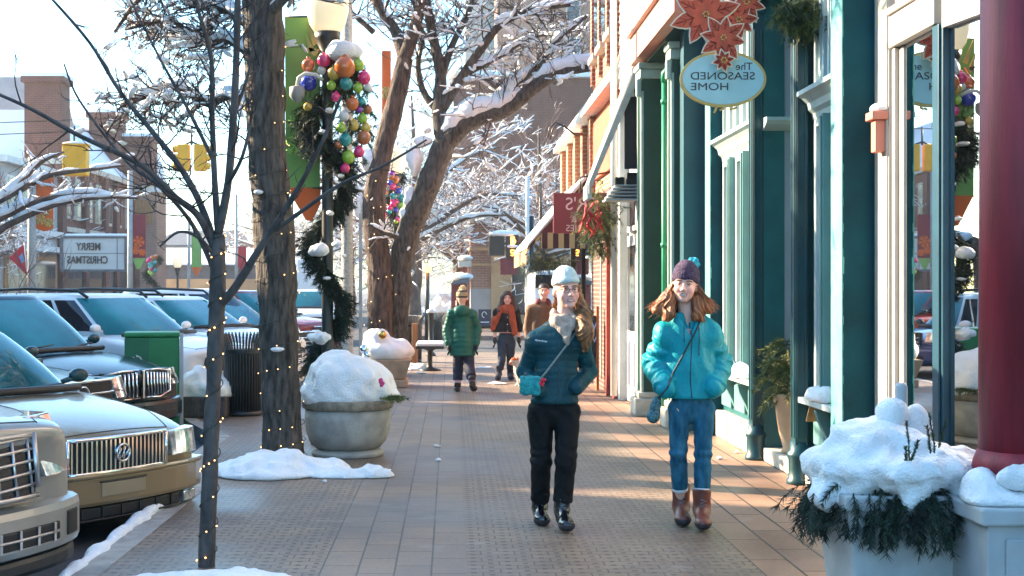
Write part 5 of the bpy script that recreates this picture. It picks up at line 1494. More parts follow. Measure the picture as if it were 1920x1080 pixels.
# ---------------- second, tan planter
pc2_ = W(725, 716, 21.5); pc2_.z = 0
t = thing("planter", pc2_, "square tan planter heaped with snow further along the walk", "planter")
b = MB(); b.prism([(pc2_.x - .34, pc2_.y - .34, 0), (pc2_.x + .34, pc2_.y - .34, 0), (pc2_.x + .34, pc2_.y + .34, 0), (pc2_.x - .34, pc2_.y + .34, 0)], (0, 0, .12)); b.build("foot", M['concrete_tan'], t, bevel=.02)
b = MB(); q = pc2_; vs = [(q.x + sx * w, q.y + sy * w, z) for w, z in ((.30, .122), (.40, .44)) for sx, sy in ((-1, -1), (1, -1), (1, 1), (-1, 1))]
b.add(vs, [(0, 1, 2, 3), (4, 5, 6, 7), (0, 1, 5, 4), (1, 2, 6, 5), (2, 3, 7, 6), (3, 0, 4, 7)]); b.build("body", M['concrete_tan'], t, bevel=.02)
p2n = np.array(pc2_, np.float32)
snow_lump("snow_mound", (pc2_.x, pc2_.y, .55), (.44, .42, .24), seed=8, h=.025, flat=.43, rough=.22, fq=6, label="pinkish heap of snow on the square tan planter", extra=lambda P: ell(P, p2n + V3(-.14, -.05, .72), (.22, .22, .22)))
b = MB(); b.sphere(W(717, 628, 21.1), .07, 12, 9); tag(b.build("gold_bauble", mat("gold_bauble", (.7, .42, .12), .2, metal=1, var=.1)), "gold bauble in the snow on the square tan planter", "ornament")

# ---------------- white pot with pine boughs in the foreground
q = W(1670, 1000, 6.75); q.z = 0
t = thing("planter", q, "tall pale square planter with pine boughs under a thick snow cap, beside the red column", "planter")
b = MB(); vs = [(q.x + sx * w, q.y + sy * w, z) for w, z in ((.25, 0), (.31, .56)) for sx, sy in ((-1, -1), (1, -1), (1, 1), (-1, 1))]
b.add(vs, [(3, 2, 1, 0), (4, 5, 6, 7), (0, 1, 5, 4), (1, 2, 6, 5), (2, 3, 7, 6), (3, 0, 4, 7)]); b.build("pot", M['planter_white'], t, bevel=.015)
b = MB(); b.bx(q.x - .325, q.x + .325, q.y - .325, q.y + .325, .50, .575); b.build("rim", M['planter_white'], t, bevel=.012)
rnd = random.Random(21); b = MB(); b2 = MB()
for k in range(380):
    a = rnd.uniform(0, 2 * math.pi); d = Vector((math.cos(a), math.sin(a), rnd.uniform(-.6, .15))); p = Vector((q.x + rnd.uniform(.16, .34) * math.cos(a), q.y + rnd.uniform(.16, .34) * math.sin(a), .60 + rnd.uniform(-.05, .05)))
    needle_spray(b, p, d, rnd.uniform(.18, .34), rnd, 105, .050, .0030, rnd.uniform(.6, 1.3))
for px in (1630, 1680, 1525, 1600):
    p = W(px, 925, 6.4); needle_spray(b, p, (rnd.uniform(-.2, .2), -.1, -1), .22, rnd, 90, .05, .003, .3)
b.build("pine_boughs", M['needles_dark'], t)
qn = np.array([q.x, q.y, 0], np.float32)
snow_lump("snow_mound", (q.x, q.y, .70), (.43, .40, .155), seed=6, h=.011, rough=.34, fq=9, label="thick snow cap over the pine boughs of the pale square planter by the red column",
          extra=lambda P: np.minimum(np.minimum(ell(P, qn + V3(-.04, 0, .80), (.26, .24, .10)), cap(P, qn + V3(-.32, -.1, .66), qn + V3(-.38, -.14, .56), .09, .04)),
                                     np.minimum(cap(P, qn + V3(-.02, -.30, .62), qn + V3(-.03, -.36, .50), .10, .03), cap(P, qn + V3(.26, -.22, .68), qn + V3(.28, -.28, .56), .09, .03))))
b = MB(); b.tube([W(1691, 840, 6.75), W(1690, 725, 6.75), W(1690, 718, 6.75)], [.030, .030, .022], 14); tag(b.build("candle_post", M['planter_white']), "pale grey candle shaped post standing in the snow of the pale square planter", "post")
snow_lump("snow_lump", W(1673, 775, 6.72), (.075, .07, .075), seed=9, h=.012, rough=.2, label="round ball of snow left of the grey candle post")
snow_lump("snow_lump", W(1718, 800, 6.8), (.085, .07, .12), seed=12, h=.012, rough=.25, label="upright lump of snow right of the grey candle post")
b = MB(); rnd = random.Random(4)
for (x0, y0, x1, y1) in ((1706, 875, 1705, 785), (1706, 868, 1722, 826), (1752, 850, 1755, 775), (1745, 850, 1738, 798), (1760, 840, 1764, 785), (1700, 870, 1694, 835)):
    needle_spray(b, W(x0, y0, 6.38), (W(x1, y1, 6.36) - W(x0, y0, 6.38)), (W(x1, y1, 6.38) - W(x0, y0, 6.38)).length, rnd, 110, .020, .0035, 0)
tag(b.build("evergreen_sprig", M['needles']), "dark upright evergreen sprigs in the snow beside the grey candle post", "greenery")
# snow on plinth and column foot
snow_lump("snow_heap", (2.63, 6.16, .60), (.25, .13, .06), seed=3, h=.014, flat=.578, rough=.45, fq=11, label="snow lying on the front of the plinth under the red column", extra=lambda P: np.minimum(ell(P, (2.95, 6.10, .60), (.22, .08, .05)), ell(P, (2.50, 6.3, .63), (.09, .14, .10))))
snow_lump("snow_heap", (2.66, 6.17, .70), (.15, .07, .06), seed=5, h=.012, rough=.3, fq=14, label="small roll of snow on the moulded foot of the red column")
# snow on the shop sills
def sill_snow(px0, px1, X, z, label, seed):
    y0, y1 = PY(px1, X), PY(px0, X)
    snow_lump("sill_snow", (X, (y0 + y1) / 2, z + .04), (.085, (y1 - y0) / 2, .10), seed=seed, h=.014, flat=z, rough=.3, fq=12, label=label)
sill_snow(1352, 1374, 2.82, .712, "ragged snow on the far end of the teal shop's window sill", 2)
sill_snow(1383, 1402, 2.82, .712, "rounded snow on the teal shop's window sill next to the far column", 4)
sill_snow(1518, 1552, 2.82, .712, "snow heaped on the teal shop's near window sill", 6)
b = MB(); rnd = random.Random(8)
for k in range(7): b.tube([W(1513 + 3 * k, 790, 10.4), W(1520 + 3 * k, 755 - 6 * (k % 3), 10.35)], [.010, .004], 5)
tag(b.build("dried_leaves", mat("dried_leaves", (.55, .35, .14), .8, var=.3)), "tan dried leaves standing in the snow of the near window sill", "greenery")
snow_lump("snow_heap", (2.985, 9.25, 2.82), (.075, .08, .045), seed=3, h=.012, flat=2.80, label="small cap of snow on the salmon bracket of the cream pilaster")
# evergreen in the doorway
e = W(1490, 850, 11.75); e.z = .12
t = thing("potted_evergreen", e, "shaggy evergreen in a cream urn standing in the teal shop's doorway", "plant")
b = MB(); b.lathe([(.08, 0), (.12, .02), (.10, .05), (.14, .2), (.17, .42), (.19, .50), (.20, .52), (.16, .53), (.05, .5)], e, 28); b.build("urn", M['terracotta'], t)
b = MB(); rnd = random.Random(9)
for k in range(150):
    a = rnd.uniform(0, 2 * math.pi); z = rnd.uniform(.50, 1.0); p = e + Vector((.07 * math.cos(a), .07 * math.sin(a), z))
    d = Vector((math.cos(a), math.sin(a), rnd.uniform(-.1, .9)))
    needle_spray(b, p, d, rnd.uniform(.18, .34) * (1.15 - .5 * (z - .5)), rnd, 60, .07, .003, rnd.uniform(.4, 1.1), mi=0 if rnd.random() < .5 else 1)
b.build("foliage", [M['needles'], M['needles_yellow']], t)
# hanging greenery at the top of the doorway and by the maroon sign
def hanging_green(px, py, rx, rz, Y, n, label, seed, mats, L=.22, ribbons=False):
    rnd = random.Random(seed); c = W(px, py, Y); t = thing("hanging_greenery", c, label, "greenery"); b = MB(); rx *= Y / FPX; rz *= Y / FPX
    for k in range(n):
        u = Vector((rnd.gauss(0, .5), rnd.gauss(0, .35), rnd.gauss(0, .5))); p = c + Vector((u.x * rx, u.y * rx, u.z * rz))
        d = Vector((rnd.uniform(-1, 1), rnd.uniform(-1, 1), rnd.uniform(-.9, .4))); needle_spray(b, p, d, L * rnd.uniform(.7, 1.2), rnd, 46, .06, .0034, rnd.uniform(.2, .8), mi=rnd.randrange(len(mats)))
    b.build("boughs", [M[m] for m in mats], t); return t, c
hanging_green(1507, 20, 46, 34, 10.55, 170, "dark green bough hanging at the top of the teal shop's near window", 3, ['needles', 'needles', 'needles_yellow'], .16)
t, c = hanging_green(1122, 400, 28, 42, 18.3, 150, "yellow-green bough with red ribbons hanging in front of the maroon sign", 5, ['needles_yellow', 'needles_yellow', 'needles'], .28)
b = MB(); rnd = random.Random(6)
for k in range(16):
    p = W(1108 + rnd.uniform(-12, 22), 395 + rnd.uniform(-20, 18), 18.0); b.tube([p, p + Vector((rnd.uniform(-.1, .06), -.03, -.12)), p + Vector((rnd.uniform(-.16, .1), -.05, -.26))], [.03, .035, .012], 4, flat=.25)
b.build("ribbon", mat("red_ribbon", (.62, .035, .03), .5, var=.3), t)
hanging_green(1128, 450, 26, 26, 18.4, 70, "small yellow-green bough hanging below the maroon sign", 7, ['needles_yellow', 'needles'], .22)
hanging_green(1022, 488, 40, 16, 23.4, 110, "dark garland hanging along the edge of the striped awning", 9, ['needles', 'needles_yellow', 'needles_dark'], .24)

# ---------------- lamp posts with banners, garlands and baubles
M['globe'] = mat("lamp_globe", (.70, .62, .42), .25, var=.06, scale=3, emit=(1, .85, .55), estr=.12)
M['banner_green'] = mat("banner_green", (.17, .34, .085), .7, var=.12, scale=3)
M['banner_leaf'] = mat("banner_leaf", (.36, .62, .14), .7, var=.1)
M['banner_orange'] = mat("banner_orange", (.66, .12, .02), .7, var=.12, scale=3)
M['banner_maroon'] = mat("banner_maroon", (.17, .008, .025), .7, var=.15, scale=3)
M['banner_red'] = mat("banner_red", (.45, .015, .03), .7, var=.15, scale=3)
ORN = [mat("bauble_" + n, c, .18, var=.1, scale=20, spec=.8, coat=.6) for n, c in (("orange", (.55, .13, .015)), ("pink", (.70, .02, .16)), ("teal", (.005, .26, .25)), ("blue", (.01, .03, .40)), ("lime", (.28, .48, .03)), ("silver", (.6, .62, .62)), ("gold", (.55, .38, .06)), ("copper", (.42, .12, .04)), ("purple", (.25, .03, .35)))]
def lamp_post(px, Y, top_py, label, scale=1.0, garland=None, ztop=None, x=None):
    x = (px - VX) / FPX * Y if x is None else x
    zt = W(px, top_py, Y).z if ztop is None else ztop
    t = thing("lamp_post", (x, Y, 0), label, "street lamp")
    b = MB(); b.lathe([(.17, 0), (.17, .08), (.14, .10), (.13, .45), (.10, .55), (.075, .62), (.06, .70), (.055, zt - .5), (.06, zt - .42), (.05, zt - .40)], (x, Y, 0), 16); b.build("post", M['black_metal'], t)
    b = MB(); b.lathe([(.05, zt - .42), (.09, zt - .34), (.10, zt - .30), (.07, zt - .26), (.13, zt - .12), (.135, zt - .05)], (x, Y, 0), 20); b.build("fitter", M['black_metal'], t)
    b = MB(); pr = [(.125, zt - .06), (.18, zt + .03), (.215, zt + .16), (.22, zt + .26), (.19, zt + .38), (.12, zt + .48), (.05, zt + .53), (.01, zt + .54)]; b.lathe(pr, (x, Y, 0), 28); b.build("globe", M['globe'], t)
    return t, x, zt
lamp_post(614, 13.5, 52, "black lamp post with cream globe wrapped in garland and baubles beside the green banner")
XL, YL = (614 - VX) / FPX * 13.5, 13.5
def garland(label, px, Y, py0, py1, n_orn, orn_side, seed, spiral=True, dens=1.0, rr=1.0, snowy=()):
    rnd = random.Random(seed); x = (px - VX) / FPX * Y; z0, z1 = W(px, py1, Y).z, W(px, py0, Y).z
    t = thing("garland", (x, Y, z1), label, "garland"); b = MB(); L = z1 - z0
    n = int(L * 210 * dens)
    for k in range(n):
        u = k / n; z = z1 - u * L; a = u * L * 5.2 + rnd.uniform(-.5, .5); wide = (.13 if u < .35 else .10) * rr
        p = Vector((x + wide * .7 * math.cos(a), Y + wide * .7 * math.sin(a), z)); d = Vector((math.cos(a) + rnd.uniform(-.5, .5), math.sin(a) + rnd.uniform(-.5, .5), rnd.uniform(-.9, .3)))
        needle_spray(b, p, d, rnd.uniform(.12, .22) * rr, rnd, 60, .055, .0045, .4)
    b.build("boughs", M['needles_dark'], t); return t, x, z0, z1
gt, gx, gz0, gz1 = garland("evergreen garland hung with coloured baubles wound round the near lamp post", 614, 13.5, 105, 330, 0, 1, 31, dens=1.5, rr=1.45)
orns = [(646, 126, 20, 0), (607, 114, 12, 1), (683, 146, 12, 1), (649, 157, 12, 2), (579, 155, 15, 3), (621, 160, 9, 4), (671, 165, 9, 4), (630, 182, 9, 1), (661, 195, 12, 0), (678, 192, 8, 2), (603, 132, 8, 5), (578, 122, 12, 7), (626, 137, 12, 6),
        (680, 222, 9, 4), (663, 235, 10, 6), (682, 258, 13, 7), (648, 262, 12, 2), (673, 285, 10, 1), (653, 295, 12, 4), (647, 316, 9, 1), (672, 122, 11, 4), (690, 165, 8, 5), (674, 206, 6, 8), (645, 218, 10, 5), (686, 240, 9, 6), (640, 240, 9, 4), (577, 200, 8, 6), (634, 272, 7, 7), (690, 205, 8, 7)]
for (ox, oy, r, ci) in orns:
    b = MB(); dy = 13.5 - .10 - .16 * max(0, 1 - abs(ox - 640) / 60); p = W(ox, oy, dy); rr = r / 2500 * dy * 1.04
    if oy > 150:
        gb = MB()
        for q_ in range(7): needle_spray(gb, p + Vector((0, .06, 0)), (random.uniform(-1, .8), random.uniform(-.3, .6), random.uniform(-.9, .5)), .13, random, 44, .05, .004)
        gb.build("bough", M['needles'], gt)
    b.sphere(p, (rr, rr, rr * 1.03), 16, 11); b.lathe([(rr * .28, rr * .95), (rr * .28, rr * 1.22)], p, 8); b.build("bauble", ORN[ci], gt)
b = MB(); b.prism([W(573, 62, 13.3), W(590, 95, 13.3), W(580, 98, 13.3)], (0, .02, 0)); b.prism([W(572, 35, 13.35), W(596, 80, 13.35), W(587, 85, 13.35)], (0, .02, 0)); b.prism([W(570, 88, 13.3), W(600, 92, 13.3), W(590, 105, 13.3)], (0, .02, 0)); b.build("gold_leaf", M['gold'], gt)
snow_lump("snow_heap", W(646, 95, 13.35), (.17, .14, .10), seed=3, h=.016, rough=.3, label="cap of snow on top of the bauble garland under the lamp globe")
gt2, *_ = garland("plain evergreen garland spiralling down the lower part of the near lamp post", 614, 13.5, 345, 690, 0, 1, 37, dens=1.25, rr=1.15)
for i, (sx_, sy_, w_, h_) in enumerate(((598, 470, .115, .055), (603, 633, .135, .07), (632, 458, .07, .03), (620, 400, .06, .03), (612, 522, .05, .02), (645, 480, .04, .03), (640, 330, .045, .02), (606, 248, .05, .02), (617, 208, .05, .025))):
    snow_lump("snow_lump", W(sx_, sy_, 13.30), (w_ * .9, .10, h_ * 1.1), seed=i, h=.012, rough=.5, fq=16, label="lump of snow caught on the near lamp post's garland", group="lumps of snow on the near lamp's garland")
# banner: pole-mounted cloth with a pointed orange tail
def banner(label, pts_main, pts_tail, Y, m1, m2, leaf=True, arm_to=None):
    t = thing("banner", W(*pts_main[0], Y), label, "banner")
    b = MB(); b.prism([W(x, y, Y) for x, y in pts_main], (0, .012, 0)); b.build("cloth", m1, t)
    b = MB(); b.prism([W(x, y, Y - .003) for x, y in pts_tail], (0, .010, 0)); b.build("tail", m2, t)
    if leaf:
        x0 = min(p[0] for p in pts_main); x1 = max(p[0] for p in pts_main); y0 = min(p[1] for p in pts_main); y1 = max(p[1] for p in pts_main)
        b = MB(); cx = (x0 + x1) / 2; cy = y0 + (y1 - y0) * .62; r = (x1 - x0) * .42
        for rr_, ox, oy in ((r, 0, 0), (r * .7, -r * .5, r * 1.5), (r * .6, r * .6, r * 1.9)):
            for k in range(6):
                a = k * math.pi / 3 + .2; o = W(cx + ox, cy + oy, Y - .004); e = W(cx + ox + rr_ * math.cos(a), cy + oy + rr_ * math.sin(a), Y - .004)
                b.tube([o, e], .008 * Y / 13.5, 4)
                for u in (.5, .75):
                    mp = o.lerp(e, u)
                    for sg in (-1, 1):
                        f_ = W(cx + ox + rr_ * (u + .22) * math.cos(a + sg * .35), cy + oy + rr_ * (u + .22) * math.sin(a + sg * .35), Y - .004); b.tube([mp, f_], .0065 * Y / 13.5, 4)
        b.build("snowflake_print", M['banner_leaf'] if m1 is M['banner_green'] else M['banner_orange'] if m1 is M['banner_maroon'] else M['gold'], t)
    if arm_to:
        b = MB(); 
        for yy in (min(p[1] for p in pts_main) - 1, max(p[1] for p in pts_main) + 1): b.tube([W(min(p[0] for p in pts_main), yy, Y + .02), (*arm_to, W(0, yy, Y + .02).z)], .012, 6)
        b.build("bracket", M['black_metal'], t)
    return t
banner("long green banner with snowflakes and an orange pointed tail on the near lamp post", [(534, 33), (600, 33), (600, 352), (536, 352)], [(537, 352), (601, 352), (601, 383), (585, 415), (574, 413)], 13.62, M['banner_green'], M['banner_orange'], True, (XL, 13.62))
# security camera
t = thing("security_camera", W(585, 150, 13.3), "white dome security camera on a curved arm beside the near lamp's baubles", "camera")
b = MB(); b.tube([W(605, 150, 13.35), W(592, 140, 13.3), (W(572, 138, 13.3)), W(560, 146, 13.3), W(557, 163, 13.3)], .020, 10); b.build("arm", M['siding'], t)
c = W(557, 175, 13.3); b = MB(); b.lathe([(.05, .07), (.075, .06), (.078, -.02), (.06, -.05), (.03, -.08), (.01, -.095)], c, 18); b.build("dome", M['grey_panel'], t)
# second lamp with baubles further on
lamp_post(742, 27.0, 322, "second black lamp post with a bauble garland between the forked trees", ztop=W(742, 322, 27).z)
gt, *_ = garland("bauble garland high on the second lamp post", 738, 27.0, 322, 425, 0, 1, 41, dens=.8, rr=1.0)
rnd = random.Random(12)
for k in range(26):
    b = MB(); p = W(735 + rnd.uniform(-17, 19), 325 + k * 3.6, 26.75); b.sphere(p, rnd.uniform(.05, .08), 10, 7); b.build("bauble", ORN[rnd.choice((0, 1, 2, 3, 4, 8, 1, 0))], gt)
snow_lump("snow_lump", W(730, 497, 26.7), (.09, .1, .05), seed=2, h=.02, label="lump of snow on the second lamp post's trunk garland")
gt3, *_ = garland("dark evergreen garland down the second lamp post behind the tan planter", 738, 27.0, 430, 620, 0, 1, 43, dens=.6, rr=1.2)
# plain poles
t = thing("utility_pole", W(650, 640, 18), "plain weathered grey pole between the near lamp post and the forked tree", "pole"); px0 = (651 - VX) / FPX * 18
b = MB(); b.lathe([(.16, 0), (.16, .03), (.08, .05), (.078, 2.5), (.065, 7.5)], (px0, 18, 0), 14); b.build("shaft", M['pole_stone'], t)
b = MB(); b.tube([(px0 - .03, 17.92, 2.6), (px0 - .03, 17.92, 2.75)], .06, 10); b.build("clamp", M['steel'], t)
t = thing("sign_post", W(676, 620, 20), "thin grey sign post left of the forked tree", "pole"); b = MB(); x = (676 - VX) / FPX * 20; b.bx(x - .025, x + .025, 19.98, 20.02, 0, 2.7); b.build("post", M['grey_metal'], t)
# ---------------- bins and bench
def litter_bin(c, r, h, label, flare=.06):
    t = thing("litter_bin", c, label, "bin"); n = 40
    b = MB(); b.lathe([(r * .84, .03), (r * .84, h * .80)], c, 32); b.build("liner", M['black'], t)
    b = MB()
    for k in range(n):
        a = 2 * math.pi * k / n; d = Vector((math.cos(a), math.sin(a), 0)); e = Vector((-math.sin(a), math.cos(a), 0))
        b.tube([c + d * r * .92 + Vector((0, 0, .05)), c + d * r * .92 + Vector((0, 0, h * .8)), c + d * (r * .95) + Vector((0, 0, h * .88)), c + d * (r + flare * .7) + Vector((0, 0, h * .98)), c + d * (r + flare) + Vector((0, 0, h))], [.012] * 5, 4)
    b.build("slats", M['bin_slat'], t)
    b = MB(); b.lathe([(r * .95, .0), (r * .98, .02), (r * .95, .06)], c, 32); b.build("hoop", M['black_metal'], t)
    b = MB(); b.lathe([(r * .98, h * .76), (r * .98, h * .80)], c, 32, cap=False); b.build("hoop", M['black_metal'], t)
    return t
M['bin_slat'] = mat("bin_slat", (.045, .048, .05), .35, var=.2, spec=.8)
q = W(456, 775, 16.6); q.z = 0; litter_bin(q, .25, 1.02, "black slatted litter bin with a flared pale rim between the thin and thick trees")
q = W(772, 640, 28.5); q.z = 0; litter_bin(q, .22, 1.0, "small black slatted litter bin far down beside the second lamp post")
q = W(813, 618, 39); q.z = ROAD; litter_bin(q, .26, 1.0, "distant dark litter bin at the corner by the far crossing")
t = thing("bench", W(806, 690, 25.5), "snow covered pedestal bench seen end-on beside the walk", "bench")
q = W(806, 690, 25.5); q.z = 0
b = MB(); b.lathe([(.22, 0), (.20, .03), (.07, .06), (.05, .1), (.05, .38), (.14, .42)], q, 16); b.build("pedestal", M['black_metal'], t)
b = MB(); b.bx(q.x - .27, q.x + .27, q.y - .2, q.y + 1.2, .42, .47); b.build("seat", M['black_metal'], t, bevel=.01)
b = MB(); b.bx(q.x - .26, q.x + .26, q.y - .19, q.y + 1.2, .472, .53); tag(b.build("seat_snow", M['snow'], bevel=.02), "slab of snow on the pedestal bench seat", "snow")
q = W(768, 690, 26.0); snow_lump("snow_patch", (q.x, q.y, 0), (.38, .5, .12), seed=3, h=.03, flat=.002, rough=.4, label="bluish snow pile on the walk beside the pedestal bench")
t = thing("bollard", W(808, 640, 31), "slim dark bollard with a pale cap beyond the pedestal bench", "bollard"); q = W(808, 635, 31); q.z = 0
b = MB(); b.lathe([(.12, 0), (.10, .06), (.06, .1), (.06, .95), (.09, 1.0), (.05, 1.08)], q, 12); b.build("post", M['black_metal'], t)
b = MB(); b.lathe([(.10, 1.0), (.10, 1.05), (.03, 1.1)], q, 12); b.build("cap", M['siding'], t)
# red wooden barrier post by the bin
b = MB(); q = W(778, 640, 27.6); b.bx(q.x - .06, q.x + .06, q.y - .06, q.y + .06, 0, .85); tag(b.build("wooden_post", M['wood_orange'], bevel=.01), "short reddish wooden post beside the far litter bin", "post")
# snow banked planter box in front of the white car
q = W(366, 778, 16.4); q.z = 0
t = thing("planter", q, "low dark stone planter box banked with snow in front of the white car", "planter")
b = MB(); b.bx(q.x - .55, q.x + .42, q.y - .25, q.y + .35, 0, .26); b.build("wall", M['bark_thin'], t, bevel=.03)
snow_lump("snow_mound", (q.x - .02, q.y + .05, .27), (.50, .34, .30), seed=4, h=.022, flat=.24, rough=.25, fq=6, label="bank of snow on the low dark planter box in front of the white car")
# recycling bin
q = W(288, 720, 15.9); q.z = ROAD
t = thing("recycling_bin", q, "green box shaped recycling bin with a pale loop symbol beside the white car", "bin", rz=R(12), local=True)
b = MB(); b.bx(-.33, .30, -.28, .28, .0, 1.15); b.build("body", M['recyc'] if 'recyc' in M else mat("recycling_green", (.014, .17, .055), .5, var=.12, scale=3), t, bevel=.02)
b = MB(); b.bx(-.34, .31, -.29, .29, 1.152, 1.21); b.build("lid", mat("recycling_lid", (.016, .19, .065), .5, var=.1), t, bevel=.02)
b = MB(); b.bx(.302, .345, -.285, -.23, 0, 1.2); b.build("corner_post", M['plinth'], t)
b = MB(); b.bx(-.325, -.05, -.286, -.281, .0, 1.14); b.build("side_panel", mat("recycling_panel", (.010, .12, .05), .5, var=.1), t)
b = MB()
for k in range(3):
    a0 = 2 * math.pi * k / 3; pts = [(-.19 + .060 * math.cos(a0 + u * 1.7), -.292, .86 + .070 * math.sin(a0 + u * 1.7)) for u in [v / 6 for v in range(7)]]
    b.tube(pts, [.011] * 6 + [.022], 5)
b.build("loop_symbol", M['teal_white'], t)
# ================================================================== trees
def bark_tube(mb, P, Rr, n):
    """trunk with furrowed bark in the mesh itself"""
    Q = []; S_ = []
    for i in range(len(P) - 1):
        m = max(1, int((P[i + 1] - P[i]).length / .045))
        for k in range(m): Q.append(P[i].lerp(P[i + 1], k / m)); S_.append(Rr[i] + (Rr[i + 1] - Rr[i]) * k / m)
    Q.append(P[-1]); S_.append(Rr[-1])
    n = 44 if n > 12 else 28; Q, fr = frames(Q); vs = []
    for p, (a, b), r in zip(Q, fr, S_):
        for k in range(n):
            t = 2 * math.pi * k / n; c, s_ = math.cos(t), math.sin(t)
            q = Vector((c * 3.2, s_ * 3.2, p.z * 2.2)); q2 = Vector((c * 8 * r / .15, s_ * 8 * r / .15, p.z * 5))
            f = 1 + .13 * noise.noise(Vector((c * 1.3, s_ * 1.3, p.z * .8))) + .10 * (abs(noise.noise(q)) - .3) + .13 * (abs(noise.noise(q2)) - .3)
            vs.append(p + a * (c * r * f) + b * (s_ * r * f))
    fs = [(i * n + k, i * n + (k + 1) % n, (i + 1) * n + (k + 1) % n, (i + 1) * n + k) for i in range(len(Q) - 1) for k in range(n)]
    mb.add(vs, fs, 0, True)

class Tree:
    def __init__(s, seed, snow=1.0, rmin=.018):
        s.tw = .16; s.rnd = random.Random(seed); s.wood = MB(); s.crown = MB(); s.snow = MB(); s.k = snow; s.rmin = rmin
    def limb(s, pts, rad, n=9, wood=True, snow=True):
        """smooth tube through the given points, with slight knots"""
        pts = [Vector(p) for p in pts]; P = []; Rr = []
        for i in range(len(pts) - 1):
            p0 = pts[max(0, i - 1)]; p1 = pts[i]; p2 = pts[i + 1]; p3 = pts[min(len(pts) - 1, i + 2)]
            m = 5
            for k in range(m):
                t = k / m
                q = .5 * ((2 * p1) + (p2 - p0) * t + (2 * p0 - 5 * p1 + 4 * p2 - p3) * t * t + (3 * p1 - p0 - 3 * p2 + p3) * t ** 3)
                P.append(q); Rr.append((rad[i] + (rad[i + 1] - rad[i]) * t) * (1 + .07 * math.sin(5 * len(P)) * s.rnd.random()))
        P.append(pts[-1]); Rr.append(rad[-1])
        (bark_tube if n >= 12 else MB.tube)(s.wood if wood else s.crown, P, Rr, n)
        if snow: s.lay_snow(P, Rr)
        return P, Rr
    def lay_snow(s, P, Rr, force=False):
        """snow along the upper side of a branch, broken by gaps"""
        run = []; rr = []; big = s.rnd.choice((.5, .6, .8, 1.0, 1.3))
        def flush():
            nonlocal run, rr
            if len(run) >= 3:
                m = len(rr); r2 = [r * (.25 + .95 * math.sin(math.pi * (i + .3) / (m - .4)) ** .5) * s.rnd.uniform(.75, 1.15) for i, r in enumerate(rr)]
                s.snow.tube(run, r2, 6)
            run = []; rr = []
        gap = 0
        for i in range(len(P) - 1):
            d = (P[i + 1] - P[i]); L = d.length
            if L < 1e-6: continue
            if gap > 0: gap -= 1; flush(); continue
            if abs(d.z) / L < (.80 if Rr[i] > .03 else .78) and s.rnd.random() < (.94 if Rr[i] > .03 else .985):
                r = (max(Rr[i] * .95, .011) * min(1.25, .7 + .3 * s.k) + .008 * s.k) * (1 if Rr[i] > .03 else big)
                run.append(P[i] + Vector((-.25 * r, 0, Rr[i] * .55 + r * .45))); rr.append(r)
            else: flush(); gap = s.rnd.choice((0, 1, 1, 2))
        flush()
    def twigs(s, p, d, L, r, depth, up=.15, spread=.7, kids=4, snow=True):
        rnd = s.rnd; seg = 5; pts = [Vector(p)]; d = Vector(d).normalized(); ds = []
        for k in range(seg):
            d = (d + Vector((rnd.gauss(0, .20), rnd.gauss(0, .20), rnd.gauss(0, .16) + up * .25))).normalized(); ds.append(d.copy()); pts.append(pts[-1] + d * L / seg)
        rad = [r * (1 - .55 * k / seg) for k in range(seg + 1)]
        (s.wood if r > s.rmin * 1.8 else s.crown).tube(pts, rad, 5 if r > .02 else 3, caps=False)
        if snow and s.k > 0 and rnd.random() < s.k * (.5 if r > .010 else s.tw): s.lay_snow(pts, [max(q, .008) for q in rad])
        if depth <= 0: return
        for c in range(kids):
            t = rnd.uniform(.25, 1.0) * seg; k = min(int(t), seg - 1); o = pts[k].lerp(pts[k + 1], t - k)
            side = Vector((rnd.gauss(0, 1), rnd.gauss(0, 1), rnd.gauss(0, .8) + up)); nd = (ds[k] * .75 + side.normalized() * spread).normalized()
            s.twigs(o, nd, L * rnd.uniform(.5, .75), r * .55, depth - 1, up, spread, kids, snow)
    def sprout(s, P, Rr, n, L, r=.02, depth=2, t0=.2, t1=1, up=.15, kids=4, snow=True):
        for i in range(n):
            k = int((t0 + (t1 - t0) * s.rnd.random()) * (len(P) - 2)); d = (P[k + 1] - P[k]).normalized()
            side = Vector((s.rnd.gauss(0, 1), s.rnd.gauss(0, 1), s.rnd.gauss(0, .7) + up)).normalized()
            s.twigs(P[k], d * .6 + side, L * s.rnd.uniform(.6, 1.2), min(r, Rr[k] * .6), depth, up, .7, kids, snow)
    def build(s, label, base, bark, twig, group=None, name="tree"):
        t = thing(name, base, label, "tree", group)
        s.wood.build("trunk", bark, t)
        if s.crown.v: s.crown.build("crown", twig, t)
        if s.snow.v: s.snow.build("snow_cover", M['snow'], t)['kind'] = 'stuff'
        return t

def string_lights(label, pathpts, n, rad_fn, base, seed, br=.009, turns=14):
    """wire wound round a trunk with small warm bulbs"""
    rnd = random.Random(seed); t = thing("string_lights", base, label, "lights"); w = MB(); pts = []
    m = turns * 12; N = len(pathpts) - 1
    for k in range(m + 1):
        u = k / m * N; i = min(int(u), N - 1); p = pathpts[i].lerp(pathpts[i + 1], u - i); r = rad_fn(k / m) + .006; a = 2 * math.pi * k / 12
        pts.append(p + Vector((r * math.cos(a), r * math.sin(a), 0)))
    w.tube(pts, .0035, 4, caps=False); w.build("wire", M['wire'], t)
    b = MB(); b.sphere((0, 0, 0), br * .68, 6, 5); first = None
    for k in range(n):
        i = rnd.randrange(len(pts)); p = pts[i]; 
        if first is None:
            first = b.build("bulb", M['bulb'], t); o = first
        else:
            o = first.copy(); COL.objects.link(o)
        ax = pathpts[min(int(i / m * N), N)]; d = Vector((p.x - ax.x, p.y - ax.y, 0)).normalized()
        o.location = p + d * br * .8
    return t

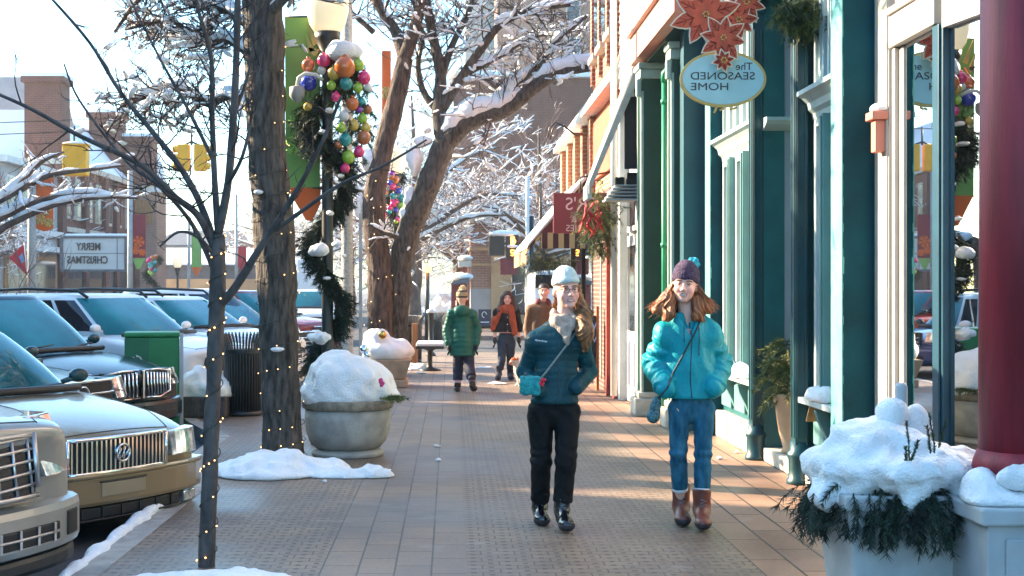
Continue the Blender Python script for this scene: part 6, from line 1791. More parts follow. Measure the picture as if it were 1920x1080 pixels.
# ---------------- thin young tree in front
Y1 = 7.57; q = lambda x, y, dy=0: W(x, y, Y1 + dy); u = Y1 / FPX
tr = Tree(1, snow=.0, rmin=.012)
P, Rr = tr.limb([q(388, 1066), q(391, 980), q(396, 850), q(401, 720), q(406, 600), q(408, 510), q(409, 440)], [17 * u, 15.5 * u, 15 * u, 14.5 * u, 15 * u, 15 * u, 13 * u], 12, snow=False)
thinP = P
def limb1(pts, r0, r1, n, L, depth=1, kids=4):
    Pq, Rq = tr.limb([q(x, y, d) for x, y, d in pts], [(r0 + (r1 - r0) * i / (len(pts) - 1)) * u * .85 for i in range(len(pts))], 7, snow=False); tr.sprout(Pq, Rq, int(n * .62), L, .0062, depth, up=.2, kids=kids - 1, snow=False)
limb1([(405, 470, 0), (372, 405, -.05), (330, 370, -.1), (262, 308, -.2), (150, 255, -.3), (60, 205, -.35), (-30, 165, -.4)], 9, 3, 22, .30)
limb1([(400, 450, 0), (372, 375, .05), (335, 310, .1), (288, 250, .15), (225, 172, .2), (168, 80, .2), (90, -10, .2)], 9, 3, 24, .32)
limb1([(409, 440, 0), (402, 330, .05), (398, 220, .1), (396, 110, .1), (372, 20, .1), (360, -40, .1)], 8, 3.5, 22, .30)
limb1([(409, 440, 0), (428, 340, 0), (438, 215, 0), (443, 110, 0), (446, -20, 0)], 10, 7, 20, .30)
limb1([(424, 350, 0), (452, 300, -.1), (468, 240, -.1), (478, 170, -.15), (500, 60, -.2)], 5, 2, 12, .25)
limb1([(408, 575, 0), (440, 540, -.05), (484, 470, -.1), (530, 400, -.15), (572, 330, -.2), (606, 262, -.25), (640, 180, -.3)], 11, 3, 12, .25)
limb1([(505, 440, -.1), (560, 400, -.15), (640, 345, -.2), (720, 310, -.25), (800, 262, -.3)], 6, 2, 8, .22)
limb1([(402, 480, 0), (372, 445, -.1), (335, 435, -.15), (300, 462, -.2)], 5, 2, 6, .15)
limb1([(398, 500, 0), (360, 420, .1), (300, 350, .2), (235, 300, .3), (150, 190, .35), (120, 120, .4)], 6, 2, 16, .3)
limb1([(400, 300, .1), (350, 200, .15), (300, 110, .2), (240, -10, .25)], 5, 2, 18, .3)
limb1([(440, 215, 0), (470, 120, .1), (478, 20, .1), (470, -40, .1)], 4, 2, 12, .25)
tr.build("thin young bare tree wrapped in fairy lights beside the gold car", q(388, 1066), M['bark_thin'], M['twig'])
string_lights("warm fairy lights wound round the thin young tree's trunk", [Vector(p) for p in P], 46, lambda t: (16 - 2 * t) * u, q(388, 1060), 2, br=.0075, turns=12)

# ---------------- thick tree wrapped in lights
Y2 = 12.15; q = lambda x, y, dy=0: W(x, y, Y2 + dy); u = Y2 / FPX
tr = Tree(2, snow=1.0)
P, Rr = tr.limb([q(534, 872), q(531, 800), q(527, 700), q(521, 580), q(514, 470), q(507, 370), q(500, 250), q(496, 120), q(492, 0), q(486, -160), q(470, -330)],
                [43 * u, 38 * u, 36 * u, 36 * u, 38 * u, 37 * u, 34 * u, 38 * u, 40 * u, 34 * u, 26 * u], 20, snow=False)
thickP = P
def limb2(pts, r0, r1, n, L, depth=2, kids=3):
    Pq, Rq = tr.limb([q(x, y, d) for x, y, d in pts], [(r0 + (r1 - r0) * i / (len(pts) - 1)) * u for i in range(len(pts))], 8); tr.sprout(Pq, Rq, int(n * 1.2), L, .0115, depth, up=.05, kids=kids + 1)
limb2([(480, 215, 0), (430, 180, .2), (390, 195, .3), (330, 165, .4), (265, 185, .5), (220, 205, .6)], 10, 3, 34, .40)
limb2([(478, 110, 0), (430, 75, .3), (380, 80, .5), (320, 40, .7), (235, 55, .9)], 10, 3, 38, .42)
limb2([(482, 60, .1), (430, 20, .3), (370, 10, .6), (300, -30, .9)], 12, 4, 32, .42)
limb2([(470, -40, .2), (420, -80, .4), (330, -60, .8), (260, 0, 1.1), (215, 60, 1.3)], 12, 3, 38, .42)
limb2([(500, 30, -.1), (560, -30, -.2), (640, -80, -.3), (760, -120, -.3)], 12, 4, 16, .42)
limb2([(480, -200, 0), (560, -300, -.5), (700, -420, -.8)], 16, 5, 14, .6)
limb2([(478, -260, 0), (380, -380, .2), (240, -460, .6)], 16, 5, 14, .6)
# stub and bark scars
tr.limb([q(520, 660), q(508, 652), q(502, 650)], [10 * u, 9 * u, 7 * u], 8, snow=False)
tr.build("thick leaning bare tree with rough bark and fairy lights beside the bowl planter", q(534, 865), M['bark'], M['twig'])
string_lights("warm fairy lights wound round the thick leaning tree's trunk", [Vector(p) for p in P[:41]], 98, lambda t: (41 - 4 * t) * u, q(534, 860), 3, br=.0085, turns=22)
snow_lump("snow_lump", q(520, 655, -.17), (.07, .07, .03), seed=2, h=.012, rough=.3, label="small pad of snow on the bark stub low on the thick tree")
snow_lump("snow_lump", q(484, 360, -.17), (.05, .06, .03), seed=4, h=.012, rough=.3, label="small pad of snow on a bark scar halfway up the thick tree")
snow_lump("snow_lump", q(527, 862, -.28), (.16, .10, .03), seed=6, h=.014, rough=.3, label="fringe of snow against the foot of the thick tree's bark")

# ---------------- forked trees further on
Y3 = 24.0; q = lambda x, y, dy=0: W(x, y, Y3 + dy); u = Y3 / FPX
def limb3(pts, r0, r1, n, L, depth=2, kids=3, nn=9, r=.018):
    Pq, Rq = tr.limb([q(x, y, d) for x, y, d in pts], [(r0 + (r1 - r0) * i / (len(pts) - 1)) * u * .84 for i in range(len(pts))], nn)
    if n: tr.sprout(Pq, Rq, n, L, r, depth, up=.1, kids=kids)
    return Pq
tr = Tree(3, snow=1.0)
PA = limb3([(716, 704, 0), (714, 620, 0), (710, 500, 0), (702, 420, 0), (706, 340, 0), (724, 260, 0), (744, 180, 0), (758, 110, 0)], 30, 19, 0, 0, nn=14)
limb3([(758, 110, 0), (742, 60, .2), (715, 20, .3), (680, -60, .4)], 15, 9, 14, .8)
limb3([(758, 110, 0), (778, 50, -.1), (792, -10, -.2), (800, -90, -.2)], 16, 10, 14, .8)
limb3([(700, 60, .3), (640, 10, .5), (560, -30, .6)], 7, 3, 14, .7)
limb3([(730, 40, .2), (690, -20, .6), (600, -60, .9)], 8, 3, 12, .7)
tr.build("reddish bare tree with lights, the left one of the forked pair beyond the tan planter", q(716, 690), M['bark_red'], M['twig'])
string_lights("warm fairy lights wound round the reddish left forked tree", [Vector(p) for p in PA[:26]], 60, lambda t: (31 - 9 * t) * u, q(716, 680), 4, br=.013, turns=16)
tr = Tree(4, snow=1.25); tr.tw = .30
PB = limb3([(742, 700, .4), (744, 600, .3), (750, 500, .2), (768, 430, .1), (794, 370, 0), (818, 310, 0), (834, 268, 0)], 28, 26, 0, 0, nn=14)
limb3([(834, 270, 0), (870, 235, -.05), (905, 218, -.1), (950, 205, -.2), (1000, 165, -.3), (1050, 135, -.35), (1120, 122, -.4), (1180, 110, -.4)], 24, 9, 26, .8)
limb3([(905, 215, -.1), (945, 180, 0), (985, 145, .1), (1015, 118, .1), (1040, 80, .2), (1100, 30, .3)], 12, 4, 22, .7)
limb3([(832, 270, 0), (822, 210, .1), (826, 140, .2), (812, 70, .3), (795, -20, .4)], 18, 9, 26, .9)
limb3([(828, 205, .1), (862, 150, 0), (902, 92, -.1), (940, 45, -.2), (1000, 18, -.3), (1070, 8, -.4)], 13, 5, 30, .8)
limb3([(826, 215, .1), (794, 172, .2), (784, 120, .3), (792, 60, .4), (770, -10, .5)], 9, 4, 22, .7)
limb3([(826, 150, .2), (850, 80, .3), (880, 20, .4), (900, -60, .5)], 9, 5, 20, .8)
limb3([(870, 140, 0), (930, 110, .3), (1000, 70, .6), (1080, 60, .9)], 7, 3, 20, .7)
limb3([(760, 450, .2), (730, 440, -.2), (690, 420, -.4)], 6, 3, 5, .5)
tr.build("big bare tree arching a snow-laden limb over the walk, right of the forked pair", q(742, 690, .4), M['bark'], M['twig'])
for i, (x, y, a, b_, c) in enumerate(((778, 300, .12, .14, .30), (772, 370, .14, .14, .22), (790, 265, .18, .16, .10), (762, 400, .13, .14, .12), (800, 245, .12, .12, .09), (930, 200, .30, .16, .10), (690, 300, .16, .16, .20), (672, 385, .12, .14, .22))):
    snow_lump("snow_lump", q(x, y, .05), (a, b_, c), seed=i, h=.03, rough=.35, label="lump of snow stuck in the fork of the big arching tree", group="lumps of snow in the forked trees")

# ---------------- generic bare trees for the distance
def generic_tree(seed, h, spread, snow, wood, twig, n1=9, depth=2, kids=4, tw=.014, n2=9):
    t = Tree(seed, snow=snow, rmin=.03); t.tw = .42; rnd = random.Random(seed)
    zf = h * .28; r0 = h * .022
    P, Rr = t.limb([(0, 0, -.2), (.05, .03, zf * .5), (-.05, 0, zf), (.1, .1, h * .55), (0, .1, h * .85)], [r0 * 1.25, r0, r0 * .9, r0 * .5, r0 * .15], 9, snow=False)
    for i in range(n1):
        a = 2 * math.pi * i / n1 + rnd.uniform(-.3, .3); z = zf * rnd.uniform(.75, 1.7); e = spread * rnd.uniform(.7, 1.1); up = rnd.uniform(.15, .75)
        d = Vector((math.cos(a), math.sin(a), 0)); o = Vector((0, 0, z))
        Q, Rq = t.limb([o, o + d * e * .3 + Vector((0, 0, up * e * .35)), o + d * e * .65 + Vector((0, 0, up * e * .65)), o + d * e + Vector((0, 0, up * e * .75 + rnd.uniform(-.4, .3)))], [r0 * .5, r0 * .4, r0 * .26, r0 * .12], 6)
        t.sprout(Q, Rq, n2, h * .17, tw, depth, t0=.15, up=.15, kids=kids)
    t.sprout(P, Rr, 14, h * .17, tw, depth, t0=.45, kids=kids)
    return t
def place_tree(src, x, y, rz, s, label, group="bare snowy trees down the street"):
    c = copy_tree(src); c.location = (x, y, 0); c.rotation_euler = (0, 0, rz); c.scale = (s, s, s); c["label"] = label; c["group"] = group; return c
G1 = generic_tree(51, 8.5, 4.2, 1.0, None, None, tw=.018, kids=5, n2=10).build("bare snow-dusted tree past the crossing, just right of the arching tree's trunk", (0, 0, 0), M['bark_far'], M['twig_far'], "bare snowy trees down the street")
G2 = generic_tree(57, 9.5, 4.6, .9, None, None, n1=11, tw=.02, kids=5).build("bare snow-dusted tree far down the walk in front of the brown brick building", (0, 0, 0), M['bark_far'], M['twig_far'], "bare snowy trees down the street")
G1.location = (-1.15, 39, 0)
G2.location = (.4, 58, 0)
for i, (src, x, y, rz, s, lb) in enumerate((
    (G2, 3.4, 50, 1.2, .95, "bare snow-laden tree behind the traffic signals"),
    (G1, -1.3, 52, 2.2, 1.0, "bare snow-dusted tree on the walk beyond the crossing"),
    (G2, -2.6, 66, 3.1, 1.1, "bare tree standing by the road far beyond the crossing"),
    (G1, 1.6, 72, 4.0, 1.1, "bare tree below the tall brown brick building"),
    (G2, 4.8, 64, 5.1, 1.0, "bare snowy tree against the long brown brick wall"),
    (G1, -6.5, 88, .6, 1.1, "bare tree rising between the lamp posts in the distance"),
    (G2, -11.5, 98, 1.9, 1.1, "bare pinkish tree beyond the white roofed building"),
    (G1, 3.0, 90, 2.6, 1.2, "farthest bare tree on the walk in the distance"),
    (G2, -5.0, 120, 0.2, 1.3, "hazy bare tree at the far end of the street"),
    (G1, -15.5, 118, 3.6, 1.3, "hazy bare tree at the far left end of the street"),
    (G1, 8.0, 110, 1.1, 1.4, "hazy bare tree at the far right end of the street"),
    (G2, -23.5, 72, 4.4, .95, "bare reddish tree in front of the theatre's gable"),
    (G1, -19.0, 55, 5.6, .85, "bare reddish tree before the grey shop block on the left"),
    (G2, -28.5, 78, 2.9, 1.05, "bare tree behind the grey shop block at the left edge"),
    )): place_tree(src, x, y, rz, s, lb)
# snowy limbs reaching in from the left edge
Y4 = 26.0; q = lambda x, y, dy=0: W(x, y, Y4 + dy); u = Y4 / FPX
tr = Tree(9, snow=1.5)
tr.limb([(q(-330, 560).x, Y4, ROAD), q(-320, 480), q(-290, 440)], [.20, .17, .15], 10, snow=False)
for pts in ([(-290, 440), (-150, 430), (-30, 395), (40, 340), (75, 305), (120, 285)], [(-290, 440), (-120, 430), (20, 365), (90, 330), (170, 318), (235, 310)], [(-290, 440), (-100, 470), (0, 410), (80, 375), (160, 362), (220, 365)], [(-290, 440), (-80, 480), (10, 425), (100, 385), (190, 370), (260, 372)]):
    Pq, Rq = tr.limb([q(x, y) for x, y in pts], [.12, .095, .07, .055, .04, .02], 7); tr.sprout(Pq, Rq, 16, .6, .012, 1, t0=.35, kids=3)
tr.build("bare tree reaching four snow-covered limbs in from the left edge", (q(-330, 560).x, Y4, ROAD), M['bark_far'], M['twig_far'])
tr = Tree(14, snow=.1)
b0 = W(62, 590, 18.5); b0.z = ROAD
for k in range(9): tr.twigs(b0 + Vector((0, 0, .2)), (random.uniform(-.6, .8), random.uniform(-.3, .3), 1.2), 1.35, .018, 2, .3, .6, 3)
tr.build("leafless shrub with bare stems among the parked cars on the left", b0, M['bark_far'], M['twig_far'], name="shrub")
# ================================================================== cars
def paint(name, col, metal=.75, rough=.22): return mat(name, col, rough, metal, var=.05, scale=3, coat=.5, bump=.0)
M['car_gold'] = paint("car_gold", (.27, .19, .105), .3, .25); M['car_silver'] = paint("car_silver", (.34, .32, .29), .5, .35); M['car_black'] = mat("car_black", (.006, .022, .028), .22, .0, var=.1, scale=3, coat=.12, spec=.35)
M['car_white'] = paint("car_white", (.72, .75, .77), .0, .3); M['car_slate'] = mat("car_slate", (.012, .05, .06), .25, .0, var=.1, scale=3, coat=.15, spec=.35); M['car_red'] = paint("car_red", (.25, .03, .03), .2); M['car_blue'] = paint("car_blue", (.03, .07, .20), .2)
M['car_glass'] = mat("car_glass", (.002, .075, .09), .06, var=.3, scale=1.0, spec=.45, col2=(.006, .20, .22), coat=.3)  # teal of the reflected sky is put into the glass colour
M['side_glass'] = mat("side_glass", (.012, .014, .02), .04, var=.2, scale=1, spec=.6)
M['tyre'] = mat("tyre", (.012, .012, .012), .85, var=.3, scale=20)
M['lens'] = mat("headlight_lens", (.50, .52, .54), .08, metal=.6, var=.45, scale=24, coat=1.0)
M['amber'] = mat("amber_lens", (.55, .16, .10), .15, var=.3, scale=20, coat=1.0)
M['plastic'] = mat("black_plastic", (.014, .014, .015), .5, var=.2)
M['red_lens'] = mat("red_lens", (.4, .01, .01), .15, var=.1, coat=1.0)
def spow(v, e): return math.copysign(abs(v) ** e, v)
def car(label, body, pos, heading, c, group="cars parked nose-in along the kerb"):
    t = thing("parked_car", pos, label, "car", group, rz=heading, local=True)
    L, w = c['L'], c['w']; zn, zc, zbt, zb = c['nose'], c['cowl'], c.get('belt', c['cowl'] + .03), c.get('zb', .20); xc = c['xc']; bow = c.get('bow', .16)
    st = [(.0, .80, zn - .04, zb + .05), (-.03, .86, zn, zb + .01), (-.12, .93, zn + .035, zb), (-.35, .97, zn + (zc - zn) * .42, zb), (-.7, .99, zn + (zc - zn) * .70, zb), (xc, 1.0, zc, zb), (xc - .35, 1.0, zbt, zb), (-L * .6, 1.0, zbt + .02, zb), (-L * .82, .99, zbt + c.get('tail_up', .02), zb + .02), (-L * .95, .95, zbt + c.get('tail_up', .02) - .04, zb + .06), (-L, .86, zbt - .14, zb + .14)]
    rings = []
    for x, k, zt, z0 in st:
        ww = w * k; ring = []
        side = [(0, z0), (.55 * ww, z0), (.90 * ww, z0 + .03), (.985 * ww, z0 + .14), (ww, z0 + (zt - z0) * .52), (.985 * ww, zt - .14), (.955 * ww, zt - .06), (.86 * ww, zt - .022), (.62 * ww, zt - .006), (.30 * ww, zt + c.get('crown', .02) * .8), (0, zt + c.get('crown', .02))]
        full = side + [(-y, z) for y, z in reversed(side[1:-1])]
        for y, z in full: ring.append(Vector((x - bow * (y / w) ** 2 * max(0, 1 + x / 1.4), y, z)))
        rings.append(ring)
    b = MB(); b.loft(rings); bo = b.build("body", body, t, subsurf=2)
    bpy.context.view_layer.update()
    ev = bo.evaluated_get(bpy.context.evaluated_depsgraph_get())
    def top_z(x, y):
        hit, p, nrm, _ = ev.ray_cast(Vector((x, y, 3)), Vector((0, 0, -1))); return p.z if hit else None
    def side_y(x, z, s):
        hit, p, nrm, _ = ev.ray_cast(Vector((x, s * 3, z)), Vector((0, -s, 0))); return p.y if hit else None
    def seam(pts): 
        g_ = MB(); g_.tube([p for p in pts if p is not None], .0045, 5); g_.build("panel_gap", M['plastic'], t)
    for s in (-1, 1):
        sp = []
        for k in range(13):
            x = -.16 + (xc + .10 + .16) * k / 12; y = s * w * (.60 + .22 * min(1, k / 5)); z = top_z(x, y)
            if z: sp.append((x, y, z + .0005))
        seam(sp)
        for xd in (xc - .28, xc - 1.35):
            seam([(xd - .03 * k, side_y(xd, zb + .2 + (zbt - .2 - zb) * k / 6, s), zb + .2 + (zbt - .2 - zb) * k / 6) for k in range(6) if side_y(xd, zb + .2 + (zbt - .2 - zb) * k / 6, s)])
    sp = []
    for k in range(13):
        y = -w * .60 + 1.2 * w * k / 12; x = -.10 - bow * (y / w) ** 2; z = top_z(x, y)
        if z: sp.append((x, y, z + .0005))
    seam(sp)
    # greenhouse: superelliptic plan that shrinks towards the roof
    zr = c['roof']; f0, f1, r1, r0 = c['xw'], c['xrf'], c['xrr'], c['xrb']; w0, w1 = w * .90, w * c.get('tumble', .70); z0 = zbt - .08
    def S(th, v, e=0.0):
        vv = v; bend = math.sin(math.pi * v) * .035
        fx = f0 + (f1 - f0) * vv ** 1.0 + bend; rx = r0 + (r1 - r0) * vv - bend; hw = w0 + (w1 - w0) * vv ** 1.25 + e + bend * .4
        cx = (fx + rx) / 2; hx = (fx - rx) / 2 + e; n = 2 / 5.0
        return Vector((cx + hx * spow(math.cos(th), n), hw * spow(math.sin(th), n), z0 + (zr - .05 - z0) * v))
    NN = 56; rg = [[S(2 * math.pi * k / NN, v) for k in range(NN)] for v in (0, .2, .4, .6, .8, .93, 1.0)]
    top = rg[-1]; cxx = sum(p.x for p in top) / NN
    for sc_, dz in ((.97, .022), (.90, .038), (.6, .048), (.2, .052)): rg.append([Vector((cxx + (p.x - cxx) * sc_, p.y * sc_, p.z + dz)) for p in top])
    b = MB(); b.loft(rg); b.build("cabin", c.get('cabin_mat', body), t)
    def patch(nm, ta, tb, va, vb, m, e=.006, nu=24, nv=8):
        g = MB(); vs = [S(ta + (tb - ta) * i / nu, va + (vb - va) * j / nv, e) for j in range(nv + 1) for i in range(nu + 1)]
        g.add(vs, [(j * (nu + 1) + i, j * (nu + 1) + i + 1, (j + 1) * (nu + 1) + i + 1, (j + 1) * (nu + 1) + i) for j in range(nv) for i in range(nu)], 0, True)
        return g.build(nm, m, t)
    wa = .93
    patch("windshield", -wa, wa, .12, .97, M['car_glass'], nu=40)
    sd = c.get('side', ((1.02, 1.42), (1.46, 1.9), (1.95, 2.15)))
    for a0, a1 in sd:
        patch("side_window", a0, a1, .20, .92, M['side_glass']); patch("side_window", -a0, -a1, .20, .92, M['side_glass'])
    patch("rear_window", math.pi - .85, math.pi + .85, .2, .9, M['side_glass'])
    wp = MB()
    for y0_, y1_ in ((-.55, .0), (.10, .62)):
        wp.tube([S(0, .10, .02) + Vector((.02 - .06 * abs(y0_), y0_, 0)), S(0, .17, .03) + Vector((-.02, (y0_ + y1_) / 2, .0)), S(0, .20, .03) + Vector((-.03, y1_, .0))], .011, 5)
    wp.build("wiper", M['plastic'], t)
    cw = MB(); p = S(0, .0); cw.tube([(p.x - .12, -w * .8, zc + .02), (p.x + .03, -.4, zc + .03), (p.x + .05, 0, zc + .035), (p.x + .03, .4, zc + .03), (p.x - .12, w * .8, zc + .02)], .030, 8); cw.build("cowl", M['plastic'], t)
    for s in (-1, 1):
        p = S(s * .98, .12); m_ = MB(); m_.sphere((p.x + .02, p.y + s * .15, p.z + .085), (.05, .095, .058), 14, 9); m_.tube([(p.x, p.y, p.z + .04), (p.x + .02, p.y + s * .12, p.z + .07)], .022, 6); m_.build("mirror", c.get('mirror', M['car_slate'] if body is not M['car_white'] else body), t)
    rw = c.get('rw', .335)
    for x in (-c.get('xf', .93), -L + c.get('xr', 1.05)):
        for s in (-1, 1):
            a = MB(); a.tube([(x, s * (w - .25), rw), (x, s * (w + .004), rw)], rw + .055, 28); a.build("wheel_arch", M['black'], t)
            wm = MB(); prof = [(rw * .62, -.11), (rw * .92, -.115), (rw, -.08), (rw, .08), (rw * .92, .115), (rw * .62, .11)]
            vs = []; n = 32
            for r_, o_ in prof:
                for k in range(n): vs.append((x + r_ * math.cos(2 * math.pi * k / n), s * (w - .10) + o_, rw + r_ * math.sin(2 * math.pi * k / n)))
            wm.add(vs, [(i * n + k, i * n + (k + 1) % n, (i + 1) * n + (k + 1) % n, (i + 1) * n + k) for i in range(5) for k in range(n)], 0, True); wo = wm.build("wheel", M['tyre'], t)
            rm = MB(); yo = s * (w - .015)
            rm.tube([(x, yo - s * .03, rw), (x, yo, rw)], rw * .16, 16)
            for k in range(9):
                a_ = 2 * math.pi * k / 9; rm.tube([(x + rw * .1 * math.cos(a_), yo, rw + rw * .1 * math.sin(a_)), (x + rw * .63 * math.cos(a_), yo - s * .01, rw + rw * .63 * math.sin(a_))], .022, 6)
            ring = [(x + rw * .64 * math.cos(2 * math.pi * k / 32), yo - s * .01, rw + rw * .64 * math.sin(2 * math.pi * k / 32)) for k in range(33)]; rm.tube(ring, .020, 6, caps=False); rm.build("rim", M['steel'], wo)
    fx = lambda y: -bow * (y / w) ** 2 - .35 * max(0, abs(y) / w - .70) ** 1.5
    def fbox(name, y0, y1, z0_, z1_, m, d0=-.05, d1=.012, parent=t, bevel=.01, lean=0.0, n=6):
        """panel that follows the bowed nose"""
        g = MB(); rings_ = []
        for i in range(n + 1):
            y = y0 + (y1 - y0) * i / n; x = fx(y)
            rings_.append([Vector((x + d0, y, z0_)), Vector((x + d1, y, z0_)), Vector((x + d1 - lean, y, z1_)), Vector((x + d0 - lean, y, z1_))])
        g.loft(rings_, smooth=False); return g.build(name, m, parent, bevel=bevel)
    c['front'](t, fbox, fx, body)
    return t
def ring_emblem(t, x, z, r):
    b = MB(); b.tube([(x, r * math.cos(2 * math.pi * k / 24), z + r * math.sin(2 * math.pi * k / 24)) for k in range(25)], r * .13, 6, caps=False)
    for a, q_ in ((-.6, .75), (.05, .9), (.6, .6)): b.tube([(x, a * r - .3 * r, z - r * .6 * q_), (x + .004, a * r, z + .1 * r), (x, a * r + .35 * r, z + r * .75 * q_)], r * .09, 5)
    b.lathe([(r, -.004)], (x, 0, z), 4) if False else None
    b.build("emblem", M['chrome'], t)
def front_gold(t, fbox, fx, body):
    g = fbox("grille", -.43, .43, .49, .71, M['black'], -.04, .012)
    f = MB()
    for z in (.485, .712): f.tube([(fx(y) + .02, y, z) for y in [-.44 + .88 * i / 12 for i in range(13)]], .014, 6)
    for s in (-1, 1): f.tube([(fx(.44) + .02, s * .44, .485), (fx(.44) + .02, s * .44, .712)], .014, 6)
    f.build("grille_frame", M['chrome'], g)
    f = MB()
    for i in range(22):
        y = -.41 + .82 * i / 21; f.box((fx(y) + .016, y, .60), (.014, .014, .21))
    f.build("grille_bars", M['chrome'], g)
    ring_emblem(t, .035, .605, .058)
    for s in (-1, 1):
        a, b_ = (.53, .90) if s > 0 else (-.90, -.53)
        fbox("headlight", a, b_, .52, .70, M['lens'], -.10, .006, lean=.03)
    fbox("bumper", -.94, .94, .26, .475, body, -.10, .045, bevel=.03, n=14)
    fbox("bumper_step", -.92, .92, .455, .485, body, -.10, .065, bevel=.012, n=14)
    fbox("number_plate_recess", -.20, .20, .32, .42, mat("plate_gold", (.28, .21, .13), .5, var=.1), -.02, .052)
    fbox("plate_edge", -.21, .21, .42, .432, M['plastic'], -.02, .058)
    lg = fbox("lower_grille", -.60, .60, .175, .255, M['black'], -.08, .02)
    f = MB()
    for i in range(7): 
        y = -.5 + 1.0 * i / 6; f.box((fx(y) + .018, y, .215), (.02, .012, .08))
    f.tube([(fx(y) + .035, y, .172) for y in [-.6 + 1.2 * i / 10 for i in range(11)]], .008, 5)
    f.build("grille_bars", M['plastic'], lg)
    for s in (-1, 1): fbox("fog_light", *( (.66, .86) if s > 0 else (-.86, -.66)), .17, .25, M['lens'], -.08, .015)
def front_silver(t, fbox, fx, body):
    g = fbox("grille", -.46, .46, .62, .93, M['black'], -.05, .012, lean=.05)
    f = MB()
    for k in range(5):
        z = .66 + k * .062; f.tube([(fx(y) + .018 - .05 * (z - .62) / .31, y, z + .05 * abs(y)) for y in [-.45 + .9 * i / 10 for i in range(11)]], .011, 5)
    for i in range(8):
        y = -.42 + .84 * i / 7; f.tube([(fx(y) + .016, y, .63), (fx(y) - .03, y, .93)], .010, 5)
    for s in (-1, 1): f.tube([(fx(.46) + .02, s * .46, .66), (fx(.46) - .03, s * .47, .95)], .018, 6)
    for z in (.62, .94): f.tube([(fx(y) + .02 - .05 * (z > .7), y, z) for y in [-.46 + .92 * i / 10 for i in range(11)]], .016, 6)
    f.build("grille_bars", M['steel'], g)
    for s in (-1, 1):
        a, b_ = (.56, .84) if s > 0 else (-.84, -.56)
        fbox("headlight", a, b_, .70, 1.02, M['lens'], -.25, -.0, lean=.18)
    fbox("bumper", -.93, .93, .30, .57, body, -.12, .05, bevel=.05, n=14)
    lg = fbox("lower_grille", -.62, .62, .36, .46, M['black'], -.05, .06)
    f = MB()
    for i in range(9):
        y = -.56 + 1.12 * i / 8; f.box((fx(y) + .064, y, .41), (.012, .016, .10))
    f.tube([(fx(y) + .066, y, .41) for y in [-.6 + 1.2 * i / 10 for i in range(11)]], .008, 5)
    f.build("grille_bars", M['steel'], lg)
    for s in (-1, 1): fbox("fog_light", *((.70, .84) if s > 0 else (-.84, -.70)), .36, .50, M['black'], -.05, .056)
    fbox("chin", -.90, .90, .19, .295, M['plastic'], -.2, .01, bevel=.03, n=14)
def front_split(t, fbox, fx, body):
    for s in (-1, 1):
        a, b_ = (.05, .52) if s > 0 else (-.52, -.05)
        g = fbox("grille", a, b_, .56, .84, M['black'], -.05, .012, lean=.03)
        f = MB()
        for i in range(8):
            y = s * (.09 + .40 * i / 7); f.tube([(fx(y) + .018, y, .57 + .02 * i / 7), (fx(y) + .0, y, .83 - .03 * i / 7)], .012, 5)
        f.tube([(fx(.05) + .02, s * .055, .56), (fx(.3) + .02, s * .3, .55), (fx(.52) + .02, s * .52, .60), (fx(.54) + .0, s * .54, .82), (fx(.3) - .0, s * .3, .85), (fx(.05) - .0, s * .055, .85)], .012, 6)
        f.build("grille_bars", M['chrome'], g)
        fbox("headlight", *((.60, .90) if s > 0 else (-.90, -.60)), .66, .84, M['lens'], -.22, .004, lean=.08)
    b = MB(); b.box((.02, 0, .70), (.02, .04, .30)); b.build("emblem", M['chrome'], t, bevel=.006)
    fbox("bumper", -.93, .93, .28, .52, body, -.12, .05, bevel=.05, n=14)
    fbox("lower_grille", -.6, .6, .30, .40, M['black'], -.05, .056)
def front_suv(t, fbox, fx, body):
    g = fbox("grille", -.50, .50, .62, .86, M['black'], -.05, .012, lean=.03)
    f = MB()
    for z in (.68, .76): f.tube([(fx(y) + .016, y, z) for y in [-.48 + .96 * i / 8 for i in range(9)]], .012, 5)
    for z in (.61, .87): f.tube([(fx(y) + .016 - .03 * (z > .7), y, z) for y in [-.5 + 1.0 * i / 8 for i in range(9)]], .016, 6)
    f.tube([(.03, .09 * math.cos(2 * math.pi * k / 20), .74 + .09 * math.sin(2 * math.pi * k / 20)) for k in range(21)], .010, 6, caps=False)
    f.build("grille_bars", M['chrome'], g)
    for s in (-1, 1): fbox("headlight", *((.58, .88) if s > 0 else (-.88, -.58)), .68, .88, M['lens'], -.22, .004, lean=.08)
    fbox("bumper", -.93, .93, .28, .56, body, -.12, .05, bevel=.05, n=14)
    fbox("lower_grille", -.6, .6, .32, .42, M['black'], -.05, .056)
def front_white(t, fbox, fx, body):
    g = fbox("grille", -.48, .48, .66, .84, M['black'], -.05, .012, lean=.03)
    for s in (-1, 1): 
        f = MB(); q = [(fx(.52) - .02, s * .52, .70), (fx(.90) - .10, s * .93, .80), (fx(.90) - .42, s * .985, .88), (fx(.90) - .25, s * .975, .74), (fx(.70) - .02, s * .72, .66)]
        f.prism(q, (.012, s * .014, .0)); f.build("headlight", M['amber'], t, bevel=.004)
    fbox("bumper", -.93, .93, .28, .60, body, -.12, .05, bevel=.05, n=14)
    fbox("lower_grille", -.6, .6, .32, .44, M['black'], -.05, .056)
HD = R(-27)
SED = dict(L=4.9, w=.97, nose=.70, cowl=.93, xc=-1.30, xw=-1.22, xrf=-2.0, xrr=-3.2, xrb=-3.95, roof=1.43, front=front_gold)
SUV = dict(L=4.75, w=.95, nose=.93, cowl=1.10, xc=-1.25, xw=-1.10, xrf=-1.95, xrr=-3.9, xrb=-4.55, roof=1.68, tumble=.74, rw=.36, bow=.2)
def car_at(label, body, x, y, c, rz=HD, group="cars parked nose-in along the kerb"): return car(label, body, (x, y, ROAD), rz, c, group)
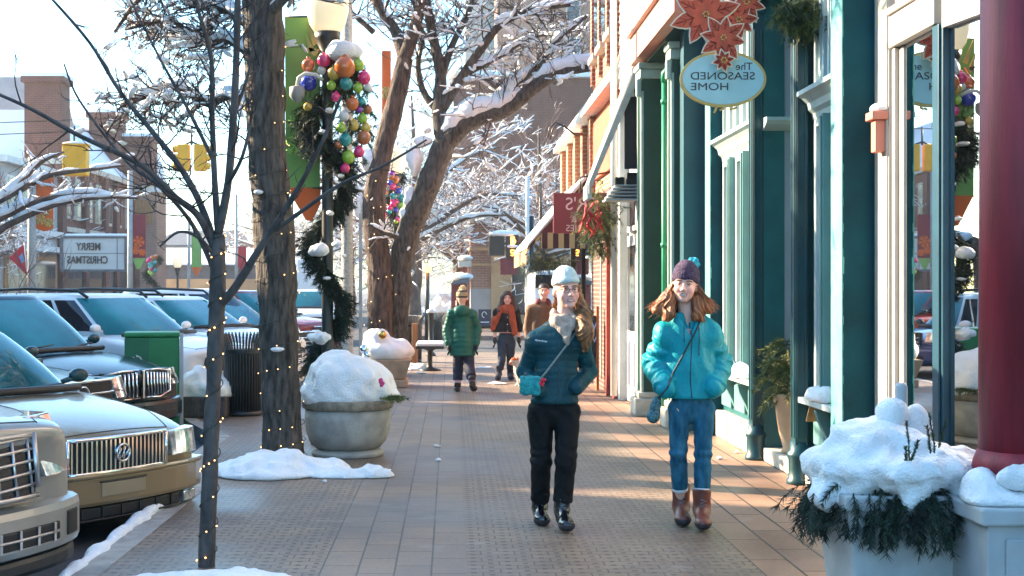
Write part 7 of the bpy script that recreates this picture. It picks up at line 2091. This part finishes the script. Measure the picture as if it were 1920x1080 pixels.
car_at("gold sedan with an upright chrome bar grille behind the thin young tree", M['car_gold'], -2.27, 9.15, dict(SED, w=.98), R(-34))
car_at("dusty silver crossover with an egg-crate grille at the lower left edge", M['car_silver'], -2.43, 6.75, dict(SUV, nose=.98, cowl=1.12, front=front_silver), R(-31))
car_at("dark slate estate car squeezed between the gold sedan and the black car", M['car_slate'], -3.36, 12.1, dict(SUV, nose=.80, cowl=.98, roof=1.52, front=front_suv))
car_at("black crossover with a split waterfall chrome grille and big teal windshield", M['car_black'], -3.30, 14.25, dict(SUV, nose=.80, cowl=1.02, roof=1.66, front=front_split))
t = car_at("white estate car with roof rails and an angled headlight behind the green bin", M['car_white'], -2.85, 17.5, dict(SUV, L=4.9, roof=1.66, front=front_white))
def rails(t, m):
    for s in (-1, 1):
        b = MB(); b.tube([(-1.95, s * .60, 1.60), (-2.1, s * .62, 1.69), (-3.0, s * .63, 1.72), (-3.8, s * .61, 1.69), (-3.95, s * .60, 1.60)], .022, 6); b.build("roof_rail", m, t)
rails(t, M['plastic'])
t = car_at("white crossover behind the litter bin, partly hidden by the thick tree", M['car_white'], -2.55, 20.8, dict(SUV, L=4.7, roof=1.60, front=front_suv)); rails(t, M['plastic'])
car_at("small dark blue car seen between the thick tree and the near lamp post", M['car_blue'], -2.75, 26.2, dict(SED, roof=1.5, front=front_suv))
car_at("dark red car seen past the near lamp post's foot", M['car_red'], -2.75, 30.0, dict(SUV, front=front_suv))
car_at("teal-grey car parked on the far side of the street at the left", M['car_slate'], -8.2, 29.0, dict(SUV, roof=1.72, cabin_mat=M['car_white'], front=front_white), R(150), "cars further out in the road")
car_at("white car in the road seen through the gap by the grey pole", M['car_white'], -4.2, 40.0, dict(SUV, front=front_suv), R(-80), "cars further out in the road")
# ================================================================== far buildings, signals, banners across the street
def wbox(mb, px0, px1, py0, py1, Y, depth, mi=0):
    a, b = W(px0, py0, Y), W(px1, py1, Y); mb.bx(a.x, b.x, Y, Y + depth, b.z, a.z, mi)
M['grey_shop'] = mat("grey_shop", (.36, .35, .34), .8, var=.15, scale=1)
M['slate_roof'] = mat("slate_roof", (.10, .11, .13), .8, var=.2)
M['brick_brown'] = brick_mat("brick_brown", (.36, .185, .125), (.31, .16, .11), (.36, .28, .23), .3, .1)
M['brick_far'] = brick_mat("brick_far", (.17, .045, .032), (.135, .037, .027), (.17, .10, .08), .3, .1)
M['tan_stone'] = mat("tan_stone", (.50, .33, .18), .85, var=.12, scale=1.5)
M['roof_snow'] = mat("roof_snow", (.80, .84, .88), .7, var=.05, scale=1)
# ---- grey shop block at the left edge (front faces the street, seen obliquely)
XF = -20.0
def zat(py, Y): return W(0, py, Y).z
t = thing("grey_shop", (XF - 3, 63, 0), "pale grey two storey shop block at the left edge behind the snowy limbs", "shop")
b = MB(); b.bx(XF - 10, XF, 59.2, 67.8, -.1, 7.2); b.build("wall", M['grey_shop'], t)
b = MB(); b.bx(XF - 10, XF + .35, 59.1, 67.9, 7.2, 7.5); b.bx(XF, XF + .3, 59.1, 67.9, 4.1, 4.4); b.bx(XF - .001, XF + 1.0, 59.3, 67.7, 3.3, 3.55); b.build("cornice", M['white_trim'], t)
for yc in (60.4, 62.3, 64.3, 66.4):
    f = MB(); f.bx(XF, XF + .08, yc - .55, yc + .55, 4.7, 6.7); fo = f.build("window", M['white_trim'], t); f = MB(); f.bx(XF + .081, XF + .1, yc - .42, yc + .42, 4.8, 6.6); f.build("pane", M['win_dark'], fo)
f = MB(); f.bx(XF, XF + .1, 59.6, 67.4, .5, 3.1); fo = f.build("shopfront", M['wood_orange'], t); f = MB(); f.bx(XF + .101, XF + .12, 59.9, 67.1, .8, 2.9); f.build("pane", M['win_dark'], fo)
# ---- theatre
t = thing("theatre", (XF - 4, 76, 0), "red brick theatre with snowy mansard roof, gable and a white letter board", "theatre")
b = MB(); b.bx(XF - 14, XF, 67.95, 83.6, -.1, 7.9); b.build("wall", M['brick_far'], t)
b = MB(); b.bx(XF - 14, XF + .3, 67.9, 83.65, 7.902, 8.2); b.bx(XF + .001, XF + .25, 68, 83.6, 4.5, 4.75); b.build("cornice", M['stone'], t)
b = MB(); b.prism([(XF + .2, 72.5, 8.2), (XF - 2.4, 73.5, 11.4), (XF - 10, 73.5, 11.4), (XF - 13.5, 72.5, 8.2)], (0, 11, 0)); b.build("roof", M['roof_snow'], t)
b = MB(); b.prism([(XF - 2.05, 73.2, 8.2), (XF - 2.05, 78.6, 8.2), (XF - 2.05, 78.6, 10.4), (XF - 2.05, 75.9, 13.6), (XF - 2.05, 73.2, 10.4)], (-5, 0, 0)); g = b.build("gable", mat("gable_pink", (.42, .30, .27), .85, var=.15, scale=1), t)
b = MB(); b.prism([(XF - 2.045, 75.2, 10.2), (XF - 2.045, 76.6, 10.2), (XF - 2.045, 76.6, 11.2), (XF - 2.045, 75.9, 11.9), (XF - 2.045, 75.2, 11.2)], (.05, 0, 0)); b.build("window", M['win_dark'], g)
for yc, x0, zt in ((69.6, XF - .8, 12.2), (82.2, XF - .9, 12.0), (82.9, XF + .9, 10.6)):
    b = MB(); b.bx(x0 - 1.2, x0 + .7, yc - .8, yc + .8, 8.0, zt); b.bx(x0 - 1.35, x0 + .85, yc - .95, yc + .95, zt + .002, zt + .3); co = b.build("chimney", M['brick_far'], t)
    b = MB(); b.bx(x0 - 1.35, x0 + .85, yc - .95, yc + .95, zt + .302, zt + .5); b.build("snow_cover", M['roof_snow'], co)
for yc in (69.3, 71.3, 73.6, 75.5, 77.9, 80.2, 82.4):
    f = MB(); f.bx(XF, XF + .10, yc - .5, yc + .5, 5.2, 7.4); fo = f.build("window", M['stone'], t); f = MB(); f.bx(XF + .101, XF + .13, yc - .34, yc + .34, 5.35, 7.25); f.build("pane", M['win_dark'], fo)
for yc in (68.2, 72.5, 76.6, 79.2, 83.3):
    f = MB(); f.bx(XF, XF + .28, yc - .35, yc + .35, -.1, 7.85); f.build("pilaster", M['brick_far'], t)
f = MB(); f.bx(XF, XF + .14, 68.7, 83, .2, 3.0); fo = f.build("shopfront", M['wood_orange'], t); f = MB(); f.bx(XF + .141, XF + .16, 69.1, 82.6, .6, 2.7); f.build("pane", M['win_dark'], fo)
# turret at the far corner
b = MB(); b.lathe([(1.35, -.1), (1.35, 7.6)], (XF + .6, 84.6, 0), 8, smooth=False); tu = b.build("turret", M['brick_brown'], t)
b = MB(); b.lathe([(1.6, 7.6), (1.5, 8.0), (.9, 10.0), (.15, 11.2), (.02, 11.4)], (XF + .6, 84.6, 0), 16); b.build("turret_roof", M['roof_snow'], tu)
b = MB(); cx = XF + .6; b.prism([(cx - .8, 83.22, 5.6), (cx + .8, 83.22, 5.6)] + [(cx + .8 * math.cos(a), 83.22, 6.3 + .8 * math.sin(a)) for a in [math.pi * k / 10 for k in range(11)]], (0, .03, 0)); b.build("arched_window", M['wood_orange'], tu)
# letter board, standing out from the theatre and facing up the street
YB_ = 60.0
t = thing("letter_board", W(175, 476, YB_), "white cinema letter board reading MERRY CHRISTMAS mirrored, under a ledge of snow", "sign")
b = MB(); wbox(b, 118, 233, 447, 505, YB_, .5); b.build("board", mat("marquee_white", (.45, .47, .46), .5, var=.06, scale=1), t)
b = MB(); wbox(b, 112, 239, 443, 447, YB_ - .05, .6); wbox(b, 112, 239, 505, 509, YB_ - .05, .6); wbox(b, 112, 117.8, 447.1, 504.9, YB_ - .05, .6); wbox(b, 233.2, 239, 447.1, 504.9, YB_ - .05, .6)
wbox(b, 118, 233, 474.6, 475.6, YB_ - .02, .02); wbox(b, 219, 220, 447, 505, YB_ - .02, .02); b.build("frame", M['slate_roof'], t)
def mq(s, px, py, wpx, size):
    p = W(px, py, YB_ - .03); text_mesh("lettering", s, size, (p.x, p.y, p.z), M['letter'], t, width=wpx / FPX * YB_, bold=.012, ext=.01)
mq("MERRY", 166, 463, 46, .46); mq("CHRISTMAS", 164, 488, 76, .46)
b = MB(); wbox(b, 120, 236, 438, 442.8, YB_, .5); b.build("ledge_snow", M['roof_snow'], t, bevel=.05)
b = MB(); wbox(b, 239, 244, 440, 560, YB_ + .3, .15); b.build("post", M['grey_metal'], t)
# low white roofed building beyond
t = thing("low_building", W(345, 520, 95), "low dark fronted building with a white snow roof beyond the theatre", "building")
b = MB(); wbox(b, 283, 560, 497, 560, 95, 9); b.build("wall", mat("low_grey", (.12, .13, .15), .8, var=.2), t)
b = MB(); b.prism([W(278, 497, 94.5), W(565, 497, 94.5), W(560, 468, 99), W(290, 468, 99)], (0, 0, .12)); b.build("roof", M['roof_snow'], t)
b = MB(); wbox(b, 285, 558, 523, 560, 94.9, .09); b.build("shopfront", M['tan_stone'], t)
t = thing("house", W(320, 450, 130), "grey gabled house roof far behind the low white roofed building", "house")
b = MB(); wbox(b, 280, 470, 462, 560, 130, 10); b.build("wall", M['grey_shop'], t)
b = MB(); a0 = W(275, 462, 129.5); a1 = W(475, 462, 129.5); b.prism([(a0.x, 129.5, a0.z), (a1.x, 129.5, a1.z), (a1.x - 2, 134, a1.z + 1.6), (a0.x + 2, 134, a0.z + 1.6)], (0, 0, .15)); b.build("roof", M['slate_roof'], t)
# ---- tall brown brick block at the end of the walk
YT = 85.0
t = thing("apartment_tower", W(1030, 540, YT), "tall brown brick block with a lower snow-topped wing behind the arching tree", "building")
b = MB(); wbox(b, 932, 1330, -160, 560, YT, 16); b.build("tower_wall", M['brick_brown'], t)
b = MB(); wbox(b, 850, 1335, 145, 560, YT - 4, 3.9); b.build("wing_wall", M['brick_far'], t)
b = MB(); wbox(b, 845, 1338, 132, 144.8, YT - 4.3, 4.2); b.build("ledge_snow", M['roof_snow'], t, bevel=.1)
b = MB(); wbox(b, 872, 931, -20, 560, YT + 6, 10); b.build("rear_wall", mat("rear_teal", (.30, .42, .46), .8, var=.2), t)
for px in (1075,):
    for py in (-60, 20, 90):
        f = MB(); wbox(f, px - 14, px + 14, py - 20, py + 20, YT - .08, .079); fo = f.build("window", M['stone'], t); f = MB(); wbox(f, px - 11, px + 11, py - 17, py + 17, YT - .12, .039); f.build("pane", M['win_dark'], fo)
for px in (960,):
    for py in (340,):
        f = MB(); wbox(f, px - 12, px + 12, py - 16, py + 16, YT - 4.08, .079); fo = f.build("window", M['stone'], t); f = MB(); wbox(f, px - 9, px + 9, py - 13, py + 13, YT - 4.12, .039); f.build("pane", M['win_dark'], fo)
# ---- banded brick corner building past the crossing
YC = 52.0
t = thing("corner_building", W(935, 540, YC), "banded brick and tan stone corner building past the crossing", "building")
b = MB(); wbox(b, 882, 921, 470, 541, YC, 8); wbox(b, 882, 921, 505, 541.2, YC - .01, .009) if False else None; b.build("brick_wall", M['brick_brown'], t)
b = MB(); wbox(b, 882, 1200, 418, 468, YC + .05, 8); b.build("upper_wall", M['brick_brown'], t)
b = MB(); wbox(b, 880, 926, 464, 469.8, YC - .1, 8); wbox(b, 880, 926, 494, 498, YC - .06, .2); b.build("band", M['tan_stone'], t)
b = MB(); wbox(b, 882, 921, 541.2, 610, YC, 8); b.build("grey_base", M['grey_shop'], t)
b = MB(); wbox(b, 921.2, 1200, 470, 610, YC - .15, 8); b.build("stone_wall", M['tan_stone'], t)
b = MB(); wbox(b, 880, 1200, 410, 417.8, YC - .2, 8); b.build("cornice", M['stone'], t)
for i in range(3):
    f = MB(); wbox(f, 960 + 60 * i, 990 + 60 * i, 500, 590, YC - .2, .049); f.build("window", M['win_dark'], t)
t = thing("porch", W(860, 540, 48), "small red porch with a snowy roof left of the banded corner building", "porch")
b = MB(); wbox(b, 868, 873, 492, 610, 48, .15); wbox(b, 878, 881, 492, 610, 48.6, .15); wbox(b, 846, 868, 530, 610, 49, .6); b.build("red_posts", mat("porch_red", (.20, .03, .035), .6, var=.2), t)
b = MB(); b.prism([W(848, 528, 47.5), W(880, 520, 47.5), W(880, 530, 47.5), W(850, 534, 47.5)], (0, 2, 0)); b.build("roof", M['slate_roof'], t)
b = MB(); wbox(b, 860, 884, 489, 500, 47.7, 1.5); b.build("bracket_roof", M['stone'], t)
snow_lump("roof_snow", W(866, 519, 48.2), (.40, .6, .16), seed=2, h=.05, label="snow heaped on the small red porch roof")
snow_lump("roof_snow", W(872, 484, 48.2), (.28, .6, .10), seed=3, h=.05, label="snow on the bracketed ledge above the red porch")
# small shops sign boards
t = thing("sandwich_board", W(908, 600, 42), "small dark blue pavement board with white marks behind the woman in green", "sign"); b = MB(); wbox(b, 897, 921, 580, 612, 42, .05); b.build("board", mat("navy_board", (.02, .03, .06), .6, var=.2), t)
b = MB(); p = W(908, 590, 41.98); b.tube([p + Vector((.07 * math.cos(k), 0, .09 * math.sin(k) - .0)) for k in [i * .6 for i in range(9)]], .014, 5); wbox(b, 901, 917, 603, 605, 41.99, .008); b.build("white_mark", M['siding'], t)
# white van behind the man
t = thing("white_van", W(1015, 560, 34), "white panel van nosing out behind the man in the brown coat", "van")
b = MB(); wbox(b, 1000, 1062, 507, 600, 34, 4); b.build("body", M['car_white'], t, bevel=.15)
b = MB(); wbox(b, 1004, 1058, 515, 540, 33.98, .03); b.build("windshield", M['side_glass'], t)
for x in (1008, 1054):
    b = MB(); p = W(x, 606, 34.6); b.tube([p - Vector((.12, 0, 0)), p + Vector((.12, 0, 0))], .30, 16); b.build("wheel", M['tyre'], t)
t = thing("white_truck", W(580, 520, 60), "white box truck far down the street between the thick tree and the near lamp", "truck")
b = MB(); wbox(b, 556, 602, 486, 548, 60, 5); b.build("box", M['car_white'], t, bevel=.05)
b = MB(); wbox(b, 560, 598, 549, 566, 59.9, 1.5); b.build("cab", M['car_slate'], t, bevel=.1)
b = MB(); p0, p1 = W(563, 570, 60.5), W(595, 570, 60.5)
for p in (p0, p1):
    b = MB(); b.tube([p - Vector((.15, 0, 0)), p + Vector((.15, 0, 0))], .42, 16); b.build("wheel", M['tyre'], t)

# ---------------- traffic signals
M['signal_yellow'] = mat("signal_yellow", (.80, .40, .02), .5, var=.08, scale=4)
M['signal_red'] = mat("signal_red_lamp", (.9, .1, .03), .4, var=0, emit=(1, .12, .02), estr=3)
M['signal_hand'] = mat("signal_hand", (1, .35, .05), .4, var=0, emit=(1, .32, .03), estr=4)
YW = 38.0
t = thing("span_wire", W(250, 250, YW), "pair of thin black signal wires strung across the street", "wire"); b = MB()
for py in (228, 250): b.tube([W(-700 + 140 * k, py + 8 * math.sin(k * .6) - (k - 6) * .8, YW) for k in range(11)], .012, 4)
b.build("cable", M['black'], t)
t = thing("traffic_signal", W(139, 300, YW), "yellow traffic signal seen from behind with snow on top at the upper left", "traffic light")
b = MB(); wbox(b, 116, 162, 272, 329, YW, .35); b.build("housing", M['signal_yellow'], t, bevel=.03)
b = MB(); wbox(b, 114.5, 163.5, 269, 272.3, YW - .03, .4); wbox(b, 118, 160, 290, 292, YW - .012, .01); b.build("trim", M['signal_yellow'], t)
b = MB(); b.tube([W(139, 269, YW + .15), W(139, 236, YW + .15)], .03, 6); b.build("hanger", M['black_metal'], t)
snow_lump("snow_lump", W(139, 269, YW + .17), (.36, .2, .06), seed=1, h=.03, rough=.2, label="flat cushion of snow on the yellow signal at the upper left")
t = thing("traffic_signal", W(360, 290, YW), "two yellow traffic signal heads hanging back to back in front of the sky", "traffic light")
for px in (343, 374):
    b = MB(); wbox(b, px - 11, px + 11, 270, 320, YW, .3); h_ = b.build("housing", M['signal_yellow'], t, bevel=.03)
    for k in range(3):
        v = MB(); c = W(px + (9 if px > 360 else -9), 279 + 16 * k, YW + .1); s_ = 1 if px > 360 else -1
        v.tube([c, c + Vector((s_ * .16, -.02, -.02))], .10, 12); v.build("visor", M['signal_yellow'], h_)
b = MB(); b.tube([W(359, 272, YW + .1), W(359, 238, YW + .1)], .03, 6); b.tube([W(343, 272, YW + .1), W(359, 266, YW + .1), W(374, 272, YW + .1)], .03, 6); b.build("hanger", M['black_metal'], t)
# pedestrian signal on its pole
YP = 37.0
t = thing("signal_pole", W(990, 560, YP), "slim pale pole carrying the pedestrian signals beyond the crossing", "pole"); p = W(989, 600, YP)
b = MB(); b.tube([(p.x, YP, ROAD), (p.x, YP, W(0, 330, YP).z)], .055, 10); b.build("shaft", M['siding'], t)
b = MB(); b.tube([(p.x + .11, YP + .05, ROAD), (p.x + .11, YP + .05, W(0, 405, YP).z)], .07, 10); b.build("dark_shaft", M['black_metal'], t)
b = MB(); wbox(b, 984, 996, 550, 568, YP - .1, .1); b.build("push_button", M['siding'], t, bevel=.01)
t = thing("pedestrian_signal", W(945, 465, YP), "black pedestrian signal heads with orange countdown and snow on top", "traffic light")
b = MB(); wbox(b, 917, 946, 443, 479, YP - .3, .3); b.build("side_housing", M['black_metal'], t, bevel=.02)
b = MB(); wbox(b, 949, 972, 441, 484, YP - .3, .3); b.build("front_housing", M['black_metal'], t, bevel=.02)
b = MB(); wbox(b, 938, 970, 484.3, 515, YP - .25, .2); b.build("lower_sign", M['maroon_cloth'], t, bevel=.01)
b = MB(); wbox(b, 972, 990, 455, 458, YP - .15, .05); wbox(b, 944, 950, 455, 458, YP - .15, .05); b.build("bracket", M['black_metal'], t)
b = MB(); c = W(961, 454, YP - .315); b.box(c, (.10, .01, .12))
for k in range(4): b.box(c + Vector((-.045 + .03 * k, 0, .09 + .02 * (k in (1, 2)))), (.022, .01, .10))
b.box(c + Vector((.075, 0, .02)), (.022, .01, .08)); b.build("hand_symbol", M['signal_hand'], t)
b = MB(); c = W(961, 474, YP - .315)
for dx, dz, w_, h_ in ((0, .07, .09, .02), (0, 0, .09, .02), (0, -.07, .09, .02), (-.045, .035, .02, .07), (.045, -.035, .02, .07)): b.box(c + Vector((dx, 0, dz)), (w_, .01, h_))
b.build("countdown_digit", M['signal_hand'], t)
snow_lump("snow_lump", W(946, 438, YP - .15), (.46, .2, .09), seed=5, h=.03, rough=.25, label="thick snow lying on the pedestrian signal heads")
snow_lump("snow_lump", W(962, 462, YP - .3), (.17, .1, .05), seed=6, h=.025, rough=.25, label="bit of snow lying between the two faces of the pedestrian signal")

# ---------------- banners and poles across the street
def far_pole(px, Y, top, r, label, mtl='grey_metal'):
    t = thing("street_pole", W(px, 545, Y), label, "pole"); x = W(px, 0, Y).x
    b = MB(); b.tube([(x, Y, ROAD), (x, Y, W(0, top, Y).z)], [r * 1.3, r], 10); b.build("shaft", M[mtl], t); return x
far_pole(60, 34, 295, .10, "grey pole carrying the orange banner at the left", 'pole_stone')
banner("orange banner on the grey pole at the left edge", [(66, 330), (100, 330), (100, 428), (66, 428)], [(66, 428), (100, 428), (90, 433), (82, 434)], 34, M['banner_orange'], M['banner_orange'])
far_pole(244, 50, 320, .09, "thin grey pole beside the maroon banner")
banner("maroon banner with pale snowflakes and a green tip before the theatre's turret", [(247, 402), (273, 402), (273, 484), (247, 484)], [(248, 484), (273, 484), (262, 505), (256, 505)], 50, M['banner_maroon'], M['banner_green'])
far_pole(354, 58, 405, .06, "thin pole beside the small green banner")
banner("small green banner with orange tip in front of the white roofed building", [(359, 437), (378, 437), (378, 501), (359, 501)], [(359, 501), (378, 501), (370, 517), (366, 517)], 58, M['banner_green'], M['banner_orange'], False)
far_pole(443, 60, 365, .06, "thin pole with a short arm left of the small red banner")
banner("small red banner left of the thick tree", [(446, 462), (462, 462), (462, 498), (446, 498)], [(447, 498), (461, 498), (456, 512), (452, 512)], 60, M['banner_red'], M['banner_red'], False)
banner("orange banner high behind the reddish forked tree", [(716, 95), (733, 95), (733, 215), (716, 215)], [(716, 215), (733, 215), (727, 235), (722, 235)], 26.6, M['banner_orange'], M['banner_orange'])
lamp_post(333, 62, 500, "distant black lamp post with a globe in front of the white roofed building", ztop=W(0, 500, 62).z)
far_pole(801, 44, 500, .07, 'distant slim black post with a small warm lamp beyond the crossing', 'black_metal')
b = MB(); b.sphere(W(801, 503, 43.9), .14, 10, 8); tag(b.build('warm_lamp', M['signal_hand']), 'small glowing orange lamp on the distant slim black post', 'lamp')
gt, *_ = garland("distant garlanded post between the theatre and the white roofed building", 285, 50, 478, 540, 0, 1, 61, dens=.9, rr=1.6)
rnd = random.Random(15)
for k in range(12):
    b = MB(); b.sphere(W(285 + rnd.uniform(-8, 8), 480 + 3 * k, 49.7), .08, 8, 6); b.build("bauble", ORN[rnd.choice((0, 1, 2, 5, 4))], gt)
# pennant and red flowers by the theatre
t = thing("flag", W(35, 490, 40), "red pennant flag tilted on a short pole at the left edge", "flag")
b = MB(); b.prism([W(17, 483, 40), W(45, 457, 40), W(54, 520, 40)], (0, .02, 0)); b.build("cloth", M['banner_red'], t); b = MB(); b.tube([W(46, 455, 40), W(56, 560, 40)], .03, 6); b.build("staff", M['grey_metal'], t)
b = MB(); b.prism([W(35, 482, 39.98), W(42, 474, 39.98), W(46, 490, 39.98), (W(40, 494, 39.98))], (0, .005, 0)); b.build("blue_patch", mat("flag_blue", (.12, .25, .45), .7, var=.2), t)
snow_lump("snow_heap", W(835, 585, 60), (1.0, 1.4, .7), seed=4, h=.08, flat=-.02, rough=.3, label="distant white heap of ploughed snow at the end of the walk")

# ================================================================== the thin winter haze that pales the far end of the street
hm_ = bpy.data.materials.new("haze"); hm_.use_nodes = True
n_ = hm_.node_tree.nodes; n_.remove(n_["Principled BSDF"])
pv = n_.new("ShaderNodeVolumePrincipled"); pv.inputs["Color"].default_value = (.92, .93, .95, 1); pv.inputs["Density"].default_value = .0006; pv.inputs["Anisotropy"].default_value = .2
hm_.node_tree.links.new(pv.outputs[0], n_["Material Output"].inputs["Volume"])
b = MB(); b.bx(-262, 262, -62, 522, -1.3, 26)
tag(b.build("haze", hm_), kind='stuff')
